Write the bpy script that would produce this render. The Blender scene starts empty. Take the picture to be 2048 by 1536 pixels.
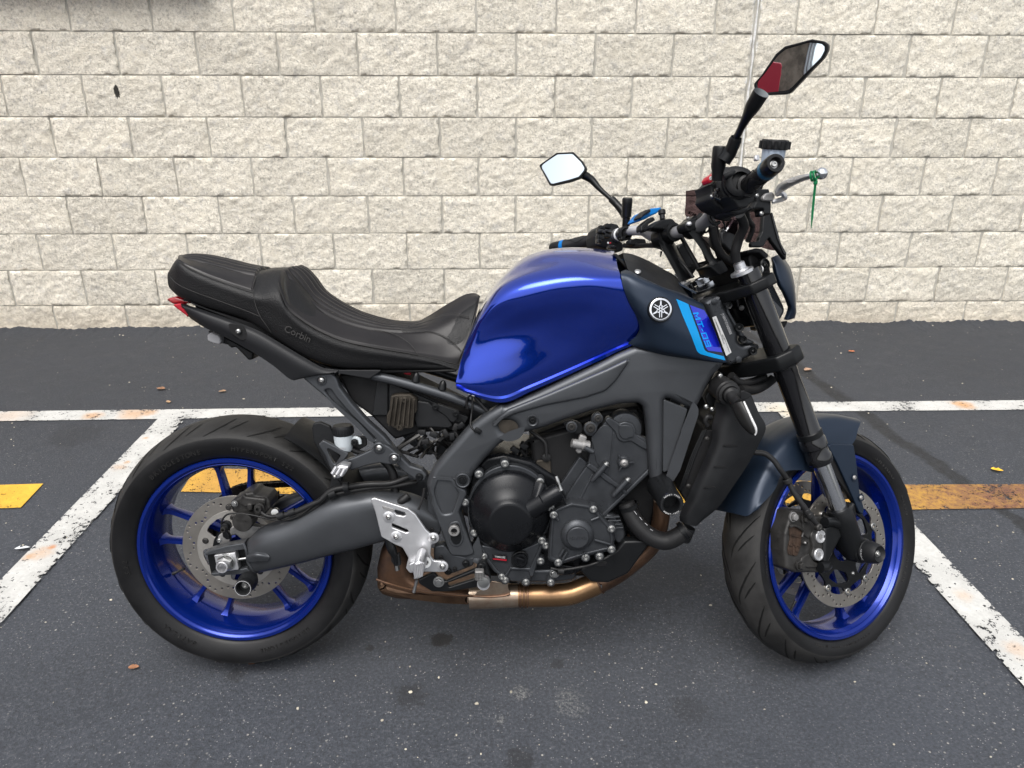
import bpy, bmesh, math, random
import numpy as np
from mathutils import Vector, Matrix

random.seed(7)
rng = np.random.default_rng(7)
scene = bpy.context.scene
COL = scene.collection
pi = math.pi

# ------------------------------------------------------------------ camera
FPX = 1511.375                                   # focal length in photo pixels (2048 wide)
CAM_PITCH, CAM_YAW, CAM_ROLL = 0.375786, -0.0278437, 0.00258528
CAM_LOC = Vector((0.6034, -1.5396, 1.3358))
_cp, _sp = math.cos(CAM_PITCH), math.sin(CAM_PITCH)
_Z = Matrix.Rotation(CAM_YAW, 3, 'Z')
CF = _Z @ Vector((0, _cp, -_sp)); _r = _Z @ Vector((1, 0, 0)); _u = _Z @ Vector((0, _sp, _cp))
CR = math.cos(CAM_ROLL) * _r + math.sin(CAM_ROLL) * _u
CU = -math.sin(CAM_ROLL) * _r + math.cos(CAM_ROLL) * _u
cam_data = bpy.data.cameras.new('camera')
cam = bpy.data.objects.new('camera', cam_data)
COL.objects.link(cam)
cam_data.sensor_width = 36.0
cam_data.lens = 36.0 * FPX / 2048.0
cam_data.clip_start = 0.05
cam_data.clip_end = 500.0
cam.matrix_world = Matrix(((CR.x, CU.x, -CF.x, CAM_LOC.x), (CR.y, CU.y, -CF.y, CAM_LOC.y),
                           (CR.z, CU.z, -CF.z, CAM_LOC.z), (0, 0, 0, 1)))
scene.camera = cam

# ------------------------------------------------------------------ overcast sky and sun
SUN_EL, SUN_AZ = math.radians(62), math.radians(200)     # azimuth from +Y, clockwise
world = bpy.data.worlds.new('World'); scene.world = world
world.use_nodes = True
wn = world.node_tree; wn.nodes.clear()
wo = wn.nodes.new('ShaderNodeOutputWorld'); wb = wn.nodes.new('ShaderNodeBackground')
sk = wn.nodes.new('ShaderNodeTexSky'); sk.sky_type = 'NISHITA'
sk.sun_disc = False; sk.sun_elevation = SUN_EL; sk.sun_rotation = SUN_AZ
sk.air_density = 1.0; sk.dust_density = 4.0; sk.ozone_density = 1.0; sk.altitude = 100
hs = wn.nodes.new('ShaderNodeHueSaturation'); hs.inputs['Saturation'].default_value = 0.22
hs.inputs['Value'].default_value = 1.0
wn.links.new(sk.outputs[0], hs.inputs['Color'])
wn.links.new(hs.outputs[0], wb.inputs[0]); wb.inputs[1].default_value = 0.142
wn.links.new(wb.outputs[0], wo.inputs[0])

sun_d = bpy.data.lights.new('sun', 'SUN'); sun = bpy.data.objects.new('sun', sun_d); COL.objects.link(sun)
sun_d.energy = 1.25; sun_d.angle = math.radians(42); sun_d.color = (1.0, 0.97, 0.93)
_sd = Vector((math.sin(SUN_AZ) * math.cos(SUN_EL), math.cos(SUN_AZ) * math.cos(SUN_EL), math.sin(SUN_EL)))
sun.rotation_euler = _sd.to_track_quat('Z', 'Y').to_euler()
sun.location = (0, -3, 8)
scene.view_settings.view_transform = 'Standard'
scene.view_settings.look = 'None'
scene.view_settings.exposure = 0.95
scene.view_settings.gamma = 1.0
scene.view_settings.use_curve_mapping = False

# ------------------------------------------------------------------ frames: bike leaning on its stand, steering turned left
BIKE = (Matrix.Translation((-0.0067, 0.0102, -0.0114)) @ Matrix.Rotation(-0.0206, 4, 'Z')
        @ Matrix.Rotation(-0.1755, 4, 'X'))
RAKE = math.radians(25)
AX = Vector((-math.sin(RAKE), 0, math.cos(RAKE)))
G0 = Vector((1.538, 0, 0))
STEER = Matrix.Translation(G0) @ Matrix.Rotation(0.4891, 4, AX) @ Matrix.Translation(-G0)
BI = BIKE.inverted(); SI = (BIKE @ STEER).inverted()
ZOOM = {'0': (0, 0, 1), 'A': (200, 780, 2.695), 'B': (1400, 780, 2.694), 'C': (880, 780, 3.339), 'D': (1060, 60, 3.2),
        'E': (1180, 380, 3.2), 'F': (320, 480, 3.103), 'G': (600, 720, 2.9548), 'H': (880, 460, 3.303),
        'I': (1390, 260, 6.983), 'J': (1360, 370, 7.681), 'K': (1100, 390, 6.827), 'L': (1340, 520, 6.982),
        'M': (1330, 720, 4.265), 'N': (1080, 820, 8.533), 'O': (360, 940, 5.907), 'P': (1540, 980, 6.4)}

def sight(px, py, inv=None):
    d = CF + CR * ((px - 1024) / FPX) - CU * ((py - 768) / FPX)
    o = CAM_LOC
    if inv is None: return o, d
    return inv @ o, inv.to_3x3() @ d

def hit(px, py, p0, n, inv=None):                  # where a line of sight meets a plane of the place
    o, d = sight(px, py, inv)
    return o + d * ((p0 - o).dot(n) / d.dot(n))

def at(px, py, y=0.0, inv=BI):                     # survey a point lying at lateral distance y from the bike's mid-plane
    return hit(px, py, Vector((0, y, 0)), Vector((0, 1, 0)), inv)

def tr(s, y=None, inv=BI, plane=None):
    """'C x,y[,lateral mm] ...' -> points in the bike's (or fork's) own metres"""
    t = s.split(); ox, oy, sc = ZOOM[t[0]]; out = []
    for w in t[1:]:
        v = [float(a) for a in w.split(',')]
        px, py = ox + v[0] / sc, oy + v[1] / sc
        if plane is not None: out.append(hit(px, py, plane[0], plane[1], inv))
        else: out.append(at(px, py, v[2] / 1000 if len(v) > 2 else y, inv))
    return out

def px(z, x, y):
    ox, oy, sc = ZOOM[z]; return ox + x / sc, oy + y / sc

def P(z, x, y, lat, inv=BI):
    return at(*px(z, x, y), lat, inv)

# ground: gently sloping lot
GSX, GSY, GS0 = 0.0022, 0.0108, -0.0078
def gz(x, y): return GS0 + GSX * x + GSY * y
GN = Vector((-GSX, -GSY, 1)).normalized()
def gp(z, x, y, lift=0.0):
    return hit(*px(z, x, y), Vector((0, 0, GS0 + lift)), GN)
WALL_Y = 2.7086

# ------------------------------------------------------------------ materials
def mat(name, col, rough=0.5, metal=0.0, coat=0.0, coat_rough=0.05, var=0.0, vscale=8.0, bump=0.0, bscale=200.0,
        rvar=0.0, spec=0.3, transmission=0.0, ior=1.45, col2=None, sheen=0.0, stretch=None, bump2=None):
    m = bpy.data.materials.new(name); m.use_nodes = True
    nt = m.node_tree; b = nt.nodes['Principled BSDF']
    b.inputs['Base Color'].default_value = (*col, 1); b.inputs['Roughness'].default_value = rough
    b.inputs['Metallic'].default_value = metal; b.inputs['Coat Weight'].default_value = coat
    b.inputs['Coat Roughness'].default_value = coat_rough; b.inputs['Specular IOR Level'].default_value = spec
    b.inputs['Transmission Weight'].default_value = transmission; b.inputs['IOR'].default_value = ior
    tc = nt.nodes.new('ShaderNodeTexCoord'); src = tc.outputs['Object']
    if stretch:
        mp = nt.nodes.new('ShaderNodeMapping'); mp.inputs['Scale'].default_value = stretch
        nt.links.new(src, mp.inputs[0]); src = mp.outputs[0]
    if var or col2 or rvar:
        n = nt.nodes.new('ShaderNodeTexNoise'); n.inputs['Scale'].default_value = vscale
        n.inputs['Detail'].default_value = 6; n.inputs['Roughness'].default_value = 0.65
        nt.links.new(src, n.inputs['Vector'])
        if var or col2:
            cr = nt.nodes.new('ShaderNodeValToRGB')
            c2 = col2 or tuple(min(1, c * (1 + var)) for c in col); c1 = col if col2 else tuple(c * (1 - var) for c in col)
            cr.color_ramp.elements[0].position = 0.38; cr.color_ramp.elements[1].position = 0.62
            cr.color_ramp.elements[0].color = (*c1, 1); cr.color_ramp.elements[1].color = (*c2, 1)
            nt.links.new(n.outputs['Fac'], cr.inputs[0]); nt.links.new(cr.outputs[0], b.inputs['Base Color'])
        if rvar:
            mr = nt.nodes.new('ShaderNodeMapRange'); mr.inputs[1].default_value = 0.3; mr.inputs[2].default_value = 0.7
            mr.inputs[3].default_value = max(0, rough - rvar); mr.inputs[4].default_value = rough + rvar
            nt.links.new(n.outputs['Fac'], mr.inputs[0]); nt.links.new(mr.outputs[0], b.inputs['Roughness'])
    if bump:
        n2 = nt.nodes.new('ShaderNodeTexNoise'); n2.inputs['Scale'].default_value = bscale; n2.inputs['Detail'].default_value = 4
        nt.links.new(src, n2.inputs['Vector'])
        bp = nt.nodes.new('ShaderNodeBump'); bp.inputs['Strength'].default_value = bump; bp.inputs['Distance'].default_value = 0.002
        nt.links.new(n2.outputs['Fac'], bp.inputs['Height']); nt.links.new(bp.outputs[0], b.inputs['Normal'])
    return m

M = {}
M['blue_paint'] = mat('blue_gloss_paint', (0.004, 0.034, 0.36), 0.15, 0.88, 1.0, 0.012, rvar=0.02, vscale=3)
M['blue_rim'] = mat('blue_rim_paint', (0.002, 0.018, 0.20), 0.22, 0.6, 0.5, 0.1, rvar=0.05, vscale=14)
M['navy'] = mat('satin_slate_paint', (0.011, 0.019, 0.034), 0.38, 0.35, 0.15, 0.3, rvar=0.04, vscale=6, bump=0.02, bscale=900)
M['black_plastic'] = mat('black_plastic', (0.008, 0.0085, 0.0095), 0.5, 0, var=0.15, vscale=20, bump=0.1, bscale=700, rvar=0.08)
M['black_satin'] = mat('black_satin', (0.006, 0.0065, 0.0072), 0.33, 0.1, rvar=0.07, vscale=25)
M['black_gloss'] = mat('black_gloss', (0.006, 0.006, 0.007), 0.12, 0.0, 0.6, 0.05, rvar=0.05, vscale=20)
M['dark'] = mat('dark_recess_plastic', (0.006, 0.006, 0.0065), 0.6, rvar=0.1, vscale=30)
M['frame'] = mat('frame_grey_paint', (0.058, 0.0615, 0.067), 0.36, 0.55, rvar=0.05, vscale=12, bump=0.03, bscale=900, var=0.04)
M['engine'] = mat('engine_grey_cast', (0.044, 0.047, 0.052), 0.34, 0.55, rvar=0.08, vscale=25, bump=0.12, bscale=1200, var=0.1)
M['engine_black'] = mat('engine_black', (0.007, 0.0076, 0.009), 0.28, 0.3, rvar=0.07, vscale=18, bump=0.05, bscale=900)
M['tail'] = mat('tail_matte_black', (0.012, 0.0125, 0.014), 0.45, 0.1, rvar=0.05, vscale=9, bump=0.05, bscale=1200)
M['rubber'] = mat('tyre_rubber', (0.006, 0.006, 0.0065), 0.45, 0, var=0.25, vscale=10, bump=0.08, bscale=350, rvar=0.1)
M['tread'] = mat('tyre_tread_rubber', (0.020, 0.0196, 0.0192), 0.62, 0, var=0.3, vscale=14, bump=0.25, bscale=500, rvar=0.12)
M['letter_rubber'] = mat('letter_rubber', (0.0115, 0.0113, 0.0112), 0.5)
M['groove'] = mat('groove_shade_rubber', (0.004, 0.004, 0.004), 0.8)
M['hose'] = mat('hose_rubber', (0.012, 0.012, 0.0125), 0.45, rvar=0.1, vscale=40)
M['leather'] = mat('seat_vinyl', (0.0115, 0.0105, 0.011), 0.36, 0, var=0.12, vscale=12, bump=0.05, bscale=500, rvar=0.06)
M['leather_grain'] = mat('seat_grained_vinyl', (0.007, 0.007, 0.0075), 0.42, 0, bump=0.6, bscale=420, rvar=0.05, vscale=30)
M['stitch'] = mat('thread', (0.035, 0.034, 0.033), 0.8)
M['steel'] = mat('disc_steel', (0.28, 0.262, 0.238), 0.36, 0.85, var=0.07, vscale=14, rvar=0.05)
M['zinc'] = mat('zinc_bolt', (0.40, 0.40, 0.39), 0.34, 1.0, rvar=0.08, vscale=60)
M['alu'] = mat('brushed_aluminium', (0.60, 0.60, 0.61), 0.36, 0.85, rvar=0.06, vscale=60, bump=0.03, bscale=900)
M['alu_dull'] = mat('dull_cast_aluminium', (0.27, 0.265, 0.26), 0.5, 0.7, var=0.15, vscale=40, bump=0.15, bscale=600)
M['chrome'] = mat('chrome_tube', (0.70, 0.71, 0.73), 0.16, 1.0, rvar=0.03, vscale=30)
M['bar'] = mat('anodised_bar', (0.26, 0.26, 0.27), 0.38, 0.5, rvar=0.06, vscale=30)
M['bar_light'] = mat('polished_bar', (0.62, 0.63, 0.65), 0.3, 0.55)
M['bronze'] = mat('heat_tinted_steel', (0.15, 0.085, 0.052), 0.38, 0.8, col2=(0.065, 0.042, 0.033), vscale=11, rvar=0.1)
M['bronze_bright'] = mat('heat_gold_steel', (0.24, 0.145, 0.075), 0.33, 0.85, col2=(0.15, 0.09, 0.05), vscale=9, rvar=0.1)
M['bronze_pale'] = mat('straw_steel', (0.33, 0.27, 0.21), 0.35, 0.85, col2=(0.2, 0.12, 0.08), vscale=12, rvar=0.1)
M['caliper'] = mat('caliper_grey', (0.030, 0.029, 0.028), 0.42, 0.3, var=0.3, vscale=40, bump=0.15, bscale=600)
M['rust_brown'] = mat('brake_dust_brown', (0.03, 0.018, 0.012), 0.7, var=0.4, vscale=60)
M['regulator'] = mat('regulator_bronze', (0.05, 0.043, 0.035), 0.5, 0.6, var=0.25, vscale=40, bump=0.2, bscale=500)
M['white_plastic'] = mat('milky_plastic', (0.40, 0.435, 0.455), 0.35, 0, var=0.04, vscale=15)
M['smoke_plastic'] = mat('clear_reservoir', (0.36, 0.42, 0.50), 0.15, 0, var=.12, vscale=22, transmission=0.1, ior=1.3)
M['red_plastic'] = mat('red_plastic', (0.33, 0.010, 0.022), 0.3)
M['red_lens'] = mat('red_lens', (0.35, 0.01, 0.015), 0.12, 0, 0.8, 0.03, transmission=0.25)
M['cyan'] = mat('cyan_decal', (0.0, 0.20, 0.47), 0.35)
M['cyan_print'] = mat('cyan_lettering', (0.0, 0.20, 0.60), 0.4)
M['blue_decal'] = mat('blue_decal', (0.012, 0.022, 0.42), 0.14, 0.3, 0.7, 0.03)
M['bright_blue'] = mat('azure_plastic', (0.0, 0.13, 0.40), 0.45, var=0.06)
M['blue_anod'] = mat('blue_anodised', (0.03, 0.16, 0.30), 0.3, 0.7)
M['white_print'] = mat('white_label', (0.55, 0.55, 0.55), 0.6)
M['grey_print'] = mat('grey_print', (0.36, 0.36, 0.37), 0.6)
M['mirror'] = mat('mirror_glass', (0.68, 0.75, 0.79), 0.01, 1.0)
M['smoke'] = mat('smoked_screen', (0.10, 0.07, 0.078), 0.05, 0, transmission=1.0, ior=1.02)
M['green'] = mat('green_nylon', (0.006, 0.15, 0.055), 0.4)
M['chain'] = mat('oily_chain', (0.022, 0.018, 0.015), 0.45, 0.6, var=0.3, vscale=60)
M['lamp_glass'] = mat('headlamp_glass', (0.015, 0.017, 0.02), 0.06, 0, 0.5, 0.03)
M['orange_glass'] = mat('indicator_lens', (0.012, 0.012, 0.012), 0.32)

# ------------------------------------------------------------------ mesh helpers
def sharpen(me, ang=35):
    bm = bmesh.new(); bm.from_mesh(me)
    lim = math.radians(ang)
    for f in bm.faces: f.smooth = True
    for e in bm.edges:
        if len(e.link_faces) == 2: e.smooth = e.calc_face_angle(0) < lim
        else: e.smooth = False
    bm.to_mesh(me); bm.free()

def link(name, me, m=None, parent=None, mtx=None, ang=35):
    if m is not None:
        me.materials.clear(); me.materials.append(M[m] if isinstance(m, str) else m)
    if ang is not None: sharpen(me, ang)
    o = bpy.data.objects.new(name, me); COL.objects.link(o)
    if parent is not None: o.parent = parent
    if mtx is not None: o.matrix_local = mtx
    return o

def from_bm(name, bm, m, parent=None, mtx=None, ang=35, recalc=True):
    if recalc: bmesh.ops.recalc_face_normals(bm, faces=bm.faces)
    me = bpy.data.meshes.new(name); bm.to_mesh(me); bm.free()
    return link(name, me, m, parent, mtx, ang)

def tag(o, label, cat, group=None, kind=None):
    if label: o['label'] = label
    if cat: o['category'] = cat
    if group: o['group'] = group
    if kind: o['kind'] = kind
    return o

def resamp(pts, n, smooth=True, closed=False):
    p = np.array([tuple(q) for q in pts], float)
    if closed: p = np.vstack([p, p[:1]])
    if smooth and len(p) > 2:
        ext = np.vstack([p[-2] if closed else 2 * p[0] - p[1], p, p[1] if closed else 2 * p[-1] - p[-2]])
        out = []
        for i in range(len(p) - 1):
            p0, p1, p2, p3 = ext[i], ext[i + 1], ext[i + 2], ext[i + 3]
            d1 = max(np.linalg.norm(p1 - p0), 1e-6) ** .5; d2 = max(np.linalg.norm(p2 - p1), 1e-6) ** .5; d3 = max(np.linalg.norm(p3 - p2), 1e-6) ** .5
            t1 = (p1 - p0) / d1 - (p2 - p0) / (d1 + d2) + (p2 - p1) / d2
            t2 = (p2 - p1) / d2 - (p3 - p1) / (d2 + d3) + (p3 - p2) / d3
            t1 *= d2; t2 *= d2
            for t in np.linspace(0, 1, 12, endpoint=False):
                out.append((2*t**3-3*t*t+1)*p1 + (t**3-2*t*t+t)*t1 + (-2*t**3+3*t*t)*p2 + (t**3-t*t)*t2)
        out.append(p[-1]); p = np.array(out)
    s = np.concatenate([[0], np.cumsum(np.linalg.norm(np.diff(p, axis=0), axis=1))])
    q = np.linspace(0, s[-1], n + 1 if closed else n)
    if closed: q = q[:-1]
    return np.stack([np.interp(q, s, p[:, k]) for k in range(3)], 1)

def resamp_idx(pts, n):
    p = np.array([tuple(q) for q in pts], float); k = len(p)
    if k < 3: return np.stack([np.interp(np.linspace(0, k - 1, n), range(k), p[:, c]) for c in range(3)], 1)
    ext = np.vstack([2 * p[0] - p[1], p, 2 * p[-1] - p[-2]]); out = []
    for t in np.linspace(0, k - 1, n):
        i = min(int(t), k - 2); f = t - i; p0, p1, p2, p3 = ext[i:i + 4]
        out.append(.5 * (2*p1 + (p2 - p0)*f + (2*p0 - 5*p1 + 4*p2 - p3)*f*f + (3*p1 - p0 - 3*p2 + p3)*f**3))
    return np.array(out)

def skin(name, rows, nu, nv, m, parent=None, mirror=False, ring=False, thick=0.0, mtx=None, ang=50, smooth_u=True, smooth_v=True, caps=False, flip=False, disp=None):
    """sheet through several traced lines; ring closes it into a tube, mirror adds the other flank"""
    same = len({len(r) for r in rows}) == 1 and smooth_u
    R = np.array([resamp_idx(r, nu) if same else resamp(r, nu, smooth_u) for r in rows])
    cols = []
    for j in range(nu): cols.append(resamp([tuple(v) for v in R[:, j]], nv, smooth_v, closed=ring) if ring or not smooth_v else resamp_idx([tuple(v) for v in R[:, j]], nv))
    V = np.array(cols)                                   # nu x nv x 3
    if disp is not None:
        nn = np.cross(np.gradient(V, axis=0), np.gradient(V, axis=1)); nn /= np.linalg.norm(nn, axis=2)[..., None] + 1e-12
        if nn[..., 1].mean() > 0: nn = -nn
        uu, vv = np.meshgrid(np.linspace(0, 1, nu), np.linspace(0, 1, nv), indexing='ij')
        V = V + nn * disp(uu, vv)[..., None]
    bm = bmesh.new()
    def grid(V, rev):
        vs = [[bm.verts.new(V[i, j]) for j in range(V.shape[1])] for i in range(V.shape[0])]
        nvv = V.shape[1]
        for i in range(V.shape[0] - 1):
            for j in range(nvv if ring else nvv - 1):
                k = (j + 1) % nvv
                q = [vs[i][j], vs[i + 1][j], vs[i + 1][k], vs[i][k]]
                bm.faces.new(q[::-1] if rev else q)
        if ring and caps:
            bm.faces.new(vs[0]); bm.faces.new(vs[-1][::-1])
    grid(V, flip)
    if mirror:
        W = V.copy(); W[..., 1] *= -1; grid(W, not flip)
        bmesh.ops.remove_doubles(bm, verts=bm.verts, dist=0.0004)
    if thick:
        bmesh.ops.recalc_face_normals(bm, faces=bm.faces)
        bmesh.ops.solidify(bm, geom=bm.faces[:], thickness=thick)
    return from_bm(name, bm, m, parent, mtx, ang)

def tube(name, pts, r, m, parent=None, n=10, seg=24, mtx=None, smooth=True, caps=True, bm=None, squash=None):
    P_ = resamp(pts, seg, smooth) if smooth else np.array([tuple(p) for p in pts])
    seg = len(P_)
    rr = np.interp(np.linspace(0, 1, seg), np.linspace(0, 1, len(r)), r) if hasattr(r, '__len__') else np.full(seg, r)
    own = bm is None
    if own: bm = bmesh.new()
    t = np.gradient(P_, axis=0); t /= np.linalg.norm(t, axis=1)[:, None] + 1e-12
    up = np.array([0, 1.0, 0]) if abs(t[0][1]) < 0.9 else np.array([1.0, 0, 0])
    rings = []
    a = up - t[0] * (up @ t[0]); a /= np.linalg.norm(a)
    for i in range(seg):
        a = a - t[i] * (a @ t[i]); a /= np.linalg.norm(a) + 1e-12
        b = np.cross(t[i], a)
        s1, s2 = squash or (1, 1)
        rings.append([bm.verts.new(P_[i] + rr[i] * (s1 * math.cos(2*pi*k/n) * a + s2 * math.sin(2*pi*k/n) * b)) for k in range(n)])
    for i in range(seg - 1):
        for k in range(n):
            bm.faces.new((rings[i][k], rings[i][(k+1) % n], rings[i+1][(k+1) % n], rings[i+1][k]))
    if caps:
        bm.faces.new(rings[0][::-1]); bm.faces.new(rings[-1])
    if own: return from_bm(name, bm, m, parent, mtx, 50)

def basis(axis):
    z = Vector(axis).normalized()
    x = Vector((0, 0, 1)) if abs(z.z) < 0.9 else Vector((1, 0, 0))
    x = (x - z * x.dot(z)).normalized(); y = z.cross(x)
    return x, y, z

def lathe_bm(bm, prof, o, axis, n=24, phase=0.0):
    x, y, z = basis(axis); o = Vector(o); rings = []
    for r, h in prof:
        if r < 1e-6: rings.append([bm.verts.new(o + z * h)])
        else: rings.append([bm.verts.new(o + z * h + r * (x * math.cos(2*pi*k/n + phase) + y * math.sin(2*pi*k/n + phase))) for k in range(n)])
    for a, b in zip(rings[:-1], rings[1:]):
        if len(a) == 1 and len(b) == 1: continue
        for k in range(n):
            if len(a) == 1: bm.faces.new((a[0], b[k], b[(k+1) % n]))
            elif len(b) == 1: bm.faces.new((a[k], b[0], a[(k+1) % n]))
            else: bm.faces.new((a[k], b[k], b[(k+1) % n], a[(k+1) % n]))

def lathe(name, prof, o, axis, m, parent=None, n=24, mtx=None, ang=35, phase=0.0):
    bm = bmesh.new(); lathe_bm(bm, prof, o, axis, n, phase)
    return from_bm(name, bm, m, parent, mtx, ang)

RIGHT = Vector((0, -1, 0))
def rounded(pts, r, k=4):
    out = []; n = len(pts)
    for i in range(n):
        a, b, c = pts[i - 1], pts[i], pts[(i + 1) % n]
        u = (a - b); v = (c - b); lu, lv = u.length, v.length
        if lu < 1e-6 or lv < 1e-6: continue
        ang = u.angle(v)
        if ang > 2.85: out.append(b); continue
        d = min(r / max(math.tan(ang / 2), 1e-3), 0.45 * lu, 0.45 * lv)
        p, q = b + u / lu * d, b + v / lv * d
        for j in range(k + 1):
            t = j / k; out.append(p * (1-t)**2 + b * 2*t*(1-t) + q * t*t)
    return out

def slab(name, outline, th, m, parent=None, bev=0.003, holes=(), rnd=0.004, nrm=None, mtx=None, smooth=False, res=2, ang=35, into=None, flat=True):
    """flat plate with rounded rim: outline points lie on its outer face, it is th thick away from the viewer side"""
    if nrm is None:
        nrm = Vector((0, 0, 0)); c = sum(outline, Vector()) / len(outline)
        for a, b in zip(outline, outline[1:] + outline[:1]): nrm += (a - c).cross(b - c)
        nrm.normalize()
        if nrm.y > 0: nrm = -nrm
    z = Vector(nrm).normalized(); x = Vector((1, 0, 0)) if abs(z.x) < .99 else Vector((0, 1, 0)); x = (x - z * x.dot(z)).normalized(); y = z.cross(x)
    o = outline[0].copy()
    bev = min(bev, th * 0.49)
    cu = bpy.data.curves.new(name, 'CURVE'); cu.dimensions = '2D'; cu.fill_mode = 'BOTH'
    cu.extrude = th / 2 - bev; cu.bevel_depth = bev; cu.bevel_resolution = res; cu.offset = -bev * 0.98
    for k, ol in enumerate([outline] + list(holes)):
        pts = [Vector(p) for p in ol]
        if smooth: pts = [Vector(v) for v in resamp(pts, max(24, 6 * len(pts)), True, closed=True)]
        elif rnd: pts = rounded(pts, rnd)
        sp = cu.splines.new('POLY'); sp.points.add(len(pts) - 1); sp.use_cyclic_u = True
        for q, p in zip(sp.points, pts):
            d = p - o; q.co = (d.dot(x), d.dot(y), 0, 1)
    ob = bpy.data.objects.new(name, cu)
    me = bpy.data.meshes.new_from_object(ob)
    bpy.data.objects.remove(ob); bpy.data.curves.remove(cu)
    T = Matrix(((x.x, y.x, z.x, o.x), (x.y, y.y, z.y, o.y), (x.z, y.z, z.z, o.z), (0, 0, 0, 1))) @ Matrix.Translation((0, 0, -th / 2))
    me.transform(T); me.name = name
    bm = bmesh.new(); bm.from_mesh(me); bmesh.ops.remove_doubles(bm, verts=bm.verts, dist=1e-5)
    if into is not None:
        bmesh.ops.recalc_face_normals(bm, faces=bm.faces)
        tmp = bpy.data.meshes.new('tmp'); bm.to_mesh(tmp); bm.free(); into.from_mesh(tmp); bpy.data.meshes.remove(tmp); bpy.data.meshes.remove(me); return
    bpy.data.meshes.remove(me)
    ob = from_bm(name, bm, m, parent, mtx, ang)
    if flat: flat_caps(ob.data, z)
    return ob

def flat_caps(me, z):
    bm = bmesh.new(); bm.from_mesh(me); d = [v.co.dot(z) for v in bm.verts]; mid = (max(d) + min(d)) / 2; caps = {}
    for f in bm.faces:
        k = f.normal.dot(z)
        if abs(k) > .9995:
            sg = 1 if f.calc_center_median().dot(z) > mid else -1
            if k * sg < 0: f.normal_flip()
            for v in f.verts: caps[v.index] = sg
    bm.to_mesh(me); bm.free()
    nv = len(me.vertices); nr = np.empty(nv * 3, 'f'); me.vertex_normals.foreach_get('vector', nr); nr = nr.reshape(-1, 3)
    for i, sg in caps.items(): nr[i] = z * sg
    me.normals_split_custom_set_from_vertices([tuple(v) for v in nr])

def box_bm(bm, c, sx, sy, sz, rot=None, bev=0.0):
    r = bmesh.ops.create_cube(bm, size=1.0)
    vs = r['verts']
    T = Matrix.Translation(c) @ (rot.to_4x4() if rot is not None else Matrix.Identity(4)) @ Matrix.Diagonal((sx, sy, sz, 1))
    bmesh.ops.transform(bm, matrix=T, verts=vs)
    if bev:
        es = list({e for v in vs for e in v.link_edges})
        bmesh.ops.bevel(bm, geom=es, offset=bev, segments=2, affect='EDGES', profile=0.5)

def box(name, c, sx, sy, sz, m, parent=None, rot=None, bev=0.002, mtx=None):
    bm = bmesh.new(); box_bm(bm, c, sx, sy, sz, rot, bev)
    return from_bm(name, bm, m, parent, mtx)

_bolt = {}
def bolt(p, r=0.006, m='zinc', parent=None, axis=RIGHT, h=None, name='bolt', mtx=None, kind='socket'):
    h = h or r * 0.8
    key = (kind, m)
    if key not in _bolt:
        bm = bmesh.new()
        if kind == 'socket':
            lathe_bm(bm, [(1.35, -.4), (1.35, 0.0), (1.0, 0.05), (1.0, .75), (.85, .95), (.52, .95), (.5, .3), (0, .25)], (0, 0, 0), (0, 0, 1), 12)
        elif kind == 'hex':
            lathe_bm(bm, [(1.5, -.4), (1.5, 0.1), (1.2, 0.15)], (0, 0, 0), (0, 0, 1), 16)
            lathe_bm(bm, [(1.1, 0.1), (1.1, .85), (.95, 1.0), (.5, 1.0), (.45, 1.1), (0, 1.1)], (0, 0, 0), (0, 0, 1), 6)
        else:
            lathe_bm(bm, [(1.0, -.4), (1.0, 0.1), (.8, .5), (.4, .72), (.38, .4), (0, .4)], (0, 0, 0), (0, 0, 1), 14)
        bmesh.ops.recalc_face_normals(bm, faces=bm.faces)
        me = bpy.data.meshes.new('bolt'); bm.to_mesh(me); bm.free(); me.materials.append(M[m]); sharpen(me, 35); _bolt[key] = me
    o = bpy.data.objects.new(name, _bolt[key]); COL.objects.link(o); o.parent = parent
    x, y, z = basis(axis)
    T = Matrix(((x.x, y.x, z.x, p.x), (x.y, y.y, z.y, p.y), (x.z, y.z, z.z, p.z), (0, 0, 0, 1)))
    o.matrix_local = (mtx or Matrix.Identity(4)) @ T @ Matrix.Diagonal((r, r, h, 1))
    return o

def text_mesh(s, size, depth, shear=0.0, bold=0.0):
    cu = bpy.data.curves.new('lettering', 'FONT'); cu.body = s; cu.size = size; cu.extrude = depth; cu.shear = shear
    cu.align_x = 'CENTER'; cu.align_y = 'CENTER'; cu.offset = bold; cu.resolution_u = 3
    ob = bpy.data.objects.new('lettering', cu); me = bpy.data.meshes.new_from_object(ob)
    bpy.data.objects.remove(ob); bpy.data.curves.remove(cu); return me

def text(name, s, o, right, up, size, m, parent=None, depth=0.0004, shear=0.0, mtx=None, sx=1.0, bold=0.0):
    me = text_mesh(s, size, depth, shear, bold)
    r = Vector(right).normalized(); u = Vector(up); u = (u - r * u.dot(r)).normalized(); z = r.cross(u)
    me.transform(Matrix(((r.x * sx, u.x, z.x, o.x), (r.y * sx, u.y, z.y, o.y), (r.z * sx, u.z, z.z, o.z), (0, 0, 0, 1))))
    me.name = name
    return link(name, me, m, parent, mtx, 35)

def mirrored(o, name=None):
    """the same part on the machine's left flank"""
    me = o.data.copy(); me.transform(Matrix.Diagonal((1, -1, 1, 1))); me.flip_normals()
    c = bpy.data.objects.new(name or o.name.split('.')[0], me); COL.objects.link(c); c.parent = o.parent; c.matrix_local = o.matrix_local; return c

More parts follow.
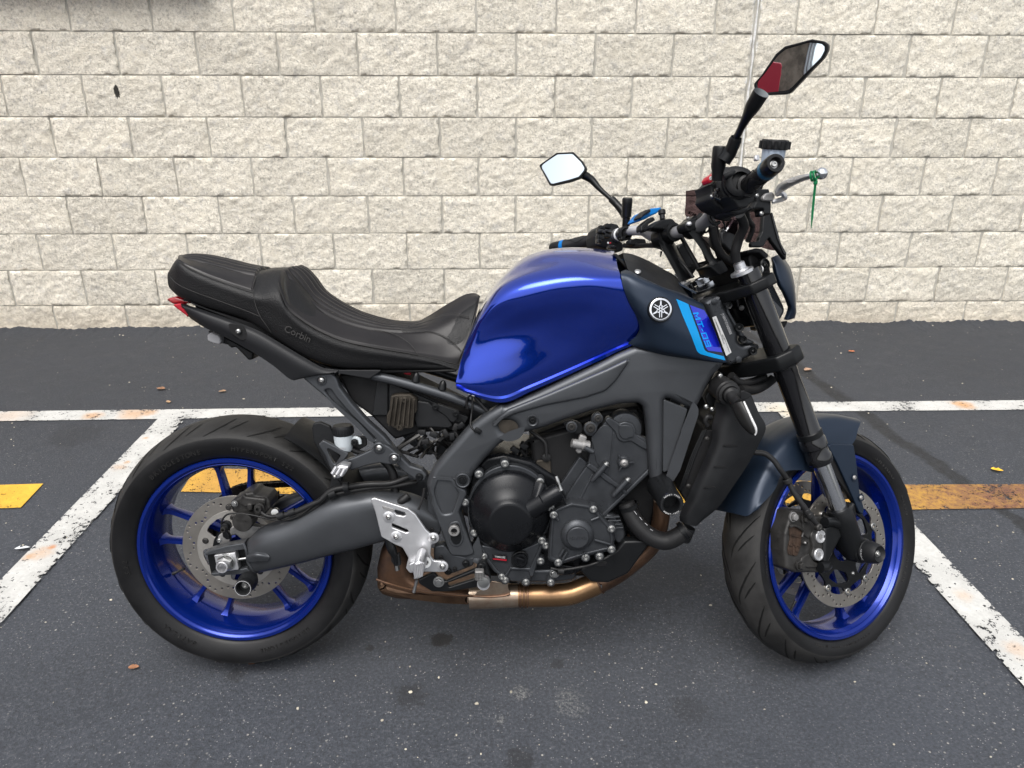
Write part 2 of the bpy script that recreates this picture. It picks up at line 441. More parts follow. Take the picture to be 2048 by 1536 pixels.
def along(z, x1, y1, x2, y2, ya, inv=BI, lo=.0, hi=.12):
    """a part whose axis runs straight out to the right: its root seen at (x1,y1), its outer end at (x2,y2)"""
    p = P(z, x1, y1, ya, inv); best = None
    for k in range(121):
        yb = ya - lo - (hi - lo) * k / 120; q = P(z, x2, y2, yb, inv); d = math.hypot(q.x - p.x, q.z - p.z)
        if best is None or d < best[0]: best = (d, yb)
    return p, best[1]
def shift(pts, y=None, dx=0, dz=0, dy=0):
    return [Vector((p.x + dx, (p.y if y is None else y) + dy, p.z + dz)) for p in pts]
# ================================================================== SETTING
from mathutils import noise as mnoise

def nodes_of(name):
    m = bpy.data.materials.new(name); m.use_nodes = True
    nt = m.node_tree; return m, nt, nt.nodes['Principled BSDF'], nt.nodes['Material Output']
def N(nt, t, **kw):
    n = nt.nodes.new(t)
    for k, v in kw.items():
        if k.startswith('i_'): n.inputs[k[2:].replace('_', ' ')].default_value = v
        else: setattr(n, k, v)
    return n
def ramp(nt, src, stops):
    r = nt.nodes.new('ShaderNodeValToRGB'); e = r.color_ramp.elements
    while len(e) < len(stops): e.new(0.5)
    for k, (p, c) in zip(e, stops): k.position = p; k.color = (*c, 1) if hasattr(c, '__len__') else (c, c, c, 1)
    nt.links.new(src, r.inputs[0]); return r.outputs[0]
def mix(nt, a, b, f, mode='MIX'):
    m = nt.nodes.new('ShaderNodeMix'); m.data_type = 'RGBA'; m.blend_type = mode
    for s, v in ((6, a), (7, b)):
        if hasattr(v, 'is_linked') or hasattr(v, 'node'): nt.links.new(v, m.inputs[s])
        else: m.inputs[s].default_value = (*v, 1)
    if hasattr(f, 'node'): nt.links.new(f, m.inputs[0])
    else: m.inputs[0].default_value = f
    return m.outputs[2]
def mth(nt, op, a, b=None, c=None):
    m = nt.nodes.new('ShaderNodeMath'); m.operation = op
    for i, v in enumerate((a, b, c)):
        if v is None: continue
        if hasattr(v, 'node'): nt.links.new(v, m.inputs[i])
        else: m.inputs[i].default_value = v
    return m.outputs[0]
def noise_tex(nt, vec, scale, detail=4, rough=0.55):
    n = N(nt, 'ShaderNodeTexNoise'); n.inputs['Scale'].default_value = scale; n.inputs['Detail'].default_value = detail; n.inputs['Roughness'].default_value = rough
    nt.links.new(vec, n.inputs['Vector']); return n.outputs['Fac']
def blot(nt, vec, c, r, warp=0.5, soft=0.5):
    """0..1 irregular patch of radius r round c"""
    s = N(nt, 'ShaderNodeVectorMath', operation='DISTANCE'); nt.links.new(vec, s.inputs[0]); s.inputs[1].default_value = c
    nz = noise_tex(nt, vec, 1.6 / r, 5, 0.7)
    d = mth(nt, 'ADD', mth(nt, 'DIVIDE', s.outputs['Value'], r), mth(nt, 'MULTIPLY', mth(nt, 'SUBTRACT', nz, 0.5), 2 * warp))
    mr = N(nt, 'ShaderNodeMapRange'); mr.interpolation_type = 'SMOOTHSTEP'; nt.links.new(d, mr.inputs[0])
    mr.inputs[1].default_value = 1.0; mr.inputs[2].default_value = 1.0 - soft; mr.inputs[3].default_value = 0; mr.inputs[4].default_value = 1
    return mr.outputs[0]

# ---- block face and mortar
m, nt, bs, out = nodes_of('split_face_concrete')
geo = N(nt, 'ShaderNodeNewGeometry'); pos = geo.outputs['Position']; oi = N(nt, 'ShaderNodeObjectInfo')
n_big = noise_tex(nt, pos, 7, 5, 0.6); n_mid = noise_tex(nt, pos, 45, 5, 0.7); n_fine = noise_tex(nt, pos, 190, 4, 0.75)
c = ramp(nt, noise_tex(nt, pos, 85, 5, 0.75), [(0.33, (0.33, 0.317, 0.277)), (0.44, (0.592, 0.552, 0.468)), (0.56, (0.742, 0.694, 0.592)), (0.7, (0.825, 0.79, 0.70))])
c = mix(nt, c, (0.70, 0.645, 0.53), mth(nt, 'MULTIPLY', ramp(nt, n_big, [(0.5, 0.0), (0.68, 1.0)]), 0.55))
c = mix(nt, c, (0.40, 0.395, 0.39), ramp(nt, noise_tex(nt, pos, 17, 6, 0.75), [(0.53, 0.0), (0.70, 0.55)]))
c = mix(nt, c, (0.22, 0.205, 0.19), ramp(nt, n_fine, [(0.62, 0.0), (0.73, 0.55)]))
c = mix(nt, c, (0.9, 0.89, 0.86), ramp(nt, noise_tex(nt, pos, 260, 3, 0.7), [(0.6, 0.0), (0.72, 0.6)]))
rv = N(nt, 'ShaderNodeMapRange'); nt.links.new(oi.outputs['Random'], rv.inputs[0]); rv.inputs[3].default_value = 0.95; rv.inputs[4].default_value = 1.12
hsv = N(nt, 'ShaderNodeHueSaturation'); nt.links.new(c, hsv.inputs['Color']); nt.links.new(rv.outputs[0], hsv.inputs['Value'])
# dirt splashed up the foot of the wall, and a black mark on one block
sx = N(nt, 'ShaderNodeSeparateXYZ'); nt.links.new(pos, sx.inputs[0])
foot = N(nt, 'ShaderNodeMapRange'); nt.links.new(mth(nt, 'ADD', sx.outputs[2], mth(nt, 'MULTIPLY', n_big, 0.2)), foot.inputs[0])
foot.inputs[1].default_value = 0.33; foot.inputs[2].default_value = 0.1; foot.inputs[3].default_value = 0; foot.inputs[4].default_value = 0.5
c2 = mix(nt, hsv.outputs[0], (0.55, 0.46, 0.34), foot.outputs[0])
BM = hit(*px('0', 233, 184), Vector((0, WALL_Y - .012, 0)), Vector((0, 1, 0)))
sq = N(nt, 'ShaderNodeVectorMath', operation='MULTIPLY'); nt.links.new(pos, sq.inputs[0]); sq.inputs[1].default_value = (2.6, 1, 1)
c2 = mix(nt, c2, (0.01, 0.01, 0.01), mth(nt, 'MULTIPLY', blot(nt, sq.outputs[0], (BM.x * 2.6, BM.y, BM.z), 0.037, 0.9, 0.15), 0.95))
cj = X0_ = -1.496 + 8.5 * 0.4064 + 0.0079
smr = N(nt, 'ShaderNodeMapRange'); nt.links.new(mth(nt, 'ADD', mth(nt, 'ABSOLUTE', mth(nt, 'SUBTRACT', sx.outputs[0], cj)), mth(nt, 'MULTIPLY', mth(nt, 'SUBTRACT', noise_tex(nt, pos, 22, 5, 0.7), 0.5), 0.09)), smr.inputs[0])
smr.inputs[1].default_value = 0.022; smr.inputs[2].default_value = 0.005; smr.inputs[3].default_value = 0; smr.inputs[4].default_value = 0.8
c2 = mix(nt, c2, (0.74, 0.74, 0.73), smr.outputs[0])
nt.links.new(c2, bs.inputs['Base Color']); bs.inputs['Roughness'].default_value = 0.92; bs.inputs['Specular IOR Level'].default_value = 0.2
hgt = mth(nt, 'ADD', mth(nt, 'MULTIPLY', n_mid, 1.0), mth(nt, 'MULTIPLY', n_fine, 0.6))
b1 = N(nt, 'ShaderNodeBump'); b1.inputs['Strength'].default_value = 0.8; b1.inputs['Distance'].default_value = 0.012
nt.links.new(hgt, b1.inputs['Height']); nt.links.new(b1.outputs[0], bs.inputs['Normal']); M['block'] = m

m, nt, bs, out = nodes_of('mortar')
geo = N(nt, 'ShaderNodeNewGeometry'); pos = geo.outputs['Position']
nt.links.new(ramp(nt, noise_tex(nt, pos, 25, 5, 0.7), [(0.3, (0.34, 0.325, 0.28)), (0.7, (0.46, 0.44, 0.39))]), bs.inputs['Base Color'])
bs.inputs['Roughness'].default_value = 0.95
b1 = N(nt, 'ShaderNodeBump'); b1.inputs['Strength'].default_value = 0.6; b1.inputs['Distance'].default_value = 0.003
nt.links.new(noise_tex(nt, pos, 220), b1.inputs['Height']); nt.links.new(b1.outputs[0], bs.inputs['Normal']); M['mortar'] = m
M['caulk'] = mat('caulk', (0.62, 0.615, 0.595), 0.7, var=0.2, vscale=30, bump=0.4, bscale=120)

# ---- asphalt
def asphalt_color(nt, pos):
    n1 = noise_tex(nt, pos, 0.9, 5, 0.6); n2 = noise_tex(nt, pos, 9, 6, 0.65); n3 = noise_tex(nt, pos, 130, 5, 0.75)
    c = ramp(nt, n1, [(0.3, (0.031, 0.0355, 0.0445)), (0.7, (0.050, 0.0565, 0.070))])
    c = mix(nt, c, (0.060, 0.066, 0.079), mth(nt, 'MULTIPLY', ramp(nt, n2, [(0.45, 0.0), (0.7, 1.0)]), 0.6))
    c = mix(nt, c, (0.02, 0.02, 0.022), mth(nt, 'MULTIPLY', ramp(nt, n3, [(0.3, 1.0), (0.52, 0.0)]), 0.75))
    c = mix(nt, c, (0.115, 0.119, 0.128), mth(nt, 'MULTIPLY', ramp(nt, n3, [(0.53, 0.0), (0.7, 1.0)]), 0.8))
    return c, n1, n2, n3
m, nt, bs, out = nodes_of('asphalt')
geo = N(nt, 'ShaderNodeNewGeometry'); pos = geo.outputs['Position']
c, n1, n2, n3 = asphalt_color(nt, pos)
vo = N(nt, 'ShaderNodeTexVoronoi'); vo.inputs['Scale'].default_value = 95; nt.links.new(pos, vo.inputs['Vector'])
sc = N(nt, 'ShaderNodeSeparateColor'); nt.links.new(vo.outputs['Color'], sc.inputs[0])
speck = mth(nt, 'MULTIPLY', mth(nt, 'GREATER_THAN', sc.outputs[0], 0.93), ramp(nt, vo.outputs['Distance'], [(0.16, 1.0), (0.3, 0.0)]))
dens = ramp(nt, noise_tex(nt, pos, 1.7, 5, 0.7), [(0.42, 0.15), (0.62, 1.0)])
c = mix(nt, c, (0.42, 0.40, 0.36), mth(nt, 'MULTIPLY', mth(nt, 'MULTIPLY', speck, dens), mth(nt, 'MULTIPLY_ADD', sc.outputs[1], 0.7, 0.3)))
vo2 = N(nt, 'ShaderNodeTexVoronoi'); vo2.inputs['Scale'].default_value = 210; nt.links.new(pos, vo2.inputs['Vector'])
sc2 = N(nt, 'ShaderNodeSeparateColor'); nt.links.new(vo2.outputs['Color'], sc2.inputs[0])
c = mix(nt, c, (0.25, 0.25, 0.25), mth(nt, 'MULTIPLY', mth(nt, 'MULTIPLY', mth(nt, 'GREATER_THAN', sc2.outputs[0], 0.90), ramp(nt, vo2.outputs['Distance'], [(0.2, 1.0), (0.4, 0.0)])), dens))
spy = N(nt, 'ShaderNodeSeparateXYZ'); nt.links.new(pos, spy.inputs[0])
near_wall = N(nt, 'ShaderNodeMapRange'); near_wall.interpolation_type = 'SMOOTHSTEP'; nt.links.new(mth(nt, 'ADD', spy.outputs[1], mth(nt, 'MULTIPLY', mth(nt, 'SUBTRACT', n1, 0.5), 1.2)), near_wall.inputs[0])
near_wall.inputs[1].default_value = 0.2; near_wall.inputs[2].default_value = 2.0; near_wall.inputs[3].default_value = 0; near_wall.inputs[4].default_value = 0.6
c = mix(nt, c, (0.022, 0.0235, 0.0275), near_wall.outputs[0])  # asphalt colour gets darker towards the wall
# sealed crack running away under the wall line, and oil drips
def seam(nt, pos, a, b, w):
    a, b = Vector(a), Vector(b); d = (b - a).normalized(); nrm = Vector((-d.y, d.x, 0))
    dt = N(nt, 'ShaderNodeVectorMath', operation='DOT_PRODUCT'); nt.links.new(pos, dt.inputs[0]); dt.inputs[1].default_value = nrm
    off = mth(nt, 'ABSOLUTE', mth(nt, 'ADD', mth(nt, 'SUBTRACT', dt.outputs['Value'], nrm.dot(a)), mth(nt, 'MULTIPLY', mth(nt, 'SUBTRACT', noise_tex(nt, pos, 2.2, 3), 0.5), 0.14)))
    mr = N(nt, 'ShaderNodeMapRange'); mr.interpolation_type = 'SMOOTHSTEP'
    nt.links.new(mth(nt, 'ADD', off, mth(nt, 'MULTIPLY', mth(nt, 'SUBTRACT', noise_tex(nt, pos, 24, 5, 0.7), 0.5), w * 1.6)), mr.inputs[0])
    mr.inputs[1].default_value = w * 1.15; mr.inputs[2].default_value = w * 0.5; mr.inputs[3].default_value = 0; mr.inputs[4].default_value = 1
    return mr.outputs[0]
sm = seam(nt, pos, gp('0', 1690, 800), gp('0', 2040, 1045), 0.04)
c = mix(nt, c, (0.011, 0.011, 0.0115), mth(nt, 'MULTIPLY', sm, mth(nt, 'MULTIPLY_ADD', ramp(nt, noise_tex(nt, pos, 40, 5, .7), [(.35, 1.0), (.65, 0.3)]), 0.5, 0.42)))
for (qx, qy, r, s) in ((885, 1278, .032, .97), (874, 1284, .02, .9), (820, 1390, .045, .5), (740, 1296, .014, .7), (1115, 1328, .02, .5), (1040, 1520, .04, .55), (683, 1188, .03, .5), (470, 1350, .03, .5), (1000, 1160, .25, .35), (1380, 1420, .05, .3), (150, 870, .12, .3), (1300, 1160, .2, .3)):
    g = gp('0', qx, qy); c = mix(nt, c, (0.012, 0.012, 0.013), mth(nt, 'MULTIPLY', blot(nt, pos, tuple(g), r, 0.95, 0.4), s))
for (qx, qy, r, s) in ((1040, 1385, .03, .35), (1140, 1405, .06, .22), (690, 1090, .05, .2), (1000, 1440, .02, .3), (330, 1010, .05, .2), (1800, 1000, .06, .2)):
    g = gp('0', qx, qy); c = mix(nt, c, (0.22, 0.22, 0.21), mth(nt, 'MULTIPLY', mth(nt, 'MULTIPLY', blot(nt, pos, tuple(g), r, 0.95, 0.8), ramp(nt, n3, [(.45, 0.0), (.6, 1.0)])), s * 2.2))
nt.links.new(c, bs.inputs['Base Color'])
nt.links.new(ramp(nt, n2, [(0.3, 0.62), (0.7, 0.86)]), bs.inputs['Roughness'])
bs.inputs['Specular IOR Level'].default_value = 0.45
b1 = N(nt, 'ShaderNodeBump'); b1.inputs['Strength'].default_value = 1.0; b1.inputs['Distance'].default_value = 0.0055
nt.links.new(mth(nt, 'ADD', n3, mth(nt, 'MULTIPLY', noise_tex(nt, pos, 420, 3), 0.5)), b1.inputs['Height']); nt.links.new(b1.outputs[0], bs.inputs['Normal']); M['asphalt'] = m

def paint(name, col, wear, stains=(), brown=None, edge=0.07, fine=0.3):
    m, nt, bs, out = nodes_of(name)
    geo = N(nt, 'ShaderNodeNewGeometry'); pos = geo.outputs['Position']
    uv = N(nt, 'ShaderNodeUVMap'); sx = N(nt, 'ShaderNodeSeparateXYZ'); nt.links.new(uv.outputs[0], sx.inputs[0])
    n = noise_tex(nt, pos, 60, 6, 0.72); n2 = noise_tex(nt, pos, 6, 5, 0.65); n4 = noise_tex(nt, pos, 190, 3, 0.6)
    c = ramp(nt, n, [(0.3, tuple(v * 0.78 for v in col)), (0.62, col)])
    c = mix(nt, c, tuple(v * 0.62 for v in col), mth(nt, 'MULTIPLY', ramp(nt, n2, [(0.42, 0.0), (0.7, 1.0)]), 0.65))
    for (qx, qy, r, s, k) in stains:
        g = gp('0', qx, qy); c = mix(nt, c, k, mth(nt, 'MULTIPLY', blot(nt, pos, tuple(g), r, 0.6, 0.9), s))
    if brown:
        sp = N(nt, 'ShaderNodeSeparateXYZ'); nt.links.new(pos, sp.inputs[0])
        mr = N(nt, 'ShaderNodeMapRange'); nt.links.new(mth(nt, 'ADD', sp.outputs[0], mth(nt, 'MULTIPLY', mth(nt, 'SUBTRACT', n, 0.5), 1.2)), mr.inputs[0])
        mr.inputs[1].default_value = brown[0]; mr.inputs[2].default_value = brown[1]
        c = mix(nt, c, mix(nt, (0.20, 0.085, 0.04), (0.10, 0.05, 0.035), n2), mth(nt, 'MULTIPLY', mr.outputs[0], ramp(nt, noise_tex(nt, pos, 34, 5, 0.75), [(0.3, 0.55), (0.55, 1.0)])))
    nt.links.new(c, bs.inputs['Base Color']); bs.inputs['Roughness'].default_value = 0.75
    e = mth(nt, 'ABSOLUTE', sx.outputs[0])
    er = N(nt, 'ShaderNodeMapRange'); nt.links.new(e, er.inputs[0]); er.inputs[1].default_value = 0.72; er.inputs[2].default_value = 1.0; er.inputs[3].default_value = 0; er.inputs[4].default_value = edge
    wv = mth(nt, 'ADD', mth(nt, 'ADD', n, mth(nt, 'MULTIPLY', mth(nt, 'SUBTRACT', n2, 0.5), 0.55)), mth(nt, 'MULTIPLY', mth(nt, 'SUBTRACT', n4, 0.5), fine))
    gone = mth(nt, 'GREATER_THAN', mth(nt, 'ADD', wv, er.outputs[0]), wear)
    tp = N(nt, 'ShaderNodeBsdfTransparent'); ms = N(nt, 'ShaderNodeMixShader')
    nt.links.new(gone, ms.inputs[0]); nt.links.new(bs.outputs[0], ms.inputs[1]); nt.links.new(tp.outputs[0], ms.inputs[2]); nt.links.new(ms.outputs[0], out.inputs[0])
    b1 = N(nt, 'ShaderNodeBump'); b1.inputs['Strength'].default_value = 0.6; b1.inputs['Distance'].default_value = 0.002
    nt.links.new(n4, b1.inputs['Height']); nt.links.new(b1.outputs[0], bs.inputs['Normal'])
    return m
OR = (0.46, 0.22, 0.055)
M['white_line'] = paint('white_line_paint', (0.50, 0.497, 0.475), 0.612, [(270, 828, .10, .55, OR), (185, 833, .06, .6, OR), (300, 826, .05, .5, OR), (1925, 811, .07, .8, OR), (1570, 822, .12, .3, (0.6, 0.45, 0.22)), (20, 834, .12, .25, OR),
                   (105, 1098, .022, .9, (0.42, 0.15, 0.03)), (85, 1110, .05, .45, OR), (60, 1118, .03, .6, OR), (255, 928, .02, .8, OR), (240, 938, .04, .4, OR), (292, 880, .02, .8, OR), (2035, 1305, .05, .35, OR), (1925, 1195, .04, .3, OR), (1590, 835, .08, .25, (0.6, 0.45, 0.22))])
M['yellow_line'] = paint('yellow_line_paint', (0.66, 0.38, 0.035), 0.66, [], edge=0.05, fine=.5)
M['rusty_line'] = paint('rusty_yellow_line_paint', (0.62, 0.35, 0.04), 0.63, [(470, 962, .35, .45, (0.25, 0.12, 0.05))], brown=(1.5, 2.3), edge=0.05, fine=.8)

# ---- ground sheet
bm = bmesh.new()
vs = [bm.verts.new((x, y, gz(x, y))) for x, y in ((-60, -60), (60, -60), (60, 60), (-60, 60))]; bm.faces.new(vs)
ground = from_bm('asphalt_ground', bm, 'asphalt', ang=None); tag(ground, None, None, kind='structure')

def strip(name, quads, m, lift, label, cat, group=None, jit=0.0004):
    """painted band: list of (edge point a, edge point b) stations along its length"""
    bm = bmesh.new(); uv = bm.loops.layers.uv.new('UVMap'); prev = None; L = 0; n = 60
    st = []
    for (a0, b0), (a1, b1) in zip(quads[:-1], quads[1:]):
        for i in range(n): st.append((a0.lerp(a1, i / n), b0.lerp(b1, i / n)))
    st.append(quads[-1])
    for a, b in st:
        a = a + (a - b).normalized() * random.uniform(-jit, jit); b = b + (b - a).normalized() * random.uniform(-jit, jit)
        a.z = gz(a.x, a.y) + lift; b.z = gz(b.x, b.y) + lift
        cur = (bm.verts.new(a), bm.verts.new(b))
        if prev:
            f = bm.faces.new((prev[0], prev[1], cur[1], cur[0]))
            for lp, u in zip(f.loops, (-1, 1, 1, -1)): lp[uv].uv = (u, 0)
        prev = cur
    o = from_bm(name, bm, m, ang=None); tag(o, label, cat, group); return o
def gpl(s):
    t = s.split(); return [gp(t[0], *[float(v) for v in w.split(',')]) for w in t[1:]]
a = gpl('0 -900,834 20,824 700,816 1540,806 2046,802 2900,793'); b = gpl('0 -900,855 20,843.5 700,834 1540,825 2046,821 2900,812')
strip('painted_line', list(zip(a, b)), 'white_line', 0.004, 'worn white painted line running parallel to the block wall', 'parking line', 'white parking lines')
a = gpl('0 318,839 0,1166 -420,1610'); b = gpl('0 372,840 0,1254 -330,1640')
strip('painted_line', list(zip(a, b)), 'white_line', 0.008, 'worn white slanting line passing behind the rear tyre', 'parking line', 'white parking lines')
a = gpl('0 1556,828 1824,1128 2048,1379 2300,1665'); b = gpl('0 1608,827 1824,1049 2048,1283 2400,1645')
strip('painted_line', list(zip(a, b)), 'white_line', 0.008, 'worn white slanting line passing behind the front tyre', 'parking line', 'white parking lines')
a = gpl('0 -700,978 0,971.5 87,969'); b = gpl('0 -700,1026 0,1018.5 42,1017')
strip('painted_line', list(zip(a, b)), 'yellow_line', 0.004, 'short yellow painted bar ending at the left edge of the photo', 'parking line', 'yellow parking lines')
a = gpl('0 392,938 1000,950 1560,962 1820,971 2048,970 2900,960'); b = gpl('0 362,985 1000,999 1560,1012 1820,1021 2048,1018 2900,1010')
strip('painted_line', list(zip(a, b)), 'rusty_line', 0.004, 'yellow painted bar turning rust brown to the right behind the motorcycle', 'parking line', 'yellow parking lines')

# ---- wall of split-face blocks
wall = bpy.data.objects.new('block_wall', None); COL.objects.link(wall)
tag(wall, 'cream split-face concrete block wall behind the motorcycle', 'wall'); wall.location = (0, WALL_Y, 0)
U, V = 0.4064, 0.2032; Z0 = 1.586; X0 = -1.496
core_bm = bmesh.new(); box_bm(core_bm, Vector((0.8, 0.098, 1.3)), 13.0, 0.2, 3.2)
from_bm('mortar_core', core_bm, 'mortar', wall)
def block_mesh(w, seed, h=V):
    bw, bh = w - 0.0070, h - 0.0065; nx, ny = max(10, int(34 * bw / 0.4)), 17
    bm = bmesh.new(); g = []
    ex = [mnoise.noise(Vector((seed * 3.1, j * 0.30, k * 9.0))) for k in (0, 1) for j in range(ny + 1)]
    for i in range(nx + 1):
        row = []
        for j in range(ny + 1):
            u, v = i / nx, j / ny; x = (u - .5) * bw; z = (v - .5) * bh
            wl, wr = max(0, 1 - u * 7), max(0, 1 - (1 - u) * 7)
            x += wl * (0.0048 * max(0, ex[j] + .1) * 2) - wr * (0.0048 * max(0, ex[ny + 1 + j] + .1) * 2)
            q = Vector((x * 1, seed * 7.7, z))
            d = 0.006 * mnoise.fractal(q * 9, 1.0, 2.0, 4) + 0.0050 * mnoise.fractal(q * 38, 0.8, 2.0, 4) + 0.003 * mnoise.noise(q * 95)
            ed = min(u, 1 - u) * bw, min(v, 1 - v) * bh
            e = min(1, min(ed) / 0.012)
            chip = max(0, mnoise.noise(Vector((x * 14, seed, z * 14))) - 0.2) * 0.02
            y = -(0.0085 + d) * (0.74 + 0.26 * math.sqrt(e)) + chip * .35 * (1 - min(1, min(ed) / 0.03))
            row.append(bm.verts.new((x, min(y, -0.0045), z)))
        g.append(row)
    for i in range(nx):
        for j in range(ny): bm.faces.new((g[i][j], g[i + 1][j], g[i + 1][j + 1], g[i][j + 1]))
    rim = [g[i][0] for i in range(nx + 1)] + [g[nx][j] for j in range(1, ny + 1)] + [g[i][ny] for i in range(nx - 1, -1, -1)] + [g[0][j] for j in range(ny - 1, 0, -1)]
    bk = [bm.verts.new((v.co.x, 0.02, v.co.z)) for v in rim]
    for k in range(len(rim)): bm.faces.new((rim[k], bk[k], bk[(k + 1) % len(rim)], rim[(k + 1) % len(rim)]))
    bmesh.ops.recalc_face_normals(bm, faces=bm.faces)
    me = bpy.data.meshes.new('concrete_block'); bm.to_mesh(me); bm.free(); me.materials.append(M['block']); sharpen(me, 70); return me
full = [block_mesh(U, s) for s in range(12)]; half = [block_mesh(U / 2 - 0.004, s) for s in range(40, 44)]
DR = 0.0158
def put_block(me, x, k):
    o = bpy.data.objects.new('concrete_block', me); COL.objects.link(o); o.parent = wall
    o.location = (x, random.uniform(-.0015, .0015), Z0 - (k - 0.5) * V)
    if random.random() < 0.5: o.rotation_euler = (0, pi, 0)
    o.scale = (random.uniform(0.985, 1.0), 1, 1)
for k in range(-3, 9):
    odd = k % 2
    for i in range(-8, 18):
        xl = (i - 0.5 if odd else i) * U
        if xl >= 8.5 * U - 1e-6: xl += DR
        x = X0 + xl + U / 2
        if not odd and i == 8:
            put_block(random.choice(half), X0 + 8.25 * U, k); put_block(random.choice(half), X0 + 8.75 * U + DR, k); continue
        put_block(random.choice(full), x, k)
# caulked movement joint
bm = bmesh.new(); cx = X0 + 8.5 * U + DR / 2; prev = None
for i in range(90):
    z = 2.1 - i * 2.1 / 89; w = 0.0048 + 0.004 * mnoise.noise(Vector((3, z * 9, 0))) + 0.005 * abs(mnoise.noise(Vector((9, z * 30, 0))))
    o_ = 0.006 * mnoise.noise(Vector((1, z * 12, 5)))
    cur = [bm.verts.new((cx + o_ + s * w, y, z)) for s, y in ((-1, -.003), (-.7, -.0108 - .002 * mnoise.noise(Vector((7, z * 40, 0)))), (.2, -.0115), (.75, -.0102), (1, -.003))]
    if prev:
        for q in range(4): bm.faces.new((prev[q], prev[q + 1], cur[q + 1], cur[q]))
    prev = cur
from_bm('caulk_joint', bm, 'caulk', wall, ang=60)
# asphalt edge heaped against the wall foot
bm = bmesh.new(); prev = None
for i in range(900):
    x = -4.4 + i * 9.6 / 899; base = gz(x, WALL_Y)
    h = 0.007 + 0.024 * max(0, mnoise.fractal(Vector((x * 3, 2, 0)), .7, 2, 5) + 0.35) + 0.009 * mnoise.noise(Vector((x * 34, 0, 0))) + 0.005 * mnoise.noise(Vector((x * 90, 0, 0)))
    cur = [bm.verts.new((x, y, base + z)) for y, z in ((WALL_Y + .003, h), (WALL_Y - .024, h * .9), (WALL_Y - .05 - .01 * mnoise.noise(Vector((x * 20, 3, 0))), h * .4), (WALL_Y - .17 - .09 * mnoise.noise(Vector((x * 5, 8, 0))), -0.002))]
    if prev:
        for q in range(3): bm.faces.new((prev[q], cur[q], cur[q + 1], prev[q + 1]))
    prev = cur
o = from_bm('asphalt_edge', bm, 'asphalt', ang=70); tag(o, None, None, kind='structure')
# unseen box added high on the wall to shade the first blocks at left
aw = box('shade_box', Vector((-1.74, WALL_Y - 0.062, 2.055)), 1.9, 0.085, 0.53, mat('shade_box_brown', (0.10, 0.07, 0.06), 0.5), bev=0.01)
tag(aw, 'unseen brown box added above the left end of the block courses to shade them', 'shade box')

# ---- small litter
def leaf(q, size, col, ang, label):
    bm = bmesh.new(); c0 = gp('0', *q); n = 9; prev = None
    for i in range(n):
        t = i / (n - 1); w = size * 0.34 * math.sin(pi * min(1, t * 1.02)) ** 0.7 * (1 + 0.25 * random.uniform(-1, 1)); y = (t - .5) * size; z = 0.004 + size * (0.22 * (t - .5) ** 2 + 0.05)
        cur = [bm.verts.new((-w, y, z + w * .35)), bm.verts.new((0, y, z)), bm.verts.new((w, y, z + w * .25))]
        if prev: bm.faces.new((prev[0], prev[1], cur[1], cur[0])); bm.faces.new((prev[1], prev[2], cur[2], cur[1]))
        prev = cur
    o = from_bm('fallen_leaf', bm, mat('dry_leaf', col, 0.7, var=0.3, vscale=60), ang=80)
    o.location = (c0.x, c0.y, gz(c0.x, c0.y)); o.rotation_euler = (0, 0, ang); tag(o, label, 'leaf', 'dry leaves on the asphalt'); return o
leaf((1993, 943), .042, (0.62, 0.36, 0.03), 1.1, 'bright yellow leaf on the asphalt above the rusty bar')
leaf((1703, 705), .035, (0.42, 0.14, 0.06), 1.4, 'orange curled leaf near the wall right of the headlight')
leaf((1895, 645), .03, (0.55, 0.33, 0.04), 1.5, 'yellow leaf lying against the foot of the wall')
leaf((322, 780), .045, (0.22, 0.12, 0.07), 1.3, 'brown curled leaf under the tail left of the seat')
leaf((445, 785), .035, (0.25, 0.16, 0.1), 1.9, 'small brown leaf below the tail bracket')
leaf((337, 806), .03, (0.34, 0.22, 0.13), 0.7, 'tan leaf just above the white wall line')
leaf((502, 1329), .026, (0.27, 0.12, 0.07), 1.2, 'tiny brown leaf in front of the rear tyre')
leaf((268, 1338), .026, (0.27, 0.13, 0.07), 1.6, 'tiny brown leaf left of the rear tyre foot')
leaf((1615, 742), .05, (0.3, 0.19, 0.13), 2.2, 'tan stalky leaf on the dark seam behind the fork')
leaf((1640, 640), .028, (0.3, 0.2, 0.1), 2.0, 'small brown leaf at the wall foot by the headlight')
bm = bmesh.new(); c0 = gp('0', 47, 1100)
pp = [(-.022, -.006), (-.012, .010), (-.010, -.001), (.004, .009), (.020, .004), (.022, -.004), (.006, -.009), (-.012, -.011)]
bm.faces.new([bm.verts.new((x, y, 0.007 + 0.006 * random.random())) for x, y in pp]); bmesh.ops.triangulate(bm, faces=bm.faces)
bmesh.ops.solidify(bm, geom=bm.faces[:], thickness=0.0006)
o = from_bm('paper_scrap', bm, mat('paper', (0.6, 0.62, 0.64), 0.8)); o.location = (c0.x, c0.y, gz(c0.x, c0.y)); tag(o, 'torn white paper scrap lying left of the slanting line', 'scrap')
bm = bmesh.new()
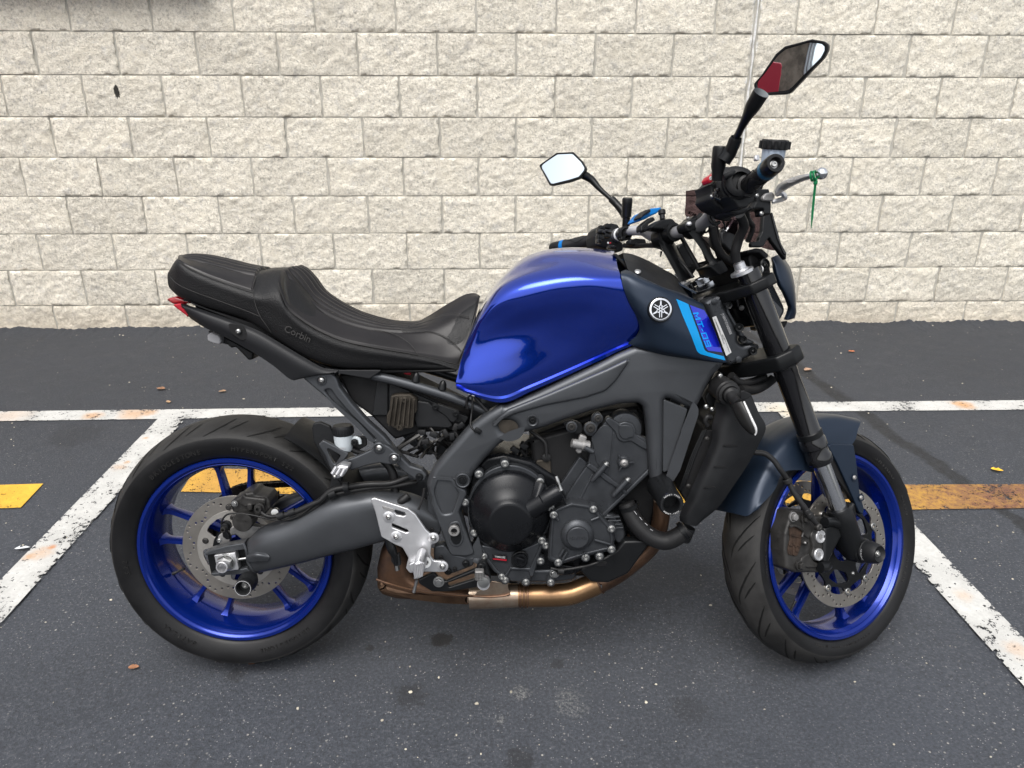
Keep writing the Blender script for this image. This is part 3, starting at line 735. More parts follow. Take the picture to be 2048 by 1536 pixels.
for i in range(3000):
    x, y = random.uniform(-2.6, 3.9), (random.random() ** 1.3) * 4.0 - 1.3
    if i % 4 == 0: y = WALL_Y - .015 - abs(random.gauss(0, .07))
    elif mnoise.noise(Vector((x * 1.1, y * 1.1, 3))) < random.uniform(-.5, .45): continue
    r = random.choice((.0013, .0016, .0018, .002, .0024, .003, .0045 if random.random() < .3 else .002)) * random.uniform(.7, 1.2)
    v = bmesh.ops.create_icosphere(bm, subdivisions=1, radius=r)['verts']
    T = Matrix.Translation((x, y, gz(x, y) + r * .45)) @ Matrix.Diagonal((random.uniform(.7, 1.5), random.uniform(.7, 1.3), random.uniform(.5, .8), 1))
    bmesh.ops.transform(bm, matrix=T, verts=v)
    for q in v: q.co += Vector((random.uniform(-1, 1), random.uniform(-1, 1), random.uniform(-1, 1))) * r * .15
o = from_bm('gravel', bm, mat('pale_grit', (0.42, 0.385, 0.31), 0.8, var=0.35, vscale=3)); tag(o, None, None, kind='stuff')

# ---- across the lot, behind the photographer: what the paint and the mirrors see
bld = bpy.data.objects.new('shop_building', None); COL.objects.link(bld); bld.location = (-9.7, -2.7, 0)
tag(bld, 'low tan building with white corner boards, seen only as a reflection in the right mirror', 'building')
box('wall', Vector((0, 0, 2.1)), 5.0, 6.0, 4.2, mat('tan_render', (0.22, 0.175, 0.135), 0.85, var=.35, vscale=1.2), bld, bev=0)
for k in range(3): box('corner_board', Vector((2.52 + .02 * k, -2.72 - .2 * k, 2.1)), .12, .13, 4.2, 'white_print', bld, bev=0.01)
box('roof', Vector((0, 0, 4.27)), 5.4, 6.4, .14, 'white_print', bld, bev=0.01)
car = bpy.data.objects.new('red_van', None); COL.objects.link(car); car.location = (-5.3, -1.4, gz(-5.3, -1.4))
tag(car, 'red parked van seen only as a reflection in the right mirror', 'van')
redm = mat('red_van_paint', (0.45, 0.03, 0.05), .4)
slab('body', [Vector((-.9, u, v)) for u, v in ((-1.05, .35), (-1.05, 2.15), (-.95, 2.3), (.7, 2.32), (1.2, 1.5), (1.9, 1.25), (2.0, .9), (2.0, .35))], 1.8, redm, car, bev=.06, rnd=.1, nrm=Vector((-1, 0, 0)), res=4)
slab('side_door', [Vector((.903, u, v)) for u, v in ((-.2, .5), (.62, .5), (.62, 2.1), (-.2, 2.1))], .01, redm, car, bev=.003, rnd=.05, nrm=Vector((1, 0, 0)))
slab('windscreen', [Vector((.905, u, v)) for u, v in ((.68, 1.5), (.68, 2.1), (.80, 2.08), (1.12, 1.5))], .01, 'black_gloss', car, bev=.002, rnd=.03, nrm=Vector((1, 0, 0)))
for u in (-.6, 1.35):
    for sx_ in (-.80, .80): lathe('wheel', [(0, -.1), (.2, -.1), (.31, -.09), (.32, 0), (.31, .09), (.2, .1), (0, .1)], Vector((sx_, u, .32)), (1, 0, 0), 'rubber', car, 28)
bm = bmesh.new()
for i in range(5200):
    x = random.uniform(-45, 45); top = 1.6 + 1.7 * (.5 + .5 * mnoise.fractal(Vector((x * .16, 4, 0)), 1, 2, 4)); z = random.random() ** .8 * top; y = -31 + random.uniform(-2, 2)
    r = random.uniform(.25, .55); n_ = Vector((random.uniform(-1, 1), random.uniform(-.2, 1.2), random.uniform(-.6, 1))).normalized(); a_, b_, _ = basis(n_)
    c_ = Vector((x, y, z)); bm.faces.new([bm.verts.new(c_ + a_ * r * u + b_ * r * v) for u, v in ((-1, -.4), (0, -1), (1, -.2), (.5, .9), (-.6, .8))])
o = from_bm('treeline', bm, mat('far_foliage', (0.045, 0.065, 0.028), .8, var=.4, vscale=1), ang=None, recalc=False); tag(o, None, None, kind='stuff')
# ================================================================== MOTORCYCLE
bike = bpy.data.objects.new('motorcycle', None); COL.objects.link(bike)
bike.matrix_world = BIKE
tag(bike, 'blue and black naked motorcycle leaning on its stand in front of the block wall', 'motorcycle')
YAX = (0, -1, 0)

def spoke_bm(bm, ang, half, r0, r1, w0, w1, d0, d1, foot=0.035):
    """one spoke of a pair: from beside the hub out to the rim at angle ang+half"""
    a1 = ang + half
    p1 = Vector((math.cos(a1), 0, math.sin(a1))) * r1
    a0 = ang + half * 1.9
    p0 = Vector((math.cos(a0), 0, math.sin(a0))) * r0
    d = (p1 - p0).normalized(); s = Vector((-d.z, 0, d.x)); L = (p1 - p0).length; prev = None
    for t in (0, .25, .5, .75, .86, .93, .97, 1.03):
        w = w0 + (w1 - w0) * min(t, 1); dp = d0 + (d1 - d0) * min(t, 1)
        fl = max(0, (t - .82) / .21); w = w * (1 + 1.5 * fl ** 3); dp = dp * (1 + .8 * fl ** 3)
        c = p0 + d * L * t; cur = []
        for u, v in ((-.62, -1), (.62, -1), (1, -.55), (1, .55), (.62, 1), (-.62, 1), (-1, .55), (-1, -.55)):
            cur.append(bm.verts.new(c + s * (u * w) + Vector((0, v * dp, 0))))
        if prev:
            for k in range(8): bm.faces.new((prev[k], prev[(k + 1) % 8], cur[(k + 1) % 8], cur[k]))
        else: bm.faces.new(cur[::-1])
        prev = cur
    bm.faces.new(prev)

def ring_letters(bm_to, s, c, rad, y, a_mid, size, spacing, depth, flip=False, shear=0.0):
    """letters standing on a sidewall circle, read from the right-hand side; angle measured in the wheel plane"""
    n = len(s)
    for i, ch in enumerate(s):
        if ch == ' ': continue
        k = (i - (n - 1) / 2) * spacing / rad
        a = a_mid + (k if flip else -k)
        rr = Vector((math.cos(a), 0, math.sin(a)))
        up = -rr if flip else rr
        right = Vector((rr.z, 0, -rr.x)); right = -right if flip else right
        z = right.cross(up)
        me = text_mesh(ch, size, depth, shear)
        o = c + rr * rad + Vector((0, y, 0))
        me.transform(Matrix(((right.x, up.x, z.x, o.x), (right.y, up.y, z.y, o.y), (right.z, up.z, z.z, o.z), (0, 0, 0, 1))))
        bm_to.from_mesh(me); bpy.data.meshes.remove(me)

def wheel(c, R, rf, yw, tyre_prof, tread_prof, centers, half, mtx, drop, sp):
    barrel = [(rf, yw), (rf - .0025, yw + .0035), (rf - .009, yw + .0035), (rf - .0115, yw), (rf - .013, yw - .001), (rf - .0145, yw - .004), (rf - .016, yw - .0035), (rf - .0175, yw - .006),
              (rf - .022, yw - .012), (rf - drop * .75, yw * .5), (rf - drop, yw * .22), (rf - drop, 0)]
    full_ = barrel + [(r, -y) for r, y in barrel[-2::-1]]
    closed = full_ + [(rf - .006, -yw + .004), (rf - .01, -yw * .5), (rf - .012, 0), (rf - .01, yw * .5), (rf - .006, yw - .004), full_[0]]
    rim = lathe('front_wheel' if sp['front'] else 'rear_wheel', closed, c, YAX, 'blue_rim', bike, 96, mtx, 40)
    bm = bmesh.new(); lathe_bm(bm, tyre_prof + [tyre_prof[0]] if False else tyre_prof, c, YAX, 120)
    tyre = from_bm('tyre', bm, 'rubber', rim, None, 40)
    bm = bmesh.new(); lathe_bm(bm, tread_prof, c, YAX, 120); from_bm('tread', bm, 'tread', rim, None, 60)
    for ca in centers:
        for s in (-1, 1):
            bm = bmesh.new(); spoke_bm(bm, math.radians(ca), s * math.radians(half), sp['r0'], rf - drop, sp['w0'], sp['w1'], sp['d0'], sp['d1'])
            bmesh.ops.translate(bm, verts=bm.verts, vec=c); from_bm('spoke', bm, 'blue_rim', rim, None, 40)
    lathe('hub', [(.012, sp['hy']), (.03, sp['hy']), (.036, sp['hy'] * .9), (.040, sp['hy'] * .5), (.052, .018), (.056, 0), (.052, -.018), (.040, -sp['hy'] * .5), (.03, -sp['hy']), (.012, -sp['hy'])], c, YAX, 'blue_rim', rim, 40)
    return rim

# ---- rear wheel
RC = Vector((0, 0, .315)); RR, RF_ = .3105, .2295
side = [(.2255, .064), (.2305, .0755), (.238, .081), (.252, .0875), (.266, .0905), (.277, .0905), (.2805, .0895)]
crown = [(.2805, .0895), (.2825, .0892), (.2905, .077), (.2985, .060), (.3052, .040), (.3092, .020), (RR, 0)]
rear = wheel(RC, RR, RF_, .0765, side + [(r, -y) for r, y in side[::-1]], crown + [(r, -y) for r, y in crown[-2::-1]], (21.5, 93.8, 168.5, -118.5, -49.0), 11.6, None, .030,
             dict(front=False, r0=.052, w0=.0085, w1=.0062, d0=.022, d1=.0135, hy=.06))
def crown_pt(prof, t):
    """t 0 at shoulder .. 1 at centre"""
    p = resamp([(r, y, 0) for r, y in prof], 60); i = t * 59; k = int(min(58, i)); v = p[k] * (1 - (i - k)) + p[k + 1] * (i - k); return v[0], v[1]
def groove_bm(bm, prof, c, a0, path, w, lift=.0006, sgn=1, n=16):
    """path: list of (t across crown, dangle deg) ; dark slit following the tread"""
    pts = resamp([(t, d, 0) for t, d in path], n); L = []
    for t, d, _ in pts:
        r, y = crown_pt(prof, t); a = math.radians(a0 + d); L.append(Vector(((r + lift) * math.cos(a), -y * sgn, (r + lift) * math.sin(a))))
    prev = None
    for i, p in enumerate(L):
        tg = (L[min(i + 1, n - 1)] - L[max(i - 1, 0)]).normalized()
        up = Vector((p.x, -p.y * -.5 * 0, p.z)).normalized(); s = tg.cross(up).normalized()
        ww = w * (math.sin(pi * min(1, max(0.0, i / (n - 1)))) ** .5 * .85 + .15) / 2
        cur = (bm.verts.new(c + p + s * ww), bm.verts.new(c + p - s * ww))
        if prev: bm.faces.new((prev[0], prev[1], cur[1], cur[0]))
        prev = cur
bm = bmesh.new()
for k in range(18):
    a = k * 20
    for sg in (1, -1):
        groove_bm(bm, crown, RC, a + (0 if sg > 0 else 10), [(.10, 0), (.3, -5), (.55, -9), (.8, -11.5)], .0060, sgn=sg)
        groove_bm(bm, crown, RC, a + 9 + (0 if sg > 0 else 10), [(.28, 0), (.5, -3.5), (.72, -6)], .0050, sgn=sg)
from_bm('tread_groove', bm, 'groove', rear, None, None)['kind'] = 'stuff'
bm = bmesh.new()
ring_letters(bm, 'BRIDGESTONE', RC, .2545, -.0885, math.radians(118), .0165, .0128, .0011)
ring_letters(bm, 'BATTLAX', RC, .2545, -.0885, math.radians(236), .0165, .0128, .0011, shear=.2)
ring_letters(bm, 'BRIDGESTONE', RC, .2545, -.0885, math.radians(296), .0165, .0128, .0011)
ring_letters(bm, 'HYPERSPORT S22', RC, .2560, -.0885, math.radians(70), .0150, .0108, .0011)
ring_letters(bm, 'S22', RC, .2545, -.0885, math.radians(188), .0165, .0135, .0011, shear=.2)
from_bm('sidewall_lettering', bm, 'letter_rubber', rear, None, 30)['kind'] = 'stuff'

def brake_disc(name, c, y, ro, ri, th, m, parent, holes, mtx=None, wave=0):
    bm = bmesh.new(); n = 72
    ol = [c + Vector((ro * math.cos(2*pi*k/n), y, ro * math.sin(2*pi*k/n))) for k in range(n)]
    il = [c + Vector((ri(2*pi*k/n) * math.cos(2*pi*k/n), y, ri(2*pi*k/n) * math.sin(2*pi*k/n))) for k in range(n)]
    hl = []
    for r, a, hr in holes:
        hl.append([c + Vector((r * math.cos(a) + hr * math.cos(2*pi*j/8), y, r * math.sin(a) + hr * math.sin(2*pi*j/8))) for j in range(8)])
    return slab(name, ol, th, m, parent, bev=.0006, holes=[il] + hl, rnd=0, nrm=RIGHT, mtx=mtx, res=1)
def drill(ro, ri, n, hr, k=3):
    out = []
    for i in range(n):
        for j in range(k):
            out.append((ri + (ro - ri) * (.2 + .3 * j), 2*pi*(i + (.33 * j if i % 2 else .33 * (k - 1 - j))) / n, hr))
    return out
rdc = lambda a: .083 - .0 * a
rd = brake_disc('brake_disc', RC, -.0555, .1312, lambda a: .096, .005, 'steel', rear, drill(.130, .098, 18, .0030))
cr = [RC + Vector(((.0965 - .0 * k) * math.cos(2*pi*k/72), -.056, .0965 * math.sin(2*pi*k/72))) for k in range(72)]
cuts = []
for i in range(5):
    a0 = math.radians(93.8 + 36 + 72 * i); o_ = []
    for r, s in ((.083, -19), (.085, -8), (.085, 8), (.083, 19), (.058, 24), (.050, 0), (.058, -24)): o_.append(RC + Vector((r * math.cos(a0 + math.radians(s)), -.056, r * math.sin(a0 + math.radians(s)))))
    cuts.append(rounded(o_, .008))
slab('disc_carrier', cr, .005, mat('disc_carrier_steel', (.42, .40, .37), .42, .85, var=.1, vscale=20), rear, bev=.0006, holes=cuts + [[RC + Vector((.03 * math.cos(2*pi*k/24), -.056, .03 * math.sin(2*pi*k/24))) for k in range(24)]], rnd=0, nrm=RIGHT)
for i in range(5):
    a = math.radians(93.8 + 72 * i); bolt(RC + Vector((.0775 * math.cos(a), -.0565, .0775 * math.sin(a))), .0078, 'caliper', rear, name='disc_bolt', h=.004, kind='round')
lathe('sensor_ring', [(.044, .0), (.044, .0025), (.058, .0025), (.058, 0)], RC + Vector((0, -.0565, 0)), YAX, 'black_satin', rear, 40)
for i in range(40):
    pass
# sprocket on the far side with its chain
bm = bmesh.new()
n = 45; ol = []
for k in range(n):
    for f, r in ((-.3, .1085), (-.12, .116), (.12, .116), (.3, .1085)): a = 2*pi*(k + f)/n; ol.append(RC + Vector((r*math.cos(a), .072, r*math.sin(a))))
ho = []
for i in range(5):
    a0 = 2*pi*i/5 + .3
    ho.append(rounded([RC + Vector((r*math.cos(a0 + s), .072, r*math.sin(a0 + s))) for r, s in ((.097, -.42), (.099, 0), (.097, .42), (.064, .36), (.064, -.36))], .008))
slab('sprocket', ol, .006, 'chain', rear, bev=.0008, holes=ho, rnd=0, nrm=RIGHT)
bm = bmesh.new(); path = []
fs = Vector((.50, .072, .42)); r1, r2 = .1125, .038
for i in range(0, 61): a = math.radians(98 + i * 164 / 60); path.append(RC + Vector((r1*math.cos(a), .0, r1*math.sin(a))))
path.append(Vector((fs.x, 0, fs.z - r2)))
for i in range(0, 11): a = math.radians(-90 + i * 18); path.append(Vector((fs.x + r2*math.cos(a), 0, fs.z + r2*math.sin(a))))
path.append(path[0])
cp = np.array([tuple(p) for p in path]); seg_ = np.concatenate([[0], np.cumsum(np.linalg.norm(np.diff(cp, axis=0), axis=1))]); nl = int(seg_[-1] / .0159)
lp = [Vector([np.interp(s, seg_, cp[:, k]) for k in range(3)]) for s in np.linspace(0, seg_[-1], nl + 1)]
for i in range(nl):
    a, b = lp[i], lp[i + 1]; d = (b - a).normalized(); L = (b - a).length
    rot = Matrix((d, Vector((0, 1, 0)), d.cross(Vector((0, 1, 0))))).transposed()
    for yy in ((-.0085, .0085) if i % 2 else (-.0055, .0055)):
        box_bm(bm, (a + b) / 2 + Vector((0, .072 + yy, 0)), L * 1.72, .0026, .0135, rot)
    lathe_bm(bm, [(0, -.0115), (.0026, -.0115), (.0045, -.007), (.0045, .007), (.0026, .0115), (0, .0115)], a + Vector((0, .072, 0)), YAX, 8)
o = from_bm('drive_chain', bm, 'chain', bike, None, 35); o['kind'] = 'stuff'

# ---- front wheel (turned with the steering)
FC = Vector((1.43, 0, .30)); FR, FF = .2945, .2272
side = [(.2235, .040), (.2285, .0515), (.236, .0565), (.247, .0605), (.2555, .0615), (.262, .0612)]
fcrown = [(.262, .0612), (.2635, .0608), (.2725, .0525), (.281, .040), (.2885, .024), (.2930, .0105), (FR, 0)]
front = wheel(FC, FR, FF, .0525, side + [(r, -y) for r, y in side[::-1]], fcrown + [(r, -y) for r, y in fcrown[-2::-1]], (9.5, 81.5, 153.5, 225.5, 297.5), 11.2, STEER, .026,
              dict(front=True, r0=.05, w0=.0085, w1=.0066, d0=.018, d1=.010, hy=.05))
bm = bmesh.new()
for k in range(16):
    a = k * 22.5
    for sg in (1, -1):
        groove_bm(bm, fcrown, FC, a + (0 if sg > 0 else 11), [(.12, 0), (.35, 5), (.62, 11), (.86, 17), (.95, 22)], .0055, sgn=sg)
        groove_bm(bm, fcrown, FC, a + 10 + (0 if sg > 0 else 11), [(.2, 0), (.45, 4), (.7, 8.5)], .0046, sgn=sg)
o = from_bm('tread_groove', bm, 'groove', front, None, None); o['kind'] = 'stuff'
bm = bmesh.new()
ring_letters(bm, 'SHINKO', FC, .2435, -.0588, math.radians(47), .0175, .0150, .0010)
ring_letters(bm, 'RAVEN', FC, .2435, -.0588, math.radians(18), .013, .0115, .0010)
ring_letters(bm, 'RAVEN', FC, .2435, -.0588, math.radians(-20), .0165, .0165, .0010)
ring_letters(bm, '120/70ZR17 M/C (58W)', FC, .2430, -.0588, math.radians(-92), .0125, .0098, .0010)
ring_letters(bm, 'TUBELESS RADIAL', FC, .2430, -.0588, math.radians(178), .009, .0072, .0010)
from_bm('sidewall_lettering', bm, 'tread', front, None, 30)['kind'] = 'stuff'
for s in (-1, 1):
    def inner(a):
        k = (math.degrees(a) - 20) / 36.0; f = k - round(k); return .1145 - .012 * max(0, 1 - (abs(f) * 36 / 7.5) ** 2)
    brake_disc('brake_disc', FC, s * .066 if s < 0 else s * .061, .1455, inner, .005, 'steel', front, drill(.144, .116, 22, .0029))
    y = -.0665 if s < 0 else .062
    ol, ho = [], []
    for k in range(10):
        a0 = math.radians(20 + 36 * k)
        for da, r in ((-13, .098), (-6.5, .101), (-4.5, .108), (4.5, .108), (6.5, .101), (13, .098)): a = a0 + math.radians(da); ol.append(FC + Vector((r*math.cos(a), y, r*math.sin(a))))
    for k in range(5):
        a0 = math.radians(38 + 72 * k)
        ho.append(rounded([FC + Vector((r*math.cos(a0 + q), y, r*math.sin(a0 + q))) for r, q in ((.088, -.45), (.091, 0), (.088, .45), (.062, .32), (.060, -.32))], .008))
    ho.append([FC + Vector((.035*math.cos(2*pi*k/24), y, .035*math.sin(2*pi*k/24))) for k in range(24)])
    slab('disc_carrier', rounded(ol, .004, 2), .006, 'black_satin', front, bev=.0008, holes=ho, rnd=0, nrm=RIGHT)
    for k in range(10):
        a = math.radians(20 + 36 * k); q = FC + Vector((.1085*math.cos(a), y - (.001 if s < 0 else 0), .1085*math.sin(a)))
        lathe('disc_button', [(.0084, -.006), (.0084, .0018), (.0074, .0026), (.0046, .0026), (.0044, -.003), (0, -.003)], q, YAX, 'zinc' if s < 0 else 'steel', front, 16)
    if s < 0:
        for k in range(5):
            a = math.radians(36 + 2 + 36 + 72 * k); bolt(FC + Vector((.072*math.cos(a), y, .072*math.sin(a))), .0052, 'zinc', front, name='disc_bolt', kind='round', h=.007)

for rim_, c_, rr_, yy_, ang_, mt_ in ((front, FC, .196, -.012, 229, None), (rear, RC, .192, -.02, 205, None)):
    d_ = Vector((math.cos(math.radians(ang_)), 0, math.sin(math.radians(ang_))))
    lathe('valve_stem', [(0, -.004), (.0042, -.004), (.0042, .004), (.0028, .006), (.0028, .020), (.0036, .021), (.0036, .029), (0, .029)], c_ + d_ * rr_ + Vector((0, yy_, 0)), -d_, 'hose', rim_, 12)
# ------------------------------------------------------------------ tank
tk = [tr('H 262,520,0 330,402,0 430,288,0 540,192,0 660,142,0 790,119,0 960,117,0 1150,140,0'),
      tr('H 258,540,-42 326,422,-46 420,310,-50 535,222,-52 670,168,-54 800,146,-56 965,146,-58 1160,176,-62'),
      tr('H 250,560,-76 320,446,-86 412,345,-92 540,268,-96 710,218,-100 840,200,-104 975,206,-108 1172,240,-112'),
      tr('H 236,592,-98 300,490,-118 396,384,-130 540,318,-138 730,275,-142 880,262,-145 1000,268,-147 1188,288,-148'),
      tr('H 205,668,-112 270,580,-136 380,474,-152 540,400,-162 740,352,-168 900,332,-170 1030,336,-170 1205,350,-166'),
      tr('H 170,760,-119 240,690,-134 372,590,-146 550,520,-160 760,470,-166 930,450,-168 1060,452,-167 1262,500,-162'),
      tr('H 140,860,-125 215,810,-134 370,720,-140 560,650,-146 780,590,-154 960,560,-158 1090,556,-160 1305,590,-156'),
      tr('H 118,950,-133 190,930,-142 360,870,-145 570,800,-145 800,720,-146 990,670,-151 1120,640,-153 1318,646,-150'),
      tr('H 106,1002,-137 200,1020,-146 385,1010,-148 590,945,-145 820,850,-142 1010,765,-143 1140,710,-145 1300,690,-143'),
      tr('H 104,1024,-136 210,1062,-144 405,1098,-145 600,1022,-141 840,920,-137 1030,835,-135 1160,776,-137 1276,728,-136')]
tank = skin('fuel_tank', tk, 64, 64, 'blue_paint', bike, mirror=True, ang=60)
lip = [tk[-1], tr('H 108,1030,-142 212,1070,-149 408,1106,-150 606,1032,-147 846,930,-143 1034,846,-141 1164,788,-143 1272,745,-141'),
       tr('H 108,1048,-142 216,1092,-149 420,1142,-149 612,1066,-146 850,962,-142 1038,872,-141 1166,806,-143 1274,760,-141'),
       tr('H 112,1052,-100 220,1096,-100 425,1146,-100 612,1070,-100 850,966,-100 1038,876,-100 1166,810,-100 1274,764,-100')]
o = skin('tank_flange', lip, 60, 9, 'blue_paint', bike, ang=30, smooth_v=False); mirrored(o)
# side covers (slate) with emblem and decals
cv = [tr('H 1196,272,-128 1246,266,-128 1350,318,-130 1470,375,-132 1600,418,-126 1735,488,-112'),
      tr('H 1196,292,-160 1262,310,-168 1370,350,-172 1500,400,-172 1620,450,-160 1742,500,-138'),
      tr('H 1212,380,-170 1290,425,-181 1390,470,-186 1530,520,-186 1660,570,-176 1778,590,-152'),
      tr('H 1250,480,-170 1330,545,-183 1430,590,-190 1570,640,-190 1710,680,-182 1812,680,-160'),
      tr('H 1308,600,-164 1370,640,-178 1470,690,-186 1610,740,-188 1760,775,-182 1856,780,-164'),
      tr('H 1312,680,-156 1370,735,-168 1480,790,-178 1640,830,-182 1800,862,-178 1894,868,-165'),
      tr('H 1240,748,-142 1300,770,-150 1460,822,-160 1640,852,-166 1790,872,-166 1892,880,-158')]
side_cover = skin('side_cover', cv, 44, 44, 'navy', bike, ang=45, thick=.004)
mirrored(side_cover)
# black upper cowl ahead of the tank
cw = [tr('K 1000,790,0 1130,810,0 1350,900,0 1557,1015,0 1722,1119,0 1888,1366,0'),
      tr('K 1005,850,-50 1140,890,-50 1330,975,-50 1545,1090,-50 1710,1180,-48 1890,1375,-45'),
      tr('K 1035,940,-95 1155,985,-95 1310,1055,-95 1540,1175,-93 1705,1250,-90 1895,1390,-85'),
      tr('K 1068,1030,-131 1170,1078,-132 1288,1138,-133 1536,1256,-133 1700,1314,-129 1905,1402,-120')]
o = skin('upper_cowl', cw, 30, 22, 'black_plastic', bike, ang=40, mirror=True)
slab('cowl_gap', tr('K 865,815 905,795 1085,995 1060,1025', -.075), .02, 'dark', bike, bev=.002)
lathe('cowl_stud', [(.007, -.002), (.007, .001), (.004, .0025), (0, .003)], P('K', 1200, 1045, -.128), (0, -.6, .8), 'zinc', bike, 18)

def on_cover(z, x, y):                              # a point on the side cover's outer skin under a line of sight
    inv = BI; o_, d_ = sight(*px(z, x, y), inv); d_ = d_.normalized()
    bvh = on_cover.tree
    h = bvh.ray_cast(o_, d_)[0]
    return (h - d_ * on_cover.lift) if h is not None else at(*px(z, x, y), -.178)
from mathutils.bvhtree import BVHTree
def drape(name, z, outline, m, obj, lift=.0008, n=10, parent=None, rnd=0.0):
    """thin decal laid on a surface: quad outline given as two long edges (lists of points)"""
    me = obj.data; on_cover.tree = BVHTree.FromPolygons([v.co.copy() for v in me.vertices], [p.vertices[:] for p in me.polygons]); on_cover.lift = lift
    A_ = [np.array(v, float) for v in outline[0]]; B_ = [np.array(v, float) for v in outline[1]]
    def rs_(L, k):
        L = np.array(L); s = np.concatenate([[0], np.cumsum(np.linalg.norm(np.diff(L, axis=0), axis=1))]); q = np.linspace(0, s[-1], k)
        return np.stack([np.interp(q, s, L[:, c]) for c in (0, 1)], 1)
    k = 26; A_, B_ = rs_(A_, k), rs_(B_, k); bm = bmesh.new(); g = []
    for i in range(k): g.append([bm.verts.new(on_cover(z, *(A_[i] + (B_[i] - A_[i]) * j / n))) for j in range(n + 1)])
    for i in range(k - 1):
        for j in range(n): bm.faces.new((g[i][j], g[i + 1][j], g[i + 1][j + 1], g[i][j + 1]))
    return from_bm(name, bm, m, parent or obj, None, 60)
drape('decal_stripe', 'H', ([(1560, 455), (1600, 560), (1660, 700), (1698, 800), (1712, 815), (1722, 820)], [(1640, 489), (1675, 590), (1712, 690), (1745, 785), (1756, 800), (1766, 806)]), 'cyan', side_cover)
drape('decal_stripe', 'H', ([(1722, 820), (1800, 842), (1886, 861)], [(1766, 806), (1820, 820), (1874, 834)]), 'cyan', side_cover)
drape('decal_panel', 'H', ([(1650, 495), (1690, 600), (1730, 710), (1757, 780), (1772, 797)], [(1745, 530), (1778, 585), (1812, 665), (1845, 750), (1864, 808)]), 'blue_decal', side_cover)
def cover_text(name, s, z, a, b, size, m, obj, lift, depth=.0002, shear=0.0, sx=1.0, bold=0.0):
    me = obj.data; on_cover.tree = BVHTree.FromPolygons([v.co.copy() for v in me.vertices], [p.vertices[:] for p in me.polygons]); on_cover.lift = lift
    p, q = on_cover(z, *a), on_cover(z, *b); mid = on_cover(z, (a[0] + b[0]) / 2, (a[1] + b[1]) / 2)
    r = (q - p).normalized(); up = Vector((0, -1, 0)).cross(r) * -1
    n_ = Vector((0, -1, 0)); up = n_.cross(r)
    return text(name, s, mid, r, up, size, m, obj, depth, shear, sx=sx, bold=bold)
me_ = side_cover.data; on_cover.tree = BVHTree.FromPolygons([v.co.copy() for v in me_.vertices], [p.vertices[:] for p in me_.polygons]); on_cover.lift = .0017
def bar_letters(z, a, b, h, glyphs, width, gap, m, parent):
    """wide squared italic letters made of straight bars, following the panel's curve"""
    a, b = np.array(a, float), np.array(b, float); e1 = (b - a) / np.linalg.norm(b - a); e2 = np.array([-e1[1], e1[0]]) * -1
    tot = sum(width[g] for g in glyphs) + gap * (len(glyphs) - 1); k = np.linalg.norm(b - a) / tot; u0 = 0
    for g in glyphs:
        bm = bmesh.new()
        for q in BARS[g]:
            q = [np.array((u0 + x * width[g], y)) for x, y in q]; n = 5; prev = None
            for i in range(n):
                t = i / (n - 1); l = q[0] * (1 - t) + q[1] * t; r = q[3] * (1 - t) + q[2] * t
                cur = [bm.verts.new(on_cover(z, *(a + e1 * ((p[0] + .22 * (p[1] - .5)) * k) + e2 * ((p[1] - .5) * h)))) for p in (l, r)]
                if prev: bm.faces.new((prev[0], cur[0], cur[1], prev[1]))
                prev = cur
        from_bm('lettering', bm, m, parent, None, None); u0 += width[g] + gap
BARS = {'M': [((0, 0), (0, 1), (.2, 1), (.2, 0)), ((.8, 0), (.8, 1), (1, 1), (1, 0)), ((.2, 1), (.5, .45), (.5, .15), (.2, .7)), ((.8, 1), (.5, .45), (.5, .15), (.8, .7))],
        'T': [((0, 1), (1, 1), (1, .78), (0, .78)), ((.4, .78), (.4, 0), (.6, 0), (.6, .78))], '-': [((0, .58), (1, .58), (1, .38), (0, .38))],
        '0': [((0, 1), (1, 1), (1, .8), (0, .8)), ((0, .2), (1, .2), (1, 0), (0, 0)), ((0, .8), (0, .2), (.2, .2), (.2, .8)), ((.8, .8), (.8, .2), (1, .2), (1, .8))],
        '9': [((0, 1), (1, 1), (1, .8), (0, .8)), ((0, .2), (1, .2), (1, 0), (0, 0)), ((0, .8), (0, .4), (.2, .4), (.2, .8)), ((.8, .8), (.8, .2), (1, .2), (1, .8)), ((.2, .6), (.8, .6), (.8, .4), (.2, .4))]}
bar_letters('H', (1688, 545), (1776, 772), 36, 'MT-09', {'M': 1.25, 'T': 1.05, '-': .45, '0': 1.1, '9': 1.1}, .24, 'cyan_print', side_cover)
# round emblem with the three crossed forks
ec = P('H', 1456, 525, -.1925); ez = Vector((.1, -1, .12)).normalized()
emb = lathe('emblem', [(.0262, -.006), (.0262, .0008), (.0252, .0018), (.024, .0018), (.0238, .0010), (0, .0010)], ec, ez, 'black_satin', side_cover, 48)
lathe('emblem_ring', [(.0236, .0009), (.0236, .0022), (.0226, .0028), (.0198, .0028), (.0194, .0022), (.0194, .0009)], ec, ez, 'chrome', emb, 48)
bm = bmesh.new(); ex_, ey_, _ = basis(ez); zz = ez.normalized(); xx = Vector((1, 0, 0)); xx = (xx - zz * xx.dot(zz)).normalized(); yy = zz.cross(xx)
for k in range(3):
    a = math.radians(90 + 120 * k); d = xx * math.cos(a) + yy * math.sin(a); s = xx * -math.sin(a) + yy * math.cos(a)
    rot = Matrix((d, s, zz)).transposed()
    box_bm(bm, ec + zz * .0016 + d * .0125, .009, .0030, .0014, rot)
    box_bm(bm, ec + zz * .0016 + d * .0175, .0035, .0016, .0014, rot)
    for q in (-1, 1):
        box_bm(bm, ec + zz * .0016 + d * .0066 + s * q * .0026, .004, .0018, .0014, rot)
        box_bm(bm, ec + zz * .0016 - d * .0085 + s * q * .0022, .0155, .0016, .0014, rot)
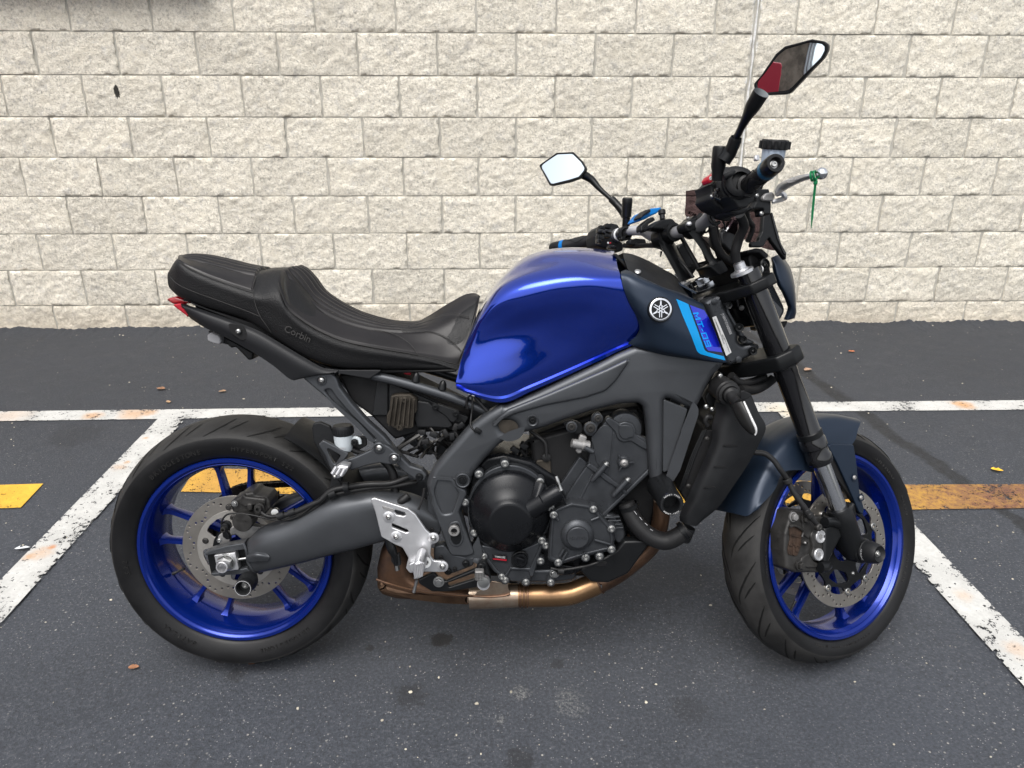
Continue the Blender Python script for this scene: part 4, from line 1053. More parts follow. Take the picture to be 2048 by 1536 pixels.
lathe_bm(bm, [(.0042, .0008), (.0042, .0023), (.0018, .0023), (.0016, .0012)], ec, ez, 20)
o = from_bm('emblem_forks', bm, 'chrome', emb, None, 30); o['kind'] = 'stuff'

# ------------------------------------------------------------------ seat
t0 = tr('F 62,186,0 118,109,0 200,100,0 330,112,0 450,140,0 560,172,0 640,184,0 710,172,0 800,170,0 860,186,0 920,245,0 1000,345,0 1130,440,0 1300,515,0 1440,548,0 1570,545,0 1700,505,0 1810,440,0 1900,380,0 1972,352,0')
t1 = tr('F 58,192,-50 114,113,-56 195,118,-58 325,140,-60 445,172,-62 550,200,-64 628,215,-66 700,200,-70 775,205,-74 830,240,-78 890,310,-80 970,400,-80 1100,490,-78 1270,555,-76 1420,590,-72 1560,595,-68 1690,560,-64 1800,510,-60 1890,460,-57 1960,420,-55')
q0 = tr('F 50,202,-84 108,130,-108 190,180,-116 310,232,-120 430,275,-122 540,312,-126 620,335,-130 690,330,-134 745,345,-137 790,415,-139 880,500,-139 980,562,-138 1110,620,-137 1270,660,-133 1420,686,-126 1560,710,-118 1680,732,-112 1760,751,-108 1815,767,-106 1858,778,-104')
q1 = tr('F 46,232,-88 104,235,-114 185,265,-122 300,310,-126 420,352,-128 530,390,-132 612,415,-135 690,450,-138 770,510,-141 840,560,-142 920,610,-142 1010,660,-141 1130,705,-139 1280,735,-134 1420,750,-127 1560,762,-119 1680,772,-113 1760,780,-109 1815,786,-106 1855,788,-104')
q2 = tr('F 60,300,-84 110,345,-106 180,370,-112 290,412,-115 410,450,-117 520,487,-119 600,530,-122 690,590,-125 780,648,-128 860,697,-130 940,738,-130 1020,768,-129 1130,790,-127 1280,798,-122 1420,800,-116 1560,801,-110 1680,802,-106 1760,802,-102 1815,800,-100 1850,796,-99')
q3 = shift(q2, dy=.045, dz=-.002)
seat = skin('seat', [t0, t1, q0, q1, q2, q3], 110, 30, 'leather_grain', bike, mirror=True, ang=60)
def pleats(lo, hi, amp, n, ulo=0.0, uhi=1.0):
    def f(u, v):
        w = np.clip((hi - v) / .06, 0, 1) * np.clip((u - ulo) / .08, 0, 1) * np.clip((uhi - u) / .12, 0, 1)
        s = np.abs(np.sin(pi * n * (v - lo) / (hi - lo)))
        puff = np.sin(pi * np.clip(u, 0, 1)) ** .3
        edge = np.minimum(1, np.minimum(1 - v, np.minimum(u, 1 - u) * 3) / .05)
        return .0035 * edge + w * amp * (s ** .7 - .75) * (v < hi)
    return f
pd = [tr('F 845,164,0 892,186,0 942,231,0 1002,311,0 1092,381,0 1200,441,0 1300,486,0 1420,520,0 1560,520,0 1650,490,0 1780,410,0 1900,345,0 1976,340,0'),
      tr('F 802,166,-42 850,200,-45 905,260,-46 970,345,-46 1070,415,-46 1190,475,-45 1310,512,-43 1430,538,-40 1570,538,-37 1680,508,-34 1800,450,-32 1900,395,-30 1974,362,-28'),
      tr('F 766,185,-80 800,240,-85 850,310,-88 920,390,-88 1020,455,-87 1150,515,-85 1290,553,-82 1420,570,-78 1560,575,-73 1690,560,-68 1800,528,-63 1890,492,-58 1958,450,-55'),
      tr('F 743,215,-114 765,300,-119 810,380,-121 890,455,-121 1000,520,-120 1130,572,-118 1290,612,-114 1450,638,-107 1580,652,-100 1700,655,-93 1790,650,-87 1870,632,-83 1928,590,-80'),
      tr('F 733,262,-135 755,335,-140 800,430,-142 895,508,-142 1000,570,-141 1130,625,-139 1260,655,-136 1400,680,-129 1540,703,-121 1650,725,-115 1740,745,-111 1800,762,-109 1857,776,-106')]
o = skin('rider_pad', pd, 130, 72, 'leather', seat, mirror=True, ang=60, disp=pleats(0, .58, .0075, 4.5, .0, .74))
pp_ = [tr('F 112,104,0 180,95,0 260,97,0 330,107,0 400,120,0 480,143,0 560,165,0 630,182,0'),
       tr('F 111,108,-48 175,112,-50 250,122,-52 320,140,-53 395,158,-54 470,178,-55 545,192,-56 605,202,-57'),
       tr('F 110,116,-86 165,140,-92 240,165,-95 310,190,-97 385,212,-98 455,232,-99 530,252,-101 590,262,-102'),
       tr('F 110,128,-109 160,159,-114 225,192,-117 300,226,-119 375,254,-121 450,282,-122 515,304,-124 574,326,-126')]
skin('pillion_pad', pp_, 60, 48, 'leather', seat, mirror=True, ang=60, disp=pleats(0, .55, .006, 3.5, .06, 1.1))
def stitch(pts, lift=.0008, m='stitch', r=.0007, name='stitching', par=seat):
    tube(name, [p + Vector((0, -lift, lift * .5)) for p in pts], r, m, par, n=5, seg=60)
stitch(tr('F 108,130,-113 190,181,-119 310,234,-123 430,277,-125 540,314,-129 575,327,-130'))
stitch(tr('F 50,214,-89 110,275,-117 200,318,-124 330,365,-129 460,412,-132 560,450,-135 618,475,-137'))
stitch(tr('F 622,176,-75 596,235,-110 578,290,-129 580,340,-134 596,410,-136 625,480,-138 660,530,-137 690,575,-130'))
stitch(tr('F 733,262,-139 755,335,-144 800,430,-146 895,508,-146 1000,570,-145 1130,625,-143 1260,655,-140 1400,680,-133 1540,703,-125 1650,725,-119 1740,745,-115 1800,762,-113 1857,776,-110'))
for s in ('F 1600,712,-117 1560,655,-108 1500,610,-98 1430,580,-86 1330,560,-84', 'F 1862,680,-98 1800,622,-88 1730,585,-78 1640,565,-72 1500,560,-76', 'F 1870,692,-98 1806,632,-88 1736,595,-78 1640,575,-73 1500,568,-77', 'F 1920,490,-65 1830,468,-55 1740,480,-57 1640,515,-55 1540,540,-56', 'F 1918,480,-64 1830,458,-54 1740,470,-55'):
    stitch(tr(s), .004)
stitch(tr('F 1984,352,-25 1955,480,-62 1905,640,-88 1858,776,-104'), .004, 'leather', .0016, 'piping')
g0, g1 = P('F', 772, 545, -.1445), P('F', 940, 622, -.1445)
text('lettering', 'Corbin', (g0 + g1) / 2 + Vector((0, -.002, 0)), g1 - g0, Vector((.3, 0, 1)), .021, 'stitch', seat, .0010)

# ------------------------------------------------------------------ tail
tp = [tr('F 128,392,-88 250,428,-104 420,488,-116 600,558,-124 760,648,-128 900,732,-131 1020,796,-131 1110,806,-128'),
      tr('F 140,410,-100 255,455,-116 420,515,-126 595,590,-133 755,680,-137 890,760,-139 1000,815,-138 1090,822,-134'),
      tr('F 165,450,-102 265,500,-118 415,560,-128 585,640,-135 745,722,-139 860,792,-141 950,835,-140 1052,828,-136'),
      tr('F 186,484,-94 280,545,-110 410,605,-120 570,693,-128 700,778,-132 790,852,-134 828,870,-134 862,862,-132')]
tail = skin('tail_panel', tp, 50, 18, 'tail', bike, ang=40, thick=.006)
mirrored(tail)
slab('tail_wing', tr('F 1020,796 1110,806 1382,808 1300,862 1090,826 1000,830', -.127), .012, 'tail', bike, bev=.002, rnd=.003)
on_cover.tree = None
slab('bolt_recess', tr('F 415,512 520,535 552,612 505,624 445,582', -.1335), .003, 'dark', tail, bev=.0008, rnd=.01)
bolt(P('F', 487, 567, -.137), .0062, 'zinc', tail, name='tail_bolt', kind='round', h=.006)
ol = tr('F 32,370,-60 100,352,-60 180,372,-95 186,396,-100 132,395,-92')
slab('tail_light', tr('F 28,368 95,350 182,374 190,398 130,394 80,400', -.075), .15, 'red_lens', bike, bev=.006, rnd=.006)
slab('tail_light', tr('F 72,402 128,392 158,440 186,484 150,462 105,428', -.092), .03, 'red_plastic', bike, bev=.004, rnd=.004)
slab('seat_base', tr('F 180,378 300,425 600,520 760,628 880,705 1040,785 1100,802 1700,806 1840,800 1840,820 1300,830 1020,800 740,660 420,492 200,400', -.108), .216, 'dark', bike, bev=.004)
slab('plate_lamp', tr('F 291,590 318,575 368,598 378,625 372,650 330,640 294,626', -.05), .06, 'grey_print', bike, bev=.004, rnd=.004)
slab('plate_bracket', tr('F 290,560 420,610 580,700 576,742 548,745 505,700 470,665 440,670 420,650 375,640 330,585', -.03), .06, 'black_plastic', bike, bev=.003)
slab('inner_tail', tr('F 200,420 600,600 860,740 860,850 800,840 600,700 330,570', -.10), .2, 'dark', bike, bev=.003)

# ------------------------------------------------------------------ swingarm
top = tr('0 493,1087,-118 519,1064,-119 571,1044,-120 645,1006,-122 701,990,-122 749,984,-121 790,990,-120 838,1003,-118 880,1030,-116')
s1 = tr('0 495,1098,-130 526,1080,-138 588,1060,-142 655,1025,-144 705,1010,-144 749,1003,-143 790,1010,-140 838,1022,-136 880,1040,-130')
s2 = tr('0 497,1125,-131 533,1114,-142 600,1096,-146 660,1071,-148 705,1056,-148 749,1043,-146 790,1043,-143 838,1046,-138 880,1052,-132')
s3 = tr('0 503,1148,-122 538,1141,-128 602,1126,-132 664,1109,-134 705,1099,-134 749,1087,-133 790,1078,-131 838,1070,-128 880,1068,-124')
sw = skin('swingarm', [top, s1, s2, s3, shift(s3, y=-.085), shift(top, y=-.085)], 60, 36, 'frame', bike, ring=True, caps=True, ang=60)
mirrored(sw)
slab('swingarm_end', tr('O 290,985 350,955 560,897 755,865 770,940 600,962 430,990 300,1012', -.128), .03, 'frame', sw, bev=.002, rnd=.002)
slab('swingarm_end', tr('O 355,1235 380,1222 600,1195 790,1160 850,1225 700,1235 600,1240 400,1258', -.128), .03, 'frame', sw, bev=.002, rnd=.002)
slab('swingarm_end', tr('O 320,1000 760,930 840,1210 370,1235', -.113), .02, 'black_satin', sw, bev=.001, rnd=.002)
bm = bmesh.new(); tube('', tr('O 752,866,-128 775,930,-133 790,1000,-134 800,1090,-133 850,1170,-131 880,1222,-126'), .0028, None, None, n=7, seg=30, bm=bm); from_bm('weld', bm, 'frame', sw)
skin('swingarm_boss', [tr('O 790,990,-130 900,965,-142 1020,985,-142'), tr('O 785,1030,-138 900,1010,-150 1060,1030,-146'), tr('O 790,1090,-134 900,1080,-146 1040,1075,-144')], 20, 14, 'frame', sw, ang=60)
slab('axle_block', tr('O 403,1010 650,977 694,1176 450,1215', -.1335), .02, 'alu', sw, bev=.001, rnd=.002)
nutc = RC + Vector((.001, 0, .0))
lathe('axle_nut', [(.0205, .134), (.0205, .1375), (.019, .138)], nutc, YAX, 'zinc', sw, 30)
lathe('axle_nut', [(.0185, .1375), (.0185, .149), (.0165, .151), (.012, .151)], nutc, YAX, 'zinc', sw, 6)
lathe('rear_axle', [(.0135, .12), (.0135, .162), (.0125, .163), (.0098, .163), (.0095, .13), (0, .13)], nutc, YAX, 'alu', sw, 30)
tube('adjuster_bolt', tr('O 655,1062,-125 800,1040,-125'), .0035, 'zinc', sw, n=10, seg=2, smooth=False)
lathe('adjuster_nut', [(0, 0), (.0068, 0), (.0068, .007), (0, .007)], P('O', 662, 1062, -.125), (1, 0, .15), 'zinc', sw, 6)
p, yb = along('O', 815, 1300, 735, 1392, -.135)
L = -yb - .0
bob = lathe('crash_bobbin', [(.0, -.02), (.0135, -.02), (.0215, .0), (.022, .012), (.0195, .022), (.0185, -yb - .135 - .012), (.0195, -yb - .135 - .01), (.0195, -yb - .135), (.0178, -yb - .135 + .001), (.0145, -yb - .135), (.0135, -yb - .150), (.0, -yb - .150)], p, YAX, 'black_plastic', bike, 36)
lathe('bobbin_ring', [(.0182, 0), (.0182, .0012), (.0172, .0012), (.0172, 0)], p + Vector((0, -(-yb - .135) , 0)), YAX, 'grey_print', bob, 36)
bolt(p + Vector((0, -(-yb - .150), 0)), .006, 'zinc', bob, kind='socket', h=.004)

# rear brake caliper and bracket
slab('caliper_bracket', tr('O 590,690 700,640 860,660 1000,690 1130,640 1135,700 900,790 730,825 660,760 590,780', -.075), .02, 'alu_dull', bike, bev=.002, rnd=.004)
slab('caliper_bracket', tr('O 450,780 540,720 590,770 590,850 540,895 500,890 440,830', -.082), .014, 'alu_dull', bike, bev=.002, rnd=.006)
cal = slab('rear_caliper', tr('O 590,380 640,360 750,280 860,262 890,300 1020,325 1060,380 1060,460 1000,530 880,560 620,500 600,450', -.095), .07, 'caliper', bike, bev=.006, rnd=.006)
slab('caliper_bridge', tr('O 740,290 780,320 1010,345 1000,420 960,400 880,420 760,440 700,400', -.104), .02, 'caliper', cal, bev=.004, rnd=.005)
slab('caliper_rib', tr('O 785,400 850,400 850,480 800,490', -.107), .012, 'caliper', cal, bev=.003, rnd=.004)
p, yb = along('O', 760, 580, 735, 620, -.09); pc = P('O', 735, 620, -.122)
lathe('piston_housing', [(.023, -.04), (.023, -.001), (.0215, .001), (0, .001)], pc, YAX, 'caliper', cal, 36)
text('lettering', 'NISSIN', pc + Vector((0, -.0012, .004)), Vector((1, 0, -.12)), Vector((0, 0, 1)), .0085, 'caliper', cal, .0008, sx=1.0)
for x, y, lat, r in ((580, 440, -.10, .0055), (645, 400, -.104, .005)): bolt(P('O', x, y, lat), r, 'caliper' if x < 600 else 'zinc', cal, name='bleed_screw', kind='hex')
for x, y, lat, r, m in ((935, 450, -.115, .0085, 'caliper'), (545, 660, -.108, .009, 'black_plastic'), (525, 690, -.118, .0062, 'caliper')): bolt(P('O', x, y, lat), r, m, cal, name='pin_bolt', kind='socket', h=.012)
lathe('collar', [(.010, -.02), (.010, .0), (.008, .003), (0, .003)], P('O', 1120, 500, -.10), (.2, -1, .3), 'zinc', cal, 20)
slab('sensor_bracket', tr('O 490,690 530,700 580,770 590,820 550,830 500,790', -.112), .012, 'black_satin', bike, bev=.003, rnd=.006)
bolt(P('O', 465, 835, -.116), .0045, 'zinc', bike, name='sensor_bolt')
tube('sensor_cable', tr('O 490,690,-112 495,600,-114 550,530,-114 640,512,-116 800,525,-120 980,560,-122 1130,595,-124 1260,590,-128 1400,545,-132 1520,460,-134 1650,330,-134'), .0022, 'hose', bike, n=8, seg=50)
tube('brake_pipe', tr('O 940,470,-118 985,520,-122 1060,550,-124 1150,545,-126'), .0042, 'hose', bike, n=8, seg=20)
tube('brake_hose', tr('O 1150,545,-126 1250,530,-128 1400,480,-130 1550,410,-131 1654,362,-131') + tr('G 180,775,-128 270,752,-128 400,735,-127 540,728,-122 640,690,-110'), [.0062, .0062, .0066, .0066, .006], 'hose', bike, n=10, seg=40)
tube('brake_hose', tr('O 1400,560,-126 1600,440,-126') + tr('G 160,810,-124 300,775,-124 430,755,-122 560,745,-118 690,720,-100'), .0055, 'hose', bike, n=8, seg=30)
for x, y in ((1325, 500), (1195, 540)): lathe('hose_clip', [(.0085, -.008), (.0085, .008)], P('O', x, y, -.129), (.9, 0, .35), 'black_plastic', bike, 12)
lathe('hose_clip', [(.012, -.006), (.012, .006)], P('G', 275, 752, -.128), (1, 0, .15), 'black_plastic', bike, 12)
lathe('hose_clip', [(.011, -.008), (.011, .008)], P('G', 195, 790, -.126), (.9, 0, .4), 'black_plastic', bike, 12)

# hugger behind the tyre and black blade under the bracket
hg = []
for y in (-.094, -.07, 0, .07, .094):
    rr = .335 - .02 * (abs(y) / .094) ** 2
    hg.append([RC + Vector((rr * math.cos(math.radians(a)), y, rr * math.sin(math.radians(a)))) for a in (8, 20, 32, 44, 56, 64)])
skin('rear_hugger', hg, 20, 13, 'black_plastic', bike, thick=.003)
slab('hugger_blade', tr('A 1140,205 1150,180 1185,172 1240,195 1270,260 1310,420 1300,520 1250,600 1130,640 1230,545 1250,460 1185,345 1150,280', -.092), .012, 'black_plastic', bike, bev=.004, rnd=.006)
slab('hugger_blade', tr('A 1190,600 1260,520 1420,560 1500,600 1400,640 1250,620 1190,640', -.085), .05, 'dark', bike, bev=.004, rnd=.006)

# ------------------------------------------------------------------ subframe strut, rear-set hanger
st = slab('subframe', tr('G 5,100 60,80 190,78 215,110 232,160 300,252 400,365 500,455 580,555 650,625 722,648 752,685 735,722 690,716 600,652 545,590 440,490 340,380 230,290 130,205', -.1275), .028, 'frame', bike, bev=.005, rnd=.008,
          holes=[tr('G 140,180 178,172 205,215 300,325 400,420 452,470 420,472 330,375 220,275', -.1275)])
mirrored(st)
slab('subframe_web', tr('G 120,160 190,150 320,320 480,480 440,500 300,360', -.1175), .012, 'frame', st, bev=.002)
lathe('strut_boss', [(.011, -.004), (.011, .002), (.0095, .0025)], P('G', 127, 119, -.128), YAX, 'frame', st, 20)
bolt(P('G', 127, 119, -.129), .0072, 'zinc', st, kind='round', h=.006)
bolt(P('G', 706, 692, -.1275), .007, 'black_satin', st)
hgr = slab('peg_hanger', tr('G 440,492 472,486 525,512 572,552 594,588 576,614 530,620 470,610 400,624 330,645 305,655 283,642 250,612 282,588 330,572 420,532', -.142), .018, 'frame', bike, bev=.004, rnd=.006)
slab('peg_hanger_arm', tr('G 108,500 136,474 290,553 262,592 238,612 205,650 185,655 150,570', -.139), .014, 'frame', hgr, bev=.003, rnd=.004, holes=[tr('G 152,515 240,566 205,622 185,590', -.139)])
for x, y in ((468, 520), (557, 580)):
    lathe('boss', [(.013, -.006), (.013, .002), (.011, .003)], P('G', x, y, -.142), YAX, 'frame', hgr, 22)
    bolt(P('G', x, y, -.144), .0078, 'zinc', hgr, kind='round', h=.006)
a, b = P('G', 270, 610, -.145), P('G', 195, 680, -.205)
pg = slab('passenger_peg', tr('G 178,680 205,640 232,622 290,630 280,655 255,690 215,705', -.185), .035, 'alu', bike, bev=.005, rnd=.006)
for i in range(3):
    tube('peg_rib', [P('G', 190 + 26 * i, 672 + 6 * i, -.188), P('G', 216 + 24 * i, 630 + 6 * i, -.185)], .0042, 'alu', pg, n=8, seg=3)
lathe('peg_pin', [(0, -.01), (.0085, -.01), (.0085, .002), (.006, .004), (0, .004)], P('G', 270, 607, -.150), (-.2, -.6, .8), 'frame', hgr, 18)
bolt(P('G', 205, 690, -.19), .0042, 'zinc', pg, kind='round')
# rear brake reservoir
rc_, ru = P('G', 258, 490, -.118), Vector((-.02, 0, 1))
def lat_r(w, z='G', lat=-.118):
    q = P(z, 200, 400, lat); q2 = P(z, 200 + w, 400, lat); return abs(q2.x - q.x)
r1 = lat_r(59)
rs_b = lathe('brake_reservoir', [(0, -.019), (r1 * .72, -.019), (r1 * .86, -.014), (r1 * .9, 0), (r1 * .95, .014), (r1 * .95, .020), (0, .020)], rc_, ru, 'white_plastic', bike, 32)
cap = lathe('reservoir_cap', [(r1 * .97, .019), (r1 * 1.02, .0215), (r1 * 1.02, .036), (r1 * .94, .041), (0, .041)], rc_, ru, 'black_plastic', rs_b, 36)
bm = bmesh.new()
for k in range(24):
    a = 2*pi*k/24; q = rc_ + Vector((r1*1.02*math.cos(a), r1*1.02*math.sin(a), .029)); box_bm(bm, q, .0022, .0022, .013, Matrix.Rotation(a, 3, 'Z'))
o = from_bm('cap_rib', bm, 'black_plastic', rs_b); o['kind'] = 'stuff'
text('lettering', 'MIN', rc_ + Vector((.002, -r1 * .93, -.007)), Vector((1, 0, 0)), Vector((0, 0, 1)), .007, 'grey_print', rs_b, .0004)
tube('reservoir_lug', tr('G 300,480,-118 325,460,-118 350,470,-118 355,495,-118'), .0045, 'white_plastic', rs_b, n=8, seg=14)
bolt(P('G', 322, 488, -.126), .006, 'black_satin', rs_b, kind='socket')
slab('reservoir_bracket', tr('G 330,450 392,455 395,505 330,545 300,530', -.108), .008, 'black_plastic', bike, bev=.002)
tube('reservoir_hose', tr('G 300,525,-115 345,545,-112 420,560,-105 500,600,-100 545,660,-100 560,740,-100 565,830,-105'), [.006, .006, .0075, .009, .010, .010, .010], 'hose', bike, n=10, seg=30)

# ------------------------------------------------------------------ under the seat
slab('battery_case', tr('G 225,85 480,90 640,160 1000,330 960,420 700,430 560,470 420,330 300,240', -.085), .17, 'dark', bike, bev=.006)
slab('battery_lid', tr('G 455,110 520,135 520,330 425,330', -.092), .02, 'black_plastic', bike, bev=.003)
slab('battery_lid', tr('G 525,135 640,180 1000,340 960,400 860,385 700,330 525,330', -.092), .02, 'black_plastic', bike, bev=.003)
tube('seat_rail', tr('G 430,92,-108 560,122,-108 760,178,-108 960,245,-108 1130,315,-108'), [.0108, .0108, .0108, .0108, .0105], 'frame', bike, n=14, seg=16)
tube('seat_rail', [Vector((p.x, .108, p.z)) for p in tr('G 430,92,-108 560,122,-108 760,178,-108 960,245,-108 1130,315,-108')], .0108, 'frame', bike, n=14, seg=16)
for x, y in ((688, 95), (845, 142)): lathe('rail_stud', [(.010, -.012), (.008, 0), (.006, .005), (.0035, .008), (0, .008)], P('G', x, y, -.108), (.2, 0, 1), 'black_satin', bike, 16)
slab('red_cap', tr('G 605,62 660,70 655,92 615,85', -.09), .03, 'red_plastic', bike, bev=.003)
reg = slab('regulator', tr('G 535,215 575,205 650,205 690,235 690,300 665,345 668,405 560,405 512,375 512,330 530,290', -.118), .03, 'regulator', bike, bev=.002, rnd=.004)
for i in range(6):
    x0, x1 = 545 + 25 * i, 520 + 28 * i
    slab('fin', tr(f'G {x0},{222 + 2*i} {x0+9},{222 + 2*i} {x1+9},{392 + 1*i} {x1},{392 + i}', -.128), .014, 'regulator', reg, bev=.0012, rnd=.001)
for x, y in ((617, 236), (589, 398)): bolt(P('G', x, y, -.121), .0062, 'regulator', reg)
slab('coupler_box', tr('G 692,240 760,250 800,290 870,330 905,390 880,405 800,400 690,400 672,350', -.105), .03, 'black_plastic', bike, bev=.004, rnd=.006)
slab('coupler_plate', tr('G 770,270 820,262 940,300 930,350 900,375 860,330', -.110), .012, 'black_plastic', bike, bev=.002, rnd=.006)
for x, y in ((800, 278), (920, 316)): bolt(P('G', x, y, -.114), .006, 'black_satin', bike, name='cover_bolt')
random.seed(11)
for i in range(16):
    x0, y0 = random.uniform(700, 960), random.uniform(395, 480); pts = [P('G', x0, y0, -.09 + random.uniform(-.02, .02))]
    for k in range(3): x0 += random.uniform(-70, 70); y0 += random.uniform(20, 70); pts.append(P('G', x0, y0, -.085 + random.uniform(-.03, .03)))
    tube('wiring', pts, random.choice((.0028, .0035, .0045)), random.choice(('hose', 'hose', 'dark', 'caliper')), bike, n=6, seg=14)
for i, (x, y) in enumerate(((720, 425), (790, 440), (860, 430), (900, 450), (920, 395), (950, 385), (740, 480))):
    box('connector', P('G', x, y, -.1), .018, .014, .012, 'black_plastic' if i % 2 else 'hose', bike, Matrix.Rotation(.5 * i, 3, 'Y'), .002)
tube('cable_loop', tr('G 990,290,-125 985,235,-126 1010,210,-126 1020,260,-128 1012,330,-130 1010,390,-146 1040,430,-150'), .0022, 'hose', bike, n=8, seg=40)
box('cable_plug', P('G', 1052, 418, -.152), .016, .01, .010, 'black_satin', bike, Matrix.Rotation(.6, 3, 'Y'), .0015)
tube('cable_sleeve', tr('G 1030,215,-126 1065,255,-127 1105,300,-128 1125,318,-128'), .0042, 'hose', bike, n=8, seg=12)
lathe('rail_tie', [(.0125, -.003), (.0125, .003)], P('G', 985, 255, -.108), (1, 0, -.4), 'black_plastic', bike, 16)

# ------------------------------------------------------------------ main frame
fo = tr('H 1905,868 1800,980 1760,1062 1748,1090 1700,1180 1640,1330', -.150) + tr('C 1660,280 1590,480 1548,610 1500,650 1425,650 1408,590 1396,450 1388,300 1378,190 1364,122 1330,92 1200,100 1000,150 850,200 700,256 560,292 480,318 400,366 310,455 235,545 212,590 205,625 160,680 128,770 150,850 175,950 200,1040 240,1110', -.150) \
    + tr('G 1040,1150 1030,1195 990,1212 885,1160 850,1060 810,955 768,850 745,745 757,700 785,640 850,565 1000,395 1110,315 1190,268', -.150) + tr('H 430,1168 640,1078 850,980 1040,890 1170,822 1290,772 1500,770 1750,800', -.150)
frm = slab('frame_spar', fo, .045, 'frame', bike, bev=.016, rnd=.014, res=6, ang=60, flat=False,
           holes=[tr('C 392,240 415,208 455,206 500,222 522,258 500,290 455,298 410,280', -.150),
                  tr('C 1512,60 1545,66 1680,132 1676,165 1560,520 1520,585 1492,575 1500,300 1500,80', -.150)])
mirrored(frm)
slab('frame_recess', tr('C 1492,62 1655,128 1642,178 1535,535 1488,555', -.1435), .012, 'frame', frm, bev=.002)
slab('frame_plug', tr('C 380,200 540,200 540,300 380,300', -.142), .008, 'regulator', frm, bev=.001)
# raised ridge along the spar and the pivot plate's relief
slab('spar_ridge', tr('H 440,1192 700,1090 930,993 1100,920 1262,842 1240,890 1165,1000 1095,1068 960,1112 700,1162 500,1218 400,1262 330,1300', -.1565), .014, 'frame', frm, bev=.0065, rnd=.03, res=4, ang=60, flat=False)
slab('pivot_plate', tr('G 800,690 905,700 925,740 980,770 985,800 940,900 960,960 1010,1090 1035,1150 985,1165 890,1160 850,1060 812,955 775,860 775,760', -.156), .02, 'frame', frm, bev=.006, rnd=.012, res=3,
     holes=[tr('G 800,700 895,712 905,740 935,790 905,880 895,905 845,915 812,850 790,770', -.156)])
slab('pivot_recess', tr('G 780,690 920,700 940,800 900,920 840,925', -.1505), .01, 'frame', frm, bev=.002)
lathe('frame_boss', [(.0165, -.02), (.0165, .004), (.0148, .006), (.0125, .005), (.0115, .0), (0, 0)], P('G', 962, 710, -.158), YAX, 'frame', frm, 30)
bolt(P('G', 962, 710, -.159), .0065, 'black_satin', frm, kind='hex', h=.008)
lathe('frame_boss', [(.0125, -.02), (.0125, .002), (.0112, .004), (.0095, .003), (.009, -.002), (0, -.002)], P('C', 618, 203, -.152), YAX, 'frame', frm, 28)
bolt(P('C', 618, 203, -.151), .0055, 'black_satin', frm)
slab('pivot_slot', tr('G 880,960 945,950 968,1060 950,1100 905,1105 880,1070', -.159), .008, 'frame', frm, bev=.002, rnd=.02)
slab('pivot_slot', tr('G 887,972 938,962 956,1055 940,1090 910,1092 890,1060', -.1605), .006, 'black_satin', frm, bev=.001, rnd=.016)
lathe('pivot_nut', [(.0125, -.01), (.0125, .008), (.0112, .0095), (.0072, .0095), (.007, -.006), (0, -.006)], P('G', 912, 1003, -.160), YAX, 'alu_dull', frm, 28)
slab('pivot_lower', tr('G 790,1105 850,1095 900,1150 1000,1170 1030,1165 1025,1215 965,1240 880,1270 830,1240 790,1180', -.150), .03, 'engine', bike, bev=.004, rnd=.008)
for x, y, r, m in ((980, 1203, .0065, 'black_satin'), (875, 1250, .0065, 'black_satin'), (833, 1168, .004, 'dark'), (915, 1235, .004, 'dark'), (780, 1003, .004, 'dark')): bolt(P('G', x, y, -.153), r, m, bike, name='frame_bolt')
slab('frame_back', tr('G 750,760 790,860 830,1000 800,1100 770,1050 755,950', -.13), .02, 'engine', bike, bev=.003)

# ------------------------------------------------------------------ rider foot controls
hp = slab('heel_plate', tr('G 416,822 440,815 640,880 682,912 742,1002 772,1030 800,1026 818,1052 802,1080 776,1092 770,1160 790,1188 850,1190 872,1215 865,1244 830,1256 700,1252 650,1262 625,1232 640,1170 605,1110 560,1092 480,1046 444,900', -.178), .009, 'alu', bike, bev=.0025, rnd=.008,
          holes=[rounded(tr('G 560,885 618,902 626,918 610,924 572,916 556,900', -.178), .004), rounded(tr('G 540,965 636,1004 644,1016 628,1022 545,990', -.178), .004)], res=3)
slab('plate_groove', tr('G 484,862 555,882 552,900 490,880', -.1792), .0015, 'alu_dull', hp, bev=.0004, rnd=.006)
for x, y, r in ((524, 928, .0078), (568, 1045, .0078), (788, 1052, .0085), (843, 1220, .0085)):
    lathe('washer', [(.0125, -.003), (.0125, .001), (.0105, .0018), (0, .0018)], P('G', x, y, -.1785), YAX, 'alu', hp, 22)
    bolt(P('G', x, y, -.181), r * .82, 'zinc', hp, kind='round', h=.006)
bolt(P('G', 700, 1166, -.18), .0026, 'dark', hp, name='hole')
fp = slab('rider_peg', tr('G 672,1205 700,1185 728,1200 738,1240 712,1292 676,1300 668,1262', -.255), .07, 'alu', bike, bev=.004, rnd=.006)
for i in range(4):
    tube('peg_rib', [P('G', 680 + 13 * i, 1290 - 4 * i, -.257), P('G', 690 + 13 * i, 1205 - 2 * i, -.256)], .0028, 'alu', fp, n=6, seg=3)
tube('peg_feeler', tr('G 690,1300,-250 678,1350,-250 672,1372,-250'), [.0036, .0032, .0042], 'zinc', fp, n=8, seg=8)
lathe('peg_spring', [(.012, -.01), (.012, .006), (.006, .006), (.006, -.01)], P('G', 742, 1195, -.20), (.2, -.8, .3), 'zinc', fp, 20)
slab('peg_clevis', tr('G 640,1210 700,1180 760,1200 750,1240 690,1260 650,1250', -.195), .02, 'alu', hp, bev=.003, rnd=.006)
